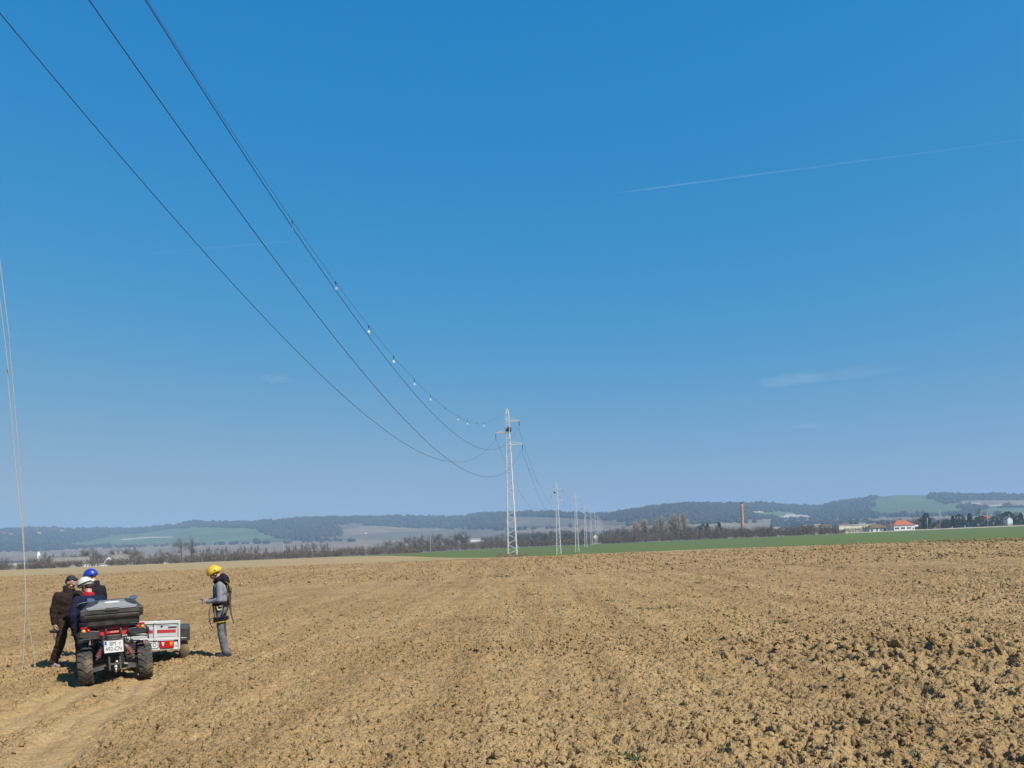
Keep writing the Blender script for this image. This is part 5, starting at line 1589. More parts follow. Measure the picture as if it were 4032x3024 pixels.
# fenders
def fender(s, y0, ln, zt, name):
    """arched guard over a wheel: cross section swept along y"""
    secs = []
    for i in range(15):
        a = R(22 + 136 * i / 14)
        y = y0 - math.cos(a) * ln
        z = zt - 0.23 + 0.23 * max(math.sin(a), -0.4) ** 1.0 if math.sin(a) > 0 else zt - 0.23 + 0.10 * math.sin(a)
        ox = 0.565 - 0.02 * abs(math.cos(a))
        lift = 0.025
        pts = [(0.21, z + 0.045), (0.30, z + 0.05 + lift * .2), (0.46, z + 0.045), (0.53, z + 0.02), (ox + 0.01, z - 0.02), (ox + 0.005, z - 0.055), (ox - 0.015, z - 0.05), (0.54, z - 0.01), (0.45, z + 0.012), (0.22, z + 0.015)]
        secs.append([(s * x, y, zz) for x, zz in pts])
    return loft(MB(), secs).build(name, M_PLAS, atv, True)
for s in (-1, 1):
    f_ = fender(s, -0.02, 0.33, 0.785, 'rear_fender')
    # drooping rear lip that shows from behind
    m = MB()
    m.prism([(s * 0.215, 0.805), (s * 0.33, 0.82), (s * 0.48, 0.81), (s * 0.555, 0.775), (s * 0.575, 0.735), (s * 0.56, 0.715), (s * 0.48, 0.705), (s * 0.32, 0.69), (s * 0.26, 0.705), (s * 0.222, 0.74)], -0.335, -0.29)
    bevel(m.build('fender_lip', M_PLAS, f_), 0.016)
    m = MB()
    for i in range(3): m.box((s * 0.54, -0.338, 0.785 - i * 0.022), (0.05, 0.02, 0.016), Matrix.Rotation(s * R(20), 3, 'Y'))
    m.build('vent_slot', M_INK, f_)
    fender(s, WB + 0.02, 0.34, 0.76, 'front_fender')
    # tail lamp cluster
    tl = empty('tail_light', (s * 0.435, -0.30, 0.835), 0); tl.parent = atv
    MB().lathe([(0.030, -0.03), (0.040, -0.02), (0.040, 0.02)], 18, (s * 0.025, 0, 0), Matrix.Rotation(R(90), 3, 'X')).build('lamp_body', M_PLAS, tl, True)
    MB().lathe([(0.001, 0.034), (0.022, 0.030), (0.034, 0.012), (0.036, 0)], 18, (s * 0.025, -0.02, 0), Matrix.Rotation(R(90), 3, 'X')).build('indicator', M_ORL, tl, True)
    MB().lathe([(0.001, 0.03), (0.02, 0.026), (0.031, 0.01), (0.033, 0)], 18, (-s * 0.05, -0.02, 0.004), Matrix.Rotation(R(90), 3, 'X')).build('brake_lamp', M_REDL, tl, True)
    m = MB().box((s * 0.01, -0.015, 0.058), (0.11, 0.05, 0.032), Matrix.Rotation(s * R(4), 3, 'Y')); bevel(m.build('reflector', M_REDL, tl), 0.006)
    # head light and foot board
    MB().ball((s * 0.22, WB + 0.30, 0.66), (0.07, 0.05, 0.05)).build('headlight', M_CLRL, atv, True)
    bevel(MB().box((s * 0.36, 0.60, 0.31), (0.28, 0.42, 0.03)).build('footboard', M_PLAS, atv), 0.01)
# racks
m = MB()
m.tube([(-0.40, -0.28, 0.90), (0.40, -0.28, 0.90), (0.41, 0.25, 0.90), (-0.41, 0.25, 0.90), (-0.40, -0.28, 0.90)], 0.013, 8)
for x in (-0.117, 0.115): m.tube([(x, -0.28, 0.90), (x, -0.285, 0.80), (x * 1.02, -0.26, 0.66)], 0.013, 8)
for x in (-0.25, 0, 0.25): m.tube([(x, -0.28, 0.90), (x, 0.25, 0.90)], 0.011, 8)
m.build('rear_rack', M_STEEL, atv, True)
m = MB()
m.tube([(-0.36, WB - 0.2, 0.86), (0.36, WB - 0.2, 0.86), (0.34, WB + 0.28, 0.82), (-0.34, WB + 0.28, 0.82), (-0.36, WB - 0.2, 0.86)], 0.013, 8)
for x in (-0.18, 0, 0.18): m.tube([(x, WB - 0.2, 0.86), (x, WB + 0.28, 0.82)], 0.011, 8)
m.tube([(-0.3, WB + 0.32, 0.40), (-0.3, WB + 0.33, 0.68), (0.3, WB + 0.33, 0.68), (0.3, WB + 0.32, 0.40), (-0.3, WB + 0.32, 0.40)], 0.016, 8)
m.build('front_rack', M_STEEL, atv, True)
# handlebar and mirrors
hbar = MB().tube([(-0.40, 0.80, 1.08), (-0.22, 0.84, 1.10), (0, 0.88, 1.03), (0.22, 0.84, 1.10), (0.40, 0.80, 1.08)], 0.013, 8).tube([(0, 0.88, 1.03), (0, 1.0, 0.86)], 0.03, 8).build('handlebar', M_FRAME, atv, True)
for s in (-1, 1):
    MB().tube([(s * 0.30, 0.82, 1.092), (s * 0.41, 0.797, 1.078)], 0.019, 10).build('grip', M_BLACK, hbar, True)
    mr_ = MB().tube([(s * 0.27, 0.83, 1.10), (s * 0.29, 0.82, 1.20), (s * 0.31, 0.80, 1.285)], 0.007, 6).build('mirror', M_BLACK, atv, True)
    prof = [(0.0, 0.0), (0.035, 0.055), (0.11, 0.075), (0.145, 0.06), (0.15, 0.02), (0.13, -0.012), (0.04, -0.02)]
    shell, gl = MB(), MB()
    shell.prism([(s * x, z) for x, z in prof], -0.01, 0.015)
    cx_ = sum(p[0] for p in prof) / len(prof); cz_ = sum(p[1] for p in prof) / len(prof)
    gl.prism([(s * (cx_ + (x - cx_) * 0.9), cz_ + (z - cz_) * 0.88) for x, z in prof], -0.0145, -0.011)
    for o_ in (bevel(shell.build('mirror_shell', M_BLACK, mr_), 0.006), gl.build('mirror_glass', M_MIRR, mr_)):
        o_.location = (s * 0.27, 0.80, 1.29); o_.rotation_euler = (R(-16), 0, 0)
# cargo box
cb = empty('cargo_box', (0, 0, 0)); cb.parent = atv
m = MB()
loft(m, [rrect(0.415, -0.36, 0.20, 0.915, 0.04), rrect(0.425, -0.375, 0.21, 1.035, 0.04), rrect(0.475, -0.42, 0.25, 1.045, 0.05), rrect(0.485, -0.435, 0.26, 1.085, 0.05), rrect(0.47, -0.42, 0.25, 1.10, 0.05), rrect(0.468, -0.418, 0.25, 1.115, 0.05)])
m.build('tub', M_PLAS2, cb)
m = MB()
loft(m, [rrect(0.47, -0.42, 0.25, 1.115, 0.05), rrect(0.487, -0.437, 0.262, 1.125, 0.05), rrect(0.487, -0.437, 0.262, 1.185, 0.05), rrect(0.462, -0.41, 0.25, 1.205, 0.05), rrect(0.44, -0.36, 0.24, 1.225, 0.05), rrect(0.36, -0.17, 0.20, 1.318, 0.06), rrect(0.25, -0.10, 0.16, 1.338, 0.05)])
ld = m.build('lid', M_PLAS2, cb)
# the grey panel follows the slope of the lid
def slope(x, t, off=0.006):
    """t 0 at the rear edge of the lid slope, 1 at the top"""
    y = -0.41 + (0.24) * t; z = 1.207 + 0.113 * t
    return (x, y - off * 0.4, z + off)
P0 = [slope(-0.395, 0.02), slope(0.395, 0.02), slope(0.39, 0.26), slope(0.33, 0.30), slope(0.22, 0.72), (0.20, -0.12, 1.334), (-0.20, -0.12, 1.334), slope(-0.22, 0.72), slope(-0.33, 0.30), slope(-0.39, 0.26)]
MB().add(P0 + [(x, y + 0.01, z - 0.012) for x, y, z in P0], [tuple(range(10)), tuple(range(10, 20))[::-1]] + [(i, (i + 1) % 10, (i + 1) % 10 + 10, i + 10) for i in range(10)]).build('lid_panel', M_LID, ld)
MB().box((0.005, -0.225, 1.303), (0.225, 0.05, 0.012), Matrix.Rotation(R(25), 3, 'X')).build('lid_label', M_CLRL, ld)
for x in (-0.235, 0.245): bevel(MB().box((x, -0.432, 1.203), (0.27, 0.03, 0.018)).build('lid_step', M_LID, ld), 0.004)
bevel(MB().box((0.005, -0.445, 1.185), (0.22, 0.03, 0.035)).build('latch', M_PLAS2, ld), 0.006)
for s in (-1, 1): bevel(MB().box((s * 0.455, -0.40, 1.15), (0.07, 0.09, 0.11)).build('corner_block', M_PLAS2, ld), 0.014)
# number plate
lp = MB().box((-0.012, -0.345, 0.545), (0.30, 0.006, 0.205)).build('number_plate', M_WHITEP, atv)
bevel(MB().box((-0.012, -0.338, 0.545), (0.318, 0.012, 0.225)).build('plate_holder', M_FRAME, lp), 0.004)
text_obj('BM', 0.103, M_INK, lp, (-0.026, -0.3495, 0.594), sx=0.76, bold=0.0)
text_obj('492-CN', 0.103, M_INK, lp, (-0.014, -0.3495, 0.503), sx=0.76, bold=0.0)
MB().box((-0.135, -0.349, 0.600), (0.034, 0.002, 0.078)).build('country_band', M_BLUEP, lp)
MB().box((-0.135, -0.3505, 0.574), (0.030, 0.001, 0.012)).build('country_code', M_WHITEP, lp)
m = MB().prism([(0.068, 0.618), (0.100, 0.618), (0.100, 0.592), (0.093, 0.577), (0.084, 0.571), (0.075, 0.577), (0.068, 0.592)], -0.350, -0.3485)
m.build('plate_crest', mat('crest_red', (0.62, 0.16, 0.15), 0.5, 0.1, 5), lp)
m = MB()
for i in range(4):
    for j in range(3):
        if (i + j) % 2: m.box((0.0722 + i * 0.0079, -0.3505, 0.608 - j * 0.0085), (0.0078, 0.001, 0.0084))
m.build('crest_check', M_WHITEP, lp)

# the body rides high over the wheels
UPPER = {'body_panel': 0.12, 'rear_fender': 0.13, 'front_fender': 0.10, 'tail_light': 0.115, 'rear_rack': 0.11, 'front_rack': 0.11, 'cargo_box': 0.115, 'seat': 0.11, 'handlebar': 0.12,
         'mirror': 0.12, 'tail_housing': 0.10, 'number_plate': 0.10, 'headlight': 0.1, 'exhaust': 0.07, 'shock_absorber': 0.04, 'hitch_frame': 0.02}
for o_ in list(atv.children):
    o_.location.z += UPPER.get(o_.name.split('.')[0], 0.0)

# ================================================================ trailer
M_TRW = mat('white_sheet_steel', (0.70, 0.72, 0.72), 0.42, 0.05, 6.0, dirt=(0.45, 0.40, 0.32), dirt_amt=0.22, dirt_scale=5.0)
M_TRW2 = mat('white_panel_steel', (0.58, 0.61, 0.62), 0.42, 0.05, 6.0, dirt=(0.45, 0.40, 0.32), dirt_amt=0.22, dirt_scale=5.0)
M_STRIPE = mat('red_stripe', (0.52, 0.035, 0.05), 0.4, 0.05, 6.0)
GATE_R = Vector((-6.235, 14.35))
TY = R(24)
rgt, fwd = Vector((math.cos(TY), math.sin(TY))), Vector((-math.sin(TY), math.cos(TY)))
TW = 0.60
gc = GATE_R - rgt * TW
TRL = 1.25
tr = empty('box_trailer', (gc.x, gc.y, float(land(gc.x, gc.y)) - 0.03), TY, 'small white box trailer with a red stripe on its tailgate', 'trailer')
tr.rotation_euler = (0, R(2.0), TY)
z0_, z1_ = 0.31, 0.83
m = MB()
for s in (-1, 1): m.box((s * (TW - 0.012), TRL / 2 + 0.03, 0.53), (0.024, TRL, 0.20))
m.box((0, TRL + 0.02, 0.53), (2 * TW, 0.024, 0.20))
m.box((0, TRL / 2 + 0.03, z0_ + 0.10), (2 * TW - 0.05, TRL, 0.03))
m.build('side_wall', M_TRW, tr)
gt = bevel(MB().box((0, 0, 0.655), (2 * TW - 0.05, 0.022, 0.35)).build('tailgate', M_TRW2, tr), 0.004)
bevel(MB().box((0, -0.022, 0.803), (2 * TW - 0.03, 0.03, 0.052)).build('top_rail', M_TRW, gt), 0.006)
bevel(MB().box((0, -0.020, 0.492), (2 * TW - 0.05, 0.03, 0.036)).build('bottom_rail', M_TRW, gt), 0.006)
for x in (-0.20, 0.18):
    bevel(MB().box((x, -0.022, 0.645), (0.036, 0.034, 0.30)).build('gate_post', M_TRW, gt), 0.006)
    bevel(MB().box((x, -0.040, 0.785), (0.042, 0.02, 0.03)).build('hinge', M_CHROME, gt), 0.004)
    bevel(MB().box((x, -0.040, 0.475), (0.06, 0.03, 0.025)).build('hinge', M_CHROME, gt), 0.004)
for x0, x1 in ((-0.54, -0.23), (-0.165, 0.145), (0.215, 0.53)):
    m = MB().box(((x0 + x1) / 2, -0.0125, 0.635), (x1 - x0, 0.003, 0.058)); m.build('red_stripe', M_STRIPE, gt)
    m = MB()
    m.beam((x0 - 0.01, -0.014, 0.55), (x1 + 0.01, -0.014, 0.55), 0.008, 0.012); m.beam((x0 - 0.01, -0.014, 0.755), (x1 + 0.01, -0.014, 0.755), 0.008, 0.012)
    m.build('pressed_bead', M_TRW, gt)
    MB().lathe([(0.001, 0.008), (0.018, 0.006), (0.02, 0)], 14, ((x0 + x1) / 2 - 0.08, -0.012, 0.728), Matrix.Rotation(R(90), 3, 'X')).build('rubber_plug', M_INK, gt, True)
# maker's badge left of the post: dark italic letters with a red tail
MB().box((0.035, -0.0125, 0.688), (0.16, 0.003, 0.042)).build('badge', M_WHITEP, gt)
text_obj('KI', 0.05, M_INK, gt, (0.005, -0.0145, 0.688), 'badge_letters', shear=0.2, bold=0.001)
MB().box((0.078, -0.0145, 0.684), (0.06, 0.001, 0.018)).build('badge_tail', mat('badge_orange', (0.6, 0.16, 0.05), .5, .2, 30), gt)
MB().box((-0.01, -0.0145, 0.640), (0.06, 0.001, 0.034)).build('stripe_logo', M_WHITEP, gt)
bevel(MB().box((0.48, -0.03, 0.732), (0.14, 0.03, 0.018)).build('latch_bar', M_TRW, gt), 0.004)
# corner posts and lower beam
for s in (-1, 1):
    bevel(MB().box((s * (TW - 0.014), -0.01, 0.565), (0.034, 0.05, 0.53)).build('corner_post', M_TRW, tr), 0.006)
lb = bevel(MB().box((0, 0.01, 0.385), (2 * TW - 0.05, 0.02, 0.13)).build('rear_beam', M_TRW2, tr), 0.004)
bevel(MB().box((0, -0.004, 0.315), (2 * TW - 0.03, 0.04, 0.035)).build('beam_edge', M_TRW, lb), 0.005)
MB().box((0, 0.002, 0.455), (2 * TW - 0.06, 0.02, 0.014)).build('beam_gap', M_INK, lb)
for s in (-1, 1):
    cl = empty('tail_light', (s * 0.38, -0.022, 0.392), 0); cl.parent = tr
    bevel(MB().box((0, 0, 0), (0.235, 0.045, 0.135)).build('lamp_body', M_REDL, cl), 0.010)
    MB().prism([(-0.09, 0.045), (-0.045, 0.045), (-0.055, -0.02), (-0.075, -0.02)], -0.032, -0.022).build('reverse_lamp', M_CLRL, cl)
    MB().prism([(0.04, 0.05), (0.10, 0.05), (0.085, -0.02), (0.055, -0.02)], -0.032, -0.022).build('indicator', M_ORL, cl)
    wl = empty('wheel', (s * (TW + 0.085), 0.62, 0.265), 0); wl.parent = tr
    a_, b_ = (WT2, WR2) if s > -1 and 'WT2' in globals() else wheel_meshes(0.265, 0.165, False, 0.6)
    WT2, WR2 = a_, b_
    mesh_obj('tyre', a_, M_TYREM, wl); mesh_obj('rim', b_, M_RIM, wl)
    # flat topped mudguard
    m = MB()
    pr = [(0.30, 0.42), (0.30, 0.655), (0.36, 0.70), (0.86, 0.70), (0.93, 0.64), (0.93, 0.44), (0.915, 0.44), (0.915, 0.63), (0.855, 0.685), (0.365, 0.685), (0.315, 0.645), (0.315, 0.42)]
    m.prism(pr, s * (TW + 0.012), s * (TW + 0.178), 'x')
    md = bevel(m.build('mudguard', M_PLAS, tr), 0.006)
    MB().box((s * (TW + 0.07), 0.296, 0.475), (0.09, 0.004, 0.012)).build('mudguard_mark', M_CLRL, md)
MB().box((0.53, -0.004, 0.385), (0.075, 0.004, 0.06)).build('rating_sticker', M_WHITEP, lb)
MB().box((0.535, -0.0065, 0.372), (0.03, 0.002, 0.012)).build('sticker_print', M_INK, lb)
tp = MB().box((-0.005, -0.032, 0.392), (0.46, 0.006, 0.112)).build('number_plate', M_WHITEP, tr)
bevel(MB().box((-0.005, -0.026, 0.392), (0.478, 0.01, 0.128)).build('plate_holder', M_FRAME, tp), 0.003)
text_obj('CO', 0.105, M_INK, tp, (0.145, -0.0365, 0.392), sx=0.76)
m = MB(); m.beam((-TW + .1, 0.62, 0.27), (TW + 0.05, 0.62, 0.27), 0.05); m.tube([(-0.3, TRL, 0.36), (0, TRL + 0.85, 0.40)], 0.03, 8); m.tube([(0.3, TRL, 0.36), (0, TRL + 0.85, 0.40)], 0.03, 8)
m.build('chassis', M_STEEL, tr)

# ================================================================ people
def capsule(m, p, q, r1, r2, n=14):
    p, q = Vector(p), Vector(q)
    d = q - p
    L_ = max(d.length, 1e-4)
    rot = d.to_track_quat('Z', 'Y').to_matrix()
    prof = [(r1 * math.sin(R(a)), -r1 * math.cos(R(a))) for a in (8, 30, 60)] + [(r1, 0), ((r1 + r2) / 2, L_ / 2), (r2, L_)] + [(r2 * math.cos(R(a)), L_ + r2 * math.sin(R(a))) for a in (30, 60, 82)]
    m.lathe(prof, n, p, rot)
def remeshed(name, m, voxel, m_, parent, smooth_it=4, wrinkle=0.0, wscale=9.0, seed=0.0, squash=None):
    """fuse overlapping closed shapes into one continuous skin"""
    me = m.mesh(name)
    o = bpy.data.objects.new(name, me); COL.objects.link(o)
    md = o.modifiers.new('r', 'REMESH'); md.mode = 'VOXEL'; md.voxel_size = voxel; md.use_smooth_shade = True
    sm = o.modifiers.new('s', 'SMOOTH'); sm.iterations = smooth_it; sm.factor = 0.5
    dg = bpy.context.evaluated_depsgraph_get()
    out = bpy.data.meshes.new_from_object(o.evaluated_get(dg))
    bpy.data.objects.remove(o)
    out.name = name
    if wrinkle:
        nv = len(out.vertices)
        co = np.empty(nv * 3, np.float32); no = np.empty(nv * 3, np.float32)
        out.vertices.foreach_get('co', co); out.vertices.foreach_get('normal', no)
        co = co.reshape(-1, 3); no = no.reshape(-1, 3)
        a = fbm(co[:, 0] * wscale + seed + co[:, 1] * 5, co[:, 2] * wscale * 1.5 + co[:, 1] * wscale, 3, 7)
        b = ridged(co[:, 0] * wscale * .6 + seed + co[:, 2] * 3, co[:, 2] * wscale + co[:, 1] * wscale * .7, 2, 9)
        co += no * (wrinkle * ((a - 0.5) * 1.6 + (0.5 - b) * 0.9))[:, None]
        out.vertices.foreach_set('co', co.ravel())
    out.update()
    out.materials.clear()
    out.polygons.foreach_set('use_smooth', [True] * len(out.polygons))
    return mesh_obj(name, out, m_, parent)
def head_shapes(m, H, Rm):
    """skull, jaw, nose, brow, ears; H centre, Rm orientation (local +y is the face)"""
    def T(v): return Rm @ Vector(v) + H
    m.ball(T((0, -0.012, 0.03)), (0.075, 0.096, 0.088), 18, 12, Rm)
    m.ball(T((0, 0.032, -0.055)), (0.056, 0.060, 0.062), 16, 10, Rm)
    m.ball(T((0, 0.055, -0.09)), (0.030, 0.028, 0.024), 12, 8, Rm)
    capsule(m, T((0, 0.088, 0.012)), T((0, 0.106, -0.030)), 0.010, 0.015, 10)
    capsule(m, T((-0.035, 0.078, 0.022)), T((0.035, 0.078, 0.022)), 0.014, 0.014, 10)
    capsule(m, T((-0.02, 0.084, -0.060)), T((0.02, 0.084, -0.060)), 0.010, 0.010, 8)
    for s in (-1, 1):
        m.ball(T((s * 0.076, -0.008, -0.005)), (0.010, 0.020, 0.031), 10, 8, Rm)
        m.ball(T((s * 0.042, 0.058, -0.02)), (0.022, 0.022, 0.020), 10, 8, Rm)
def hand_shapes(m, W, Rm, curl, side):
    """palm and five fingers from the wrist W; local +y along the hand, +z back of the hand, thumb to -side x"""
    def T(v): return Rm @ Vector(v) + W
    m.ball(T((0, 0.048, 0)), (0.040, 0.052, 0.015), 14, 9, Rm)
    capsule(m, T((0, -0.02, 0)), T((0, 0.03, 0)), 0.026, 0.026, 10)
    for i, (x, l) in enumerate(((-0.030, 0.070), (-0.010, 0.079), (0.010, 0.074), (0.029, 0.058))):
        x *= side
        a = R(curl[0]); b = R(curl[0] + curl[1])
        p0 = Vector((x, 0.088, 0)); p1 = p0 + Vector((x * 0.06, math.cos(a), -math.sin(a))) * l * 0.52
        p2 = p1 + Vector((0, math.cos(b), -math.sin(b))) * l * 0.48
        capsule(m, T(p0), T(p1), 0.0095, 0.0088, 9); capsule(m, T(p1), T(p2), 0.0088, 0.0075, 9)
    t0 = Vector((-0.034 * side, 0.022, -0.004)); t1 = Vector((-0.058 * side, 0.055, -0.016)); t2 = Vector((-0.050 * side, 0.085, -0.034))
    capsule(m, T(t0), T(t1), 0.013, 0.011, 9); capsule(m, T(t1), T(t2), 0.011, 0.0085, 9)
M_SKIN = mat('skin', (0.52, 0.30, 0.21), 0.55, 0.1, 25.0)
M_HAIR = mat('dark_hair', (0.012, 0.010, 0.010), 0.6, 0.3, 60.0, bump=0.5, bscale=150)
M_STUB = mat('beard_shadow', (0.22, 0.13, 0.10), 0.8, 0.2, 60.0)
def dir_rot(y, up=(0, 0, 1)):
    """matrix whose local +y runs along y and local +z near up"""
    y = Vector(y).normalized(); z = Vector(up); z = (z - y * z.dot(y)).normalized(); x = y.cross(z)
    return Matrix((x, y, z)).transposed()
def person(P, label, name='person'):
    """P: joints and clothes; returns the thing. Facing local +y, right hand at +x"""
    t = empty(name, P['loc'], P['rz'], label, 'person', 'crew working under the line')
    J = {k: Vector(v) for k, v in P['J'].items()}
    Rh = Matrix.Rotation(P['head'][1], 3, 'Z') @ Matrix.Rotation(-P['head'][0], 3, 'X') @ Matrix.Rotation(P['head'][2], 3, 'Y')
    b = MB()
    head_shapes(b, J['head'], Rh)
    capsule(b, J['neck'], J['head'] + Rh @ Vector((0, -0.02, -0.05)), 0.058, 0.055)
    capsule(b, J['neck'], J['pelvis'] , 0.058, 0.09)
    for s in 'RL':
        capsule(b, J['neck'] - Vector((0, 0, 0.08)), J['sh' + s] - Vector((0, 0, 0.04)), 0.04, 0.04)
        capsule(b, J['sh' + s] - Vector((0, 0, 0.04)), J['el' + s], 0.04, 0.036); capsule(b, J['el' + s], J['wr' + s], 0.038, 0.027)
        capsule(b, J['hip' + s], J['kn' + s], 0.075, 0.05); capsule(b, J['kn' + s], J['an' + s], 0.05, 0.035)
        capsule(b, J['pelvis'], J['hip' + s], 0.09, 0.08)
        capsule(b, J['an' + s], J['toe' + s] + Vector((0, 0, 0.0)), 0.030, 0.020)
        if P.get('gloves') is None:
            hand_shapes(b, J['wr' + s], dir_rot(P['hd' + s], P['hu' + s]), P['curl' + s], 1 if s == 'R' else -1)
    remeshed('body', b, 0.0075, M_SKIN, t, 2)
    # trousers
    m = MB()
    k = P.get('leg', 1.0)
    m.ball(J['pelvis'] + Vector((0, -0.01, 0.0)), (0.165, 0.125, 0.13), 18, 12)
    for s in 'RL':
        capsule(m, J['hip' + s], J['kn' + s], 0.098 * k, 0.078 * k)
        kn2 = J['kn' + s].lerp(J['an' + s], 0.35)
        capsule(m, J['kn' + s], kn2, 0.078 * k, 0.076 * k)
        capsule(m, kn2, J['an' + s] + Vector((0, 0, 0.025)), 0.076 * k, 0.070 * k)
        capsule(m, J['pelvis'], J['hip' + s], 0.12, 0.11)
    remeshed('trousers', m, 0.013, P['m_tr'], t, 5, 0.014, 8.0, 1.0 + P['rz'])
    # jacket
    m = MB()
    ch = P.get('bulk', 1.0)
    lo = J['pelvis'] + Vector((0, 0, P.get('hem', 0.03)))
    mid_ = J['pelvis'].lerp(J['neck'], 0.55)
    m.ball(lo + Vector((0, 0, 0.04)), (0.178 * ch, 0.140 * ch, 0.11), 20, 12)
    m.ball(J['pelvis'].lerp(J['neck'], 0.33), (0.175 * ch, 0.142 * ch, 0.16), 20, 12)
    m.ball(mid_ + Vector((0, 0, 0.04)), (0.190 * ch, 0.148 * ch, 0.19), 20, 12)
    m.ball(J['neck'] - Vector((0, 0.0, 0.095)), (0.150 * ch, 0.112 * ch, 0.085), 20, 12)
    cuffs = P.get('cuff', 0.9)
    for s in 'RL':
        capsule(m, J['neck'] - Vector((0, 0, 0.055)), J['sh' + s] - Vector((0, 0, 0.02)), 0.062, 0.070 * ch)
        capsule(m, J['sh' + s] - Vector((0, 0, 0.015)), J['el' + s], 0.072 * ch, 0.062 * ch); capsule(m, J['el' + s], J['el' + s].lerp(J['wr' + s], cuffs), 0.062 * ch, 0.045 * ch)
    jk = remeshed('jacket', m, 0.013, P['m_jk'], t, 5, P.get('wr', 0.016), 7.0, 4.0 + P['rz'])
    if P.get('collar'):
        m = MB()
        nk, hc = J['neck'], J['head'] + Rh @ Vector((0, -0.02, -0.08))
        m2 = MB()
        prof = []
        up = (hc - nk).normalized()
        rt_ = dir_rot((0, 1, 0), up)
        n_ = 20
        secs = []
        for (h_, rx, ry) in ((-0.05, 0.125, 0.115), (0.0, 0.098, 0.095), (P['collar'], 0.088, 0.088), (P['collar'] + 0.004, 0.078, 0.078), (0.0, 0.085, 0.082)):
            secs.append([tuple(nk + rt_ @ Vector((rx * math.cos(2 * math.pi * i / n_), ry * math.sin(2 * math.pi * i / n_), h_))) for i in range(n_)])
        loft(m2, secs, False)
        m2.build('collar', P.get('m_col', P['m_jk']), jk, True)
    # shoes
    for s in 'RL':
        m = MB()
        a, to = J['an' + s], J['toe' + s]
        d = Vector((to.x - a.x, to.y - a.y, 0)).normalized()
        heel = Vector((a.x, a.y, to.z)) - d * 0.055
        capsule(m, heel + Vector((0, 0, 0.012)), to + Vector((0, 0, 0.012)), 0.042, 0.040)
        capsule(m, heel + Vector((0, 0, 0.03)) + d * 0.03, to + Vector((0, 0, 0.004)) - d * 0.03, 0.045, 0.035)
        capsule(m, a - d * 0.01 - Vector((0, 0, 0.04)), a + Vector((0, 0, 0.055)), 0.056, 0.056)
        sh = remeshed('shoe', m, 0.011, P['m_sh'], t, 3, 0.004)
        sole = MB()
        ang = math.atan2(-d.x, d.y)
        c_ = (heel + to) / 2
        ro = Matrix.Rotation(ang, 3, 'Z')
        pts = [(0.042 * math.cos(q), (0.135 if math.sin(q) > 0 else 0.125) * math.sin(q)) for q in [2 * math.pi * i / 16 for i in range(16)]]
        V = [ro @ Vector((x, y, z_)) + Vector((c_.x, c_.y, to.z - 0.032)) for z_ in (-0.012, 0.012) for x, y in pts]
        sole.add(V, [tuple(range(16))[::-1], tuple(range(16, 32))] + [(i, (i + 1) % 16, (i + 1) % 16 + 16, i + 16) for i in range(16)])
        sole.build('sole', P.get('m_so', M_BLACK), sh)
    return t, J, Rh
def helmet(t, J, Rh, m_, lift=0.012, brim=0.0, name='helmet'):
    """hard shell with a cut-out over the ears and a lower back"""
    V, F = [], []
    nu, nv = 36, 10
    def T(v): return Rh @ Vector(v) + J['head']
    for i in range(nv + 1):
        for j in range(nu):
            a = 2 * math.pi * j / nu            # 0 at +x, 90 face
            f = math.sin(a)
            rim = -0.34 + 0.36 * max(f, 0) ** 2 - 0.16 * max(-f, 0) ** 1.5 + 0.14 * (1 - abs(f)) ** 2
            el = math.pi / 2 - (math.pi / 2 - math.asin(max(min(rim, .9), -.9))) * i / nv
            rx, ry, rz_ = 0.116, 0.140, 0.128
            k = 1 + (brim * (i == nv) * (0.6 + 0.6 * max(f, 0)))
            V.append(T((rx * k * math.cos(el) * math.cos(a), -0.008 + ry * k * math.cos(el) * math.sin(a), 0.028 + lift + rz_ * math.sin(el))))
    for i in range(nv):
        for j in range(nu):
            F.append((i * nu + j, i * nu + (j + 1) % nu, (i + 1) * nu + (j + 1) % nu, (i + 1) * nu + j))
    o = MB().add(V, F).build(name, m_, t, True)
    sd = o.modifiers.new('solid', 'SOLIDIFY'); sd.thickness = 0.012; sd.offset = -1
    return o, T
def band_ring(T, rx, ry, z0, tilt, w, th, m_, name, parent, c=(0, 0, 0), n=32, a0=0, a1=360, rr_=None):
    """flat band round an ellipse; T maps local to person space"""
    secs = []
    for i in range(n + 1):
        a = R(a0 + (a1 - a0) * i / n)
        x, y = rx * math.cos(a), ry * math.sin(a)
        z = z0 + tilt * y
        nx, ny = math.cos(a), math.sin(a)
        secs.append([tuple(T((c[0] + x + nx * o_, c[1] + y + ny * o_, c[2] + z + h_))) for o_, h_ in ((0, -w / 2), (th, -w / 2), (th, w / 2), (0, w / 2))])
    return loft(MB(), secs, False).build(name, m_, parent)
def ident(v): return Vector(v)
def strap(pts, w, th, m_, name, parent):
    m = MB()
    pts = smooth_path([Vector(p) for p in pts], 5)
    for a, b in zip(pts[:-1], pts[1:]): m.beam(a, b + (b - a) * 0.08, w, th)
    return m.build(name, m_, parent)
def cloth(name, col, var=0.18, rough=0.95): return mat(name, col, rough, var, 14.0, bump=0.35, bscale=160, spec=0.2)
def on_soil(x, y): return soil_at(x, y)

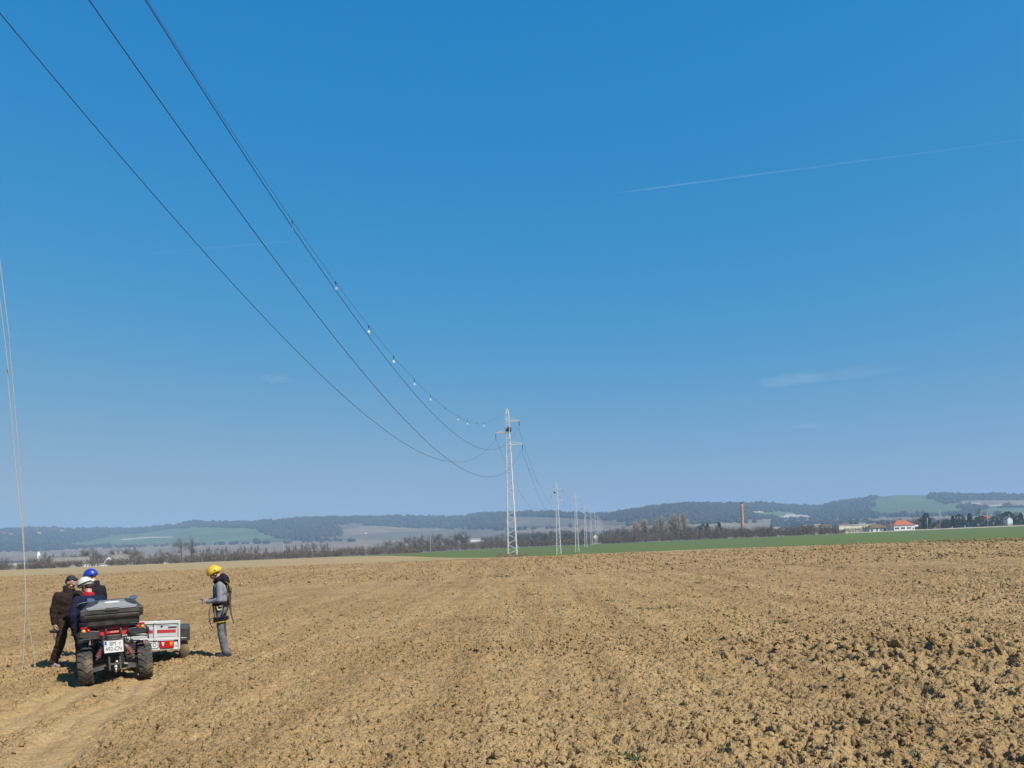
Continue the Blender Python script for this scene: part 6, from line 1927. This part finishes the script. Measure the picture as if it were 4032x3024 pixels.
# ---- man in the yellow helmet, looking at his phone
Y_LOC = (-5.60, 14.80)
M_GREY = cloth('grey_sweatshirt', (0.26, 0.275, 0.31)); M_DEN = cloth('grey_denim', (0.175, 0.185, 0.205), 0.3)
M_DARK = cloth('black_cotton', (0.016, 0.014, 0.020)); M_WEB = cloth('black_webbing', (0.014, 0.014, 0.016)); M_YEL = mat('yellow_shell', (0.82, 0.50, 0.006), 0.35, 0.06, 10.0, dirt=(0.5, 0.36, 0.1), dirt_amt=0.2, dirt_scale=12.0)
M_YWEB = cloth('yellow_webbing', (0.50, 0.36, 0.03)); M_SHOEB = cloth('navy_shoe', (0.035, 0.038, 0.055)); M_BROWNSTRAP = cloth('brown_strap', (0.09, 0.055, 0.045))
P = dict(loc=(Y_LOC[0], Y_LOC[1], on_soil(*Y_LOC) - 0.015), rz=R(102), head=(R(34), 0.0, 0.0), m_tr=M_DEN, m_jk=M_GREY, m_sh=M_SHOEB, leg=0.98, hem=0.03, bulk=1.0, cuff=0.93,
         J=dict(pelvis=(0, 0.0, 0.97), neck=(0, 0.0, 1.475), head=(0, 0.09, 1.61), shR=(0.185, -0.015, 1.41), shL=(-0.185, -0.015, 1.41), elR=(0.235, -0.03, 1.12), elL=(-0.235, -0.02, 1.115),
                wrR=(0.10, 0.235, 1.10), wrL=(-0.105, 0.235, 1.085), hipR=(0.085, 0, 0.93), hipL=(-0.085, 0.0, 0.93), knR=(0.095, 0.035, 0.50), knL=(-0.10, 0.0, 0.50), anR=(0.10, -0.02, 0.10), anL=(-0.105, -0.07, 0.10),
                toeR=(0.115, 0.13, 0.045), toeL=(-0.12, 0.085, 0.045)),
         hdR=(-0.45, 0.9, 0.1), huR=(0.6, 0.1, 0.8), curlR=(28, 45), hdL=(0.5, 0.9, 0.1), huL=(-0.5, 0.1, -0.9), curlL=(-35, -40))
P['curlL'] = (35, 45); P['huL'] = (-0.7, 0.2, 0.6)
ym, YJ, YR = person(P, 'man in a yellow helmet and grey sweatshirt looking down at a phone')
hl, T = helmet(ym, YJ, YR, M_YEL, 0.016)
for s in (-1, 1):
    MB().prism([(-0.022, 0.03), (0.012, 0.045), (0.02, 0.02), (-0.012, 0.008)], 0.0, 0.004, 'x') if False else None
    m = MB(); c_ = Vector((s * 0.112, -0.055, 0.05)); m.add([T(c_ + Vector((s * 0.004, y, z))) for y, z in ((-0.018, -0.012), (0.014, -0.014), (0.0, 0.018))] + [T(c_ + Vector((-s * 0.01, y, z))) for y, z in ((-0.018, -0.012), (0.014, -0.014), (0.0, 0.018))], [(0, 1, 2), (3, 5, 4), (0, 3, 4, 1), (1, 4, 5, 2), (2, 5, 3, 0)])
    m.build('vent_hole', M_INK, hl)
    m = MB(); m.ball(T((s * 0.108, 0.01, 0.08)), 0.011, 8, 6); m.build('rivet', M_WHITEP, hl, True)
    strap([T((s * 0.088, 0.03, -0.01)), T((s * 0.075, 0.045, -0.06)), T((s * 0.03, 0.06, -0.122)), T((0, 0.066, -0.125))], 0.016, 0.004, M_WEB, 'chin_strap', hl)
    strap([T((s * 0.092, -0.06, -0.01)), T((s * 0.082, 0.0, -0.055)), T((s * 0.075, 0.045, -0.06))], 0.016, 0.004, M_WEB, 'chin_strap', hl)
m = MB(); m.box(T((0, -0.146, 0.03)), (0.05, 0.02, 0.03), YR); bevel(m.build('lamp_clip', M_WHITEP, hl), 0.004)
# black hood lying on the shoulders
m = MB()
m.ball((0, -0.085, 1.49), (0.145, 0.080, 0.115), 18, 12, Matrix.Rotation(R(-20), 3, 'X')); m.ball((0, -0.04, 1.50), (0.140, 0.125, 0.065), 18, 12)
capsule(m, (-0.09, 0.02, 1.50), (-0.055, 0.085, 1.46), 0.05, 0.04); capsule(m, (0.09, 0.02, 1.50), (0.055, 0.085, 1.46), 0.05, 0.04); m.ball((0, -0.055, 1.565), (0.105, 0.07, 0.045), 14, 10)
remeshed('hood', m, 0.011, M_DARK, ym, 14, 0.016, 12.0, 2.0)
# open dark vest front
m = MB()
for s in (-1, 1):
    capsule(m, (s * 0.075, 0.10, 1.38), (s * 0.085, 0.115, 1.10), 0.024, 0.024); capsule(m, (s * 0.085, 0.112, 1.10), (s * 0.10, 0.105, 1.03), 0.024, 0.024)
remeshed('vest_front', m, 0.012, M_DARK, ym, 3, 0.006)
# harness
hr = empty('harness', (0, 0, 0)); hr.parent = ym
band_ring(ident, 0.178, 0.145, 1.045, 0.02, 0.085, 0.014, M_WEB, 'waist_belt', hr, (0, 0.0, 0))
band_ring(ident, 0.186, 0.153, 1.015, 0.02, 0.022, 0.012, M_WEB, 'tool_loop', hr)
for s in (-1, 1):
    band_ring(ident, 0.108, 0.112, 0.745, -0.10, 0.075, 0.014, M_WEB, 'leg_loop', hr, (s * 0.092, 0.012, 0))
    band_ring(ident, 0.112, 0.116, 0.700, -0.10, 0.018, 0.012, M_YWEB, 'leg_loop_edge', hr, (s * 0.092, 0.012, 0))
    strap([(s * 0.165, -0.09, 1.03), (s * 0.195, -0.06, 0.92), (s * 0.19, -0.03, 0.80)], 0.03, 0.008, M_WEB, 'leg_strap', hr)
    strap([(s * 0.14, 0.125, 1.03), (s * 0.165, 0.11, 0.90), (s * 0.17, 0.09, 0.78)], 0.03, 0.008, M_WEB, 'leg_strap', hr)
    strap([(s * 0.11, -0.125, 1.42), (s * 0.10, -0.165, 1.32), (s * 0.05, -0.165, 1.20), (s * 0.06, -0.155, 1.06)], 0.04, 0.006, M_WEB, 'shoulder_strap', hr)
strap([(-0.12, -0.11, 1.46), (-0.10, -0.165, 1.40), (-0.09, -0.175, 1.28)], 0.045, 0.008, M_YWEB, 'back_strap', hr)
strap([(-0.10, -0.17, 1.24), (-0.11, -0.175, 1.05), (-0.12, -0.19, 0.85), (-0.13, -0.235, 0.66)], 0.042, 0.008, M_BROWNSTRAP, 'hanging_strap', hr)
strap([(-0.15, 0.16, 1.01), (-0.155, 0.20, 0.86), (-0.15, 0.175, 0.66), (-0.14, 0.14, 0.59)], 0.018, 0.014, M_WEB, 'hanging_lanyard', hr)
strap([(0.12, 0.15, 0.78), (0.10, 0.22, 0.73), (0.09, 0.26, 0.69)], 0.04, 0.008, M_BROWNSTRAP, 'loose_strap', hr)
strap([(-0.17, -0.08, 0.76), (-0.175, -0.09, 0.60), (-0.17, -0.10, 0.43)], 0.014, 0.010, M_WEB, 'hanging_lanyard', hr)
m = MB(); m.tube([(-0.205, 0.05, 1.00), (-0.205, -0.06, 1.00), (-0.205, -0.035, 0.93), (-0.205, 0.025, 0.93), (-0.205, 0.05, 1.00)], 0.009, 8); m.build('carabiner', mat('pale_yellow_alloy', (0.75, 0.68, 0.25), .35, .1, 10, metal=.3), hr, True)
m = MB(); capsule(m, (-0.19, -0.06, 0.80), (-0.20, 0.0, 0.77), 0.03, 0.03); capsule(m, (-0.19, -0.10, 0.86), (-0.19, -0.06, 0.80), 0.022, 0.026); m.build('gear_pouch', M_WEB, hr, True)
# phone held in both hands
ph = bevel(MB().box((0, 0, 0), (0.15, 0.075, 0.010)).build('phone', M_BLACK), 0.004)
rzm = Matrix.Rotation(R(102), 3, 'Z')
pp = rzm @ Vector((0.0, 0.345, 1.135)) + Vector(P['loc'])
ph.location = pp; ph.rotation_euler = (Matrix.Rotation(R(102), 3, 'Z') @ Matrix.Rotation(R(28), 3, 'X')).to_euler()
tag(ph, 'dark phone held by the man in the yellow helmet', 'phone')
MB().box((0, 0, 0.0058), (0.138, 0.066, 0.0012)).build('screen', M_GLASS, ph)

# ---- bareheaded man in brown, stepping, binoculars in his hand
B_LOC = (-8.12, 14.08)
M_BRJ = cloth('dark_brown_jacket', (0.032, 0.021, 0.017)); M_BRT = cloth('brown_trousers', (0.062, 0.042, 0.030)); M_BOOT = cloth('pale_boot', (0.30, 0.27, 0.22))
P = dict(loc=(B_LOC[0], B_LOC[1], on_soil(*B_LOC) - 0.02), rz=R(-118), head=(R(36), R(12), R(0)), m_tr=M_BRT, m_jk=M_BRJ, m_sh=M_BOOT, leg=1.05, hem=-0.03, bulk=1.10, cuff=0.93, collar=0.085, wr=0.022,
         J=dict(pelvis=(0, 0.0, 0.93), neck=(0, 0.06, 1.43), head=(0.0, 0.145, 1.555), shR=(0.185, 0.03, 1.345), shL=(-0.185, 0.06, 1.355), elR=(0.245, -0.03, 1.09), elL=(-0.23, 0.14, 1.11),
                wrR=(0.245, -0.02, 0.835), wrL=(-0.10, 0.34, 1.07), hipR=(0.09, 0, 0.89), hipL=(-0.09, 0.02, 0.89), knR=(0.11, -0.07, 0.49), knL=(-0.10, 0.17, 0.49), anR=(0.12, -0.30, 0.11), anL=(-0.10, 0.16, 0.10),
                toeR=(0.13, -0.14, 0.045), toeL=(-0.11, 0.33, 0.045)),
         hdR=(0.0, 0.1, -1), huR=(1, 0, 0), curlR=(50, 70), hdL=(0.5, 0.8, 0.0), huL=(0, 0, 1), curlL=(30, 40))
bmn, BJ, BR = person(P, 'bareheaded man in a dark brown jacket holding black binoculars')
def TB(v): return BR @ Vector(v) + BJ['head']
m = MB()
m.ball(TB((0, -0.032, 0.048)), (0.081, 0.094, 0.083), 18, 12, BR); m.ball(TB((0, -0.05, 0.0)), (0.079, 0.072, 0.075), 16, 10, BR); m.ball(TB((0, 0.035, 0.108)), (0.055, 0.035, 0.022), 12, 8, BR)
remeshed('hair', m, 0.009, M_HAIR, bmn, 1, 0.006, 30.0)
for s in (-1, 1):
    MB().ball(TB((s * 0.032, 0.0885, 0.006)), (0.0125, 0.006, 0.007), 10, 7, BR).build('eye', M_INK, bmn, True)
    m = MB(); capsule(m, TB((s * 0.016, 0.094, 0.026)), TB((s * 0.048, 0.084, 0.028)), 0.0055, 0.0045, 8); m.build('eyebrow', M_HAIR, bmn, True)
m = MB(); capsule(m, TB((-0.018, 0.0945, -0.060)), TB((0.018, 0.0945, -0.060)), 0.0035, 0.0035, 8); m.build('mouth', mat('lips', (0.30, 0.12, 0.10), .6, .1, 20), bmn, True)
strap([(0.16, 0.145, 0.98), (0.10, 0.175, 0.98)], 0.05, 0.012, M_WEB, 'pocket_flap', bmn)
# binoculars hanging from that hand
bz = Matrix.Rotation(R(-118), 3, 'Z')
hand = bz @ (BJ['wrR'] + Vector((0.0, 0.015, -0.115))) + Vector(P['loc'])
bn = empty('binoculars', hand, R(-20), 'black binoculars hanging from the hand of the man in brown', 'binoculars')
for s in (-1, 1):
    MB().lathe([(0.018, -0.06), (0.021, -0.045), (0.019, -0.02), (0.026, 0.0), (0.029, 0.055), (0.026, 0.06)], 14, (s * 0.033, 0, -0.012), Matrix.Rotation(R(90), 3, 'X')).build('barrel', M_BLACK, bn, True)
MB().box((0, 0, -0.008), (0.045, 0.06, 0.022)).build('bridge', M_BLACK, bn)
strap([(-0.045, 0.03, -0.01), (-0.055, 0.02, -0.10), (-0.02, 0.0, -0.155), (0.02, 0.0, -0.12), (0.045, 0.03, -0.01)], 0.012, 0.004, M_WEB, 'neck_strap', bn)

# ---- man in the white helmet, back to the camera
N_LOC = (-7.53, 13.76)
M_NAVY = cloth('navy_jacket', (0.014, 0.018, 0.048)); M_NJEAN = cloth('dark_jeans', (0.022, 0.026, 0.040)); M_REDC = cloth('red_collar', (0.42, 0.012, 0.03)); M_WSH = mat('white_shell', (0.74, 0.75, 0.68), 0.35, 0.05, 10.0, dirt=(0.5, 0.48, 0.4), dirt_amt=0.25, dirt_scale=12.0)
P = dict(loc=(N_LOC[0], N_LOC[1], on_soil(*N_LOC) - 0.02), rz=R(40), head=(R(30), R(42), R(0)), m_tr=M_NJEAN, m_jk=M_NAVY, m_sh=M_SHOEB, leg=1.0, hem=0.0, bulk=1.12, cuff=0.92, collar=0.045, m_col=M_REDC, wr=0.018,
         J=dict(pelvis=(0.0, 0.0, 0.94), neck=(0.0, 0.09, 1.41), head=(-0.02, 0.17, 1.565), shR=(0.19, 0.08, 1.335), shL=(-0.19, 0.08, 1.335), elR=(0.26, 0.20, 1.08), elL=(-0.275, 0.05, 1.07),
                wrR=(0.15, 0.42, 1.02), wrL=(-0.25, 0.12, 0.83), hipR=(0.09, 0, 0.90), hipL=(-0.09, 0.0, 0.90), knR=(0.11, 0.05, 0.49), knL=(-0.12, 0.03, 0.49), anR=(0.12, -0.02, 0.10), anL=(-0.14, -0.04, 0.10),
                toeR=(0.13, 0.14, 0.045), toeL=(-0.16, 0.12, 0.045)),
         hdR=(-0.3, 0.9, -0.2), huR=(0, 0, 1), curlR=(30, 40), hdL=(0.0, 0.3, -1), huL=(-1, 0, 0), curlL=(30, 40))
nmn, NJ, NR = person(P, 'man in a white helmet and navy jacket with red collar, bending forward')
hl, T = helmet(nmn, NJ, NR, M_WSH, 0.014, 0.07)
band_ring(T, 0.1195, 0.144, 0.035, 0.10, 0.024, 0.005, M_WEB, 'headlamp_band', hl, (0, -0.008, 0))
m = MB(); m.box(T((0, -0.158, 0.02)), (0.06, 0.03, 0.035), NR); bevel(m.build('battery_box', M_WHITEP, hl), 0.006)
for s in (-1, 1): strap([T((s * 0.085, 0.03, -0.01)), T((s * 0.07, 0.05, -0.06)), T((s * 0.02, 0.06, -0.122))], 0.016, 0.004, M_WEB, 'chin_strap', hl)
m = MB(); m.ball(T((0.0, 0.072, -0.118)), (0.03, 0.022, 0.022), 10, 8); m.build('chin_cup', M_YWEB, hl, True)
m = MB(); m.ball(T((0, -0.055, -0.03)), (0.078, 0.065, 0.06), 14, 10, NR); remeshed('hair', m, 0.009, mat('brown_hair', (0.035, 0.016, 0.014), .7, .3, 60), nmn, 1, 0.006, 30.0)
M_PIPE = mat('grey_piping', (0.30, 0.30, 0.36), .7, .1, 10)
m = MB(); m.tube(smooth_path([Vector((-0.22, -0.04, 1.25)), Vector((-0.12, -0.105, 1.285)), Vector((0.12, -0.105, 1.285)), Vector((0.22, -0.04, 1.25))], 6), 0.005, 6); m.build('piping', M_PIPE, nmn, True)
for s in (-1, 1):
    m = MB(); capsule(m, NJ['wr' + 'RL'[s < 0]] , NJ['wr' + 'RL'[s < 0]] + Vector((0, 0.03 if s > 0 else 0.02, -0.02 if s > 0 else -0.10)), 0.045, 0.042); m.build('glove', M_WEB, nmn, True)

# ---- man in the blue helmet behind them
K_LOC = (-8.26, 15.35)
M_BLUE = mat('blue_shell', (0.012, 0.045, 0.42), 0.4, 0.08, 10.0)
P = dict(loc=(K_LOC[0], K_LOC[1], on_soil(*K_LOC) - 0.02), rz=R(78), head=(R(24), R(8), R(0)), m_tr=M_NJEAN, m_jk=M_DARK, m_sh=M_SHOEB, leg=1.0, hem=0.0, bulk=1.05, cuff=0.93, collar=0.07,
         J=dict(pelvis=(0, 0.0, 0.98), neck=(0, 0.05, 1.49), head=(0, 0.12, 1.635), shR=(0.175, 0.03, 1.41), shL=(-0.175, 0.03, 1.41), elR=(0.25, 0.06, 1.15), elL=(-0.25, 0.06, 1.15),
                wrR=(0.12, 0.27, 1.09), wrL=(-0.12, 0.27, 1.09), hipR=(0.09, 0, 0.94), hipL=(-0.09, 0.0, 0.94), knR=(0.10, 0.03, 0.51), knL=(-0.10, 0.02, 0.51), anR=(0.11, -0.03, 0.10), anL=(-0.11, -0.04, 0.10),
                toeR=(0.12, 0.13, 0.045), toeL=(-0.12, 0.12, 0.045)),
         hdR=(-0.4, 0.9, 0.0), huR=(0, 0, 1), curlR=(30, 40), hdL=(0.4, 0.9, 0.0), huL=(0, 0, 1), curlL=(30, 40))
kmn, KJ, KR = person(P, 'man in a blue helmet and black jacket, standing behind the white helmet')
hl, T = helmet(kmn, KJ, KR, M_BLUE, 0.012)
for s in (-1, 1): strap([T((s * 0.085, 0.03, -0.01)), T((s * 0.07, 0.05, -0.06)), T((s * 0.02, 0.06, -0.122))], 0.016, 0.004, M_WEB, 'chin_strap', hl)

# ================================================================ litter on the ploughing
M_STRAW = mat('pale_straw', (0.62, 0.50, 0.31), 0.9, 0.2, 20.0)
m = MB(); random.seed(12)
def gp(u, v, dz=0.0):
    a, b_ = ray(u, v); y = CAM_H / -b_
    for _ in range(6):
        y = (CAM_H - soil_at(a * y, y)) / -b_
    return Vector((a * y, y, soil_at(a * y, y) + dz))
for u, v, L_, an in ((853, 618.7, 0.22, 0.6), (841, 625, 0.14, 1.3), (836, 637, 0.24, 0.05), (834, 727, 0.10, 1.1), (949, 650, 0.18, 1.4), (480, 640, 0.2, 0.2), (720, 600, 0.3, 0.4)):
    p = gp(u, v, 0.03); d = Vector((math.cos(an), 0.4 * math.sin(an), math.sin(an) * 0.6)) * L_ / 2
    m.tube([p - d, p + d * 0.2 + Vector((0, 0, 0.01)), p + d], [0.007, 0.006, 0.004], 6)
for i in range(160):
    y = random.uniform(6.5, 22); x = y * random.uniform(-0.7, 0.7)
    p = Vector((x, y, soil_at(x, y) + 0.015)); a = random.uniform(0, 6.28); d = Vector((math.cos(a), math.sin(a), random.uniform(-0.2, 0.5))) * random.uniform(0.02, 0.07)
    m.tube([p - d, p + d], [0.0035, 0.002], 4)
tag(m.build('straw_litter', M_STRAW), 'bits of pale straw lying on the clods', 'straw', kind='stuff')
p = gp(255, 662.5, 0.03)
m = MB(); m.tube([p + Vector((-0.17, 0.0, -0.01)), p + Vector((-0.02, 0.03, 0.02)), p + Vector((0.12, 0.0, 0.09)), p + Vector((0.17, 0, 0.13))], [0.017, 0.015, 0.013, 0.01], 8)
m.tube([p + Vector((0.04, 0.02, 0.05)), p + Vector((0.12, 0.05, 0.03))], [0.010, 0.005], 6)
tag(m.build('broken_stick', M_STRAW, None, True), 'pale broken stick on the soil, right of the man in the yellow helmet', 'stick')
# small green weeds
M_WEED = mat('green_weeds', (0.070, 0.115, 0.028), 0.8, 0.3, 6.0)
Ps, Ds, Ws, Ss = [], [], [], []
nr = np.random.default_rng(8)
WEED = [(879, 595, .35), (643, 608, .3), (655, 609, .35), (668, 608, .4), (780, 624, .28), (788, 623, .2), (965.6, 621.5, .2), (975, 621, .16), (890, 625, .14), (928, 572, .5), (940, 573, .4), (905, 570, .35), (637.6, 761, .09), (625, 756, .09), (730, 612, .2), (504.6, 577, .8), (498, 577.5, .5),
        (520, 590, .4), (530, 595, .4), (135.7, 574.3, .7), (149, 572, .8), (51, 582, .35), (204, 576, .45), (60, 605, .12), (590, 575, .4), (700, 583, .4), (1010, 590, .35), (1003, 580, .4), (560, 612, .2), (610, 602, .25), (840, 568, .5), (770, 570, .5), (450, 585, .3), (420, 580, .4), (985, 690, .05), (915, 752, .06)]
for u, v, r_ in WEED:
    c_ = gp(u, v)
    q = int(30 + 60 * r_)
    a = nr.uniform(0, 6.283, q); rr_ = r_ * 0.55 * np.sqrt(nr.random(q))
    xx = c_.x + rr_ * np.cos(a); yy = c_.y + rr_ * np.sin(a) * 1.2
    Ps.append(np.stack([xx, yy, land(xx, yy) + soil(xx, yy) - 0.005], -1))
    dd = np.stack([np.cos(a) * 0.8, np.sin(a) * 0.8, np.full(q, 0.75)], -1) + nr.normal(0, 0.35, (q, 3))
    Ds.append(dd / np.linalg.norm(dd, axis=1)[:, None] * (nr.uniform(0.04, 0.10, q) * (0.6 + r_))[:, None]); Ws.append(nr.uniform(0.008, 0.016, q) * (0.6 + r_))
    s_ = np.cross(Ds[-1], nr.normal(size=(q, 3))); Ss.append(s_ / np.linalg.norm(s_, axis=1)[:, None])
V, F = quads_mesh('field_weeds', np.concatenate(Ps), np.concatenate(Ds), np.concatenate(Ws), np.concatenate(Ss))
tag(mesh_obj('field_weeds', np_mesh('field_weeds', V, F), M_WEED), 'small green weeds dotted over the ploughed field', 'weeds', kind='stuff')
# weedy mound at the foot of the nearest pylon
o = heap(505.5, 104.6, 1.5, 0.55, 'weedy dark mound of earth at the foot of the nearest pylon', mat('dark_mound', (0.16, 0.12, 0.075), 0.95, 0.35, 2.0), 5.0)
o.name = 'earth_mound'; o['category'] = 'mound'
scrub('pylon_weeds', [(498, 526, 103.5, 107.5, 0.35, 0.9, 42, 0.012)], mat('dry_weeds', (0.30, 0.24, 0.13), 0.95, 0.3, 2.0), 'dry weeds round the foot of the nearest pylon', 9)

# ================================================================ tell the trees of each clump apart by their place
_one = 'first second third fourth fifth sixth seventh eighth ninth tenth eleventh twelfth thirteenth fourteenth fifteenth sixteenth seventeenth eighteenth nineteenth twentieth'.split()
_one += ['twenty-' + w for w in _one[:9]] + ['thirtieth'] + ['thirty-' + w for w in _one[:9]] + ['fortieth']
_by = {}
for o_ in COL.objects:
    if o_.parent is None and o_.get('category') == 'tree' and o_.get('label'):
        _by.setdefault(o_['label'], []).append(o_)
for lab_, os_ in _by.items():
    if len(os_) > 1:
        os_.sort(key=lambda q: q.location.x / q.location.y)
        for i_, q in enumerate(os_):
            q['label'] = lab_ + (', leftmost' if i_ == 0 else ', rightmost' if i_ == len(os_) - 1 else ', %s from the left' % _one[i_])
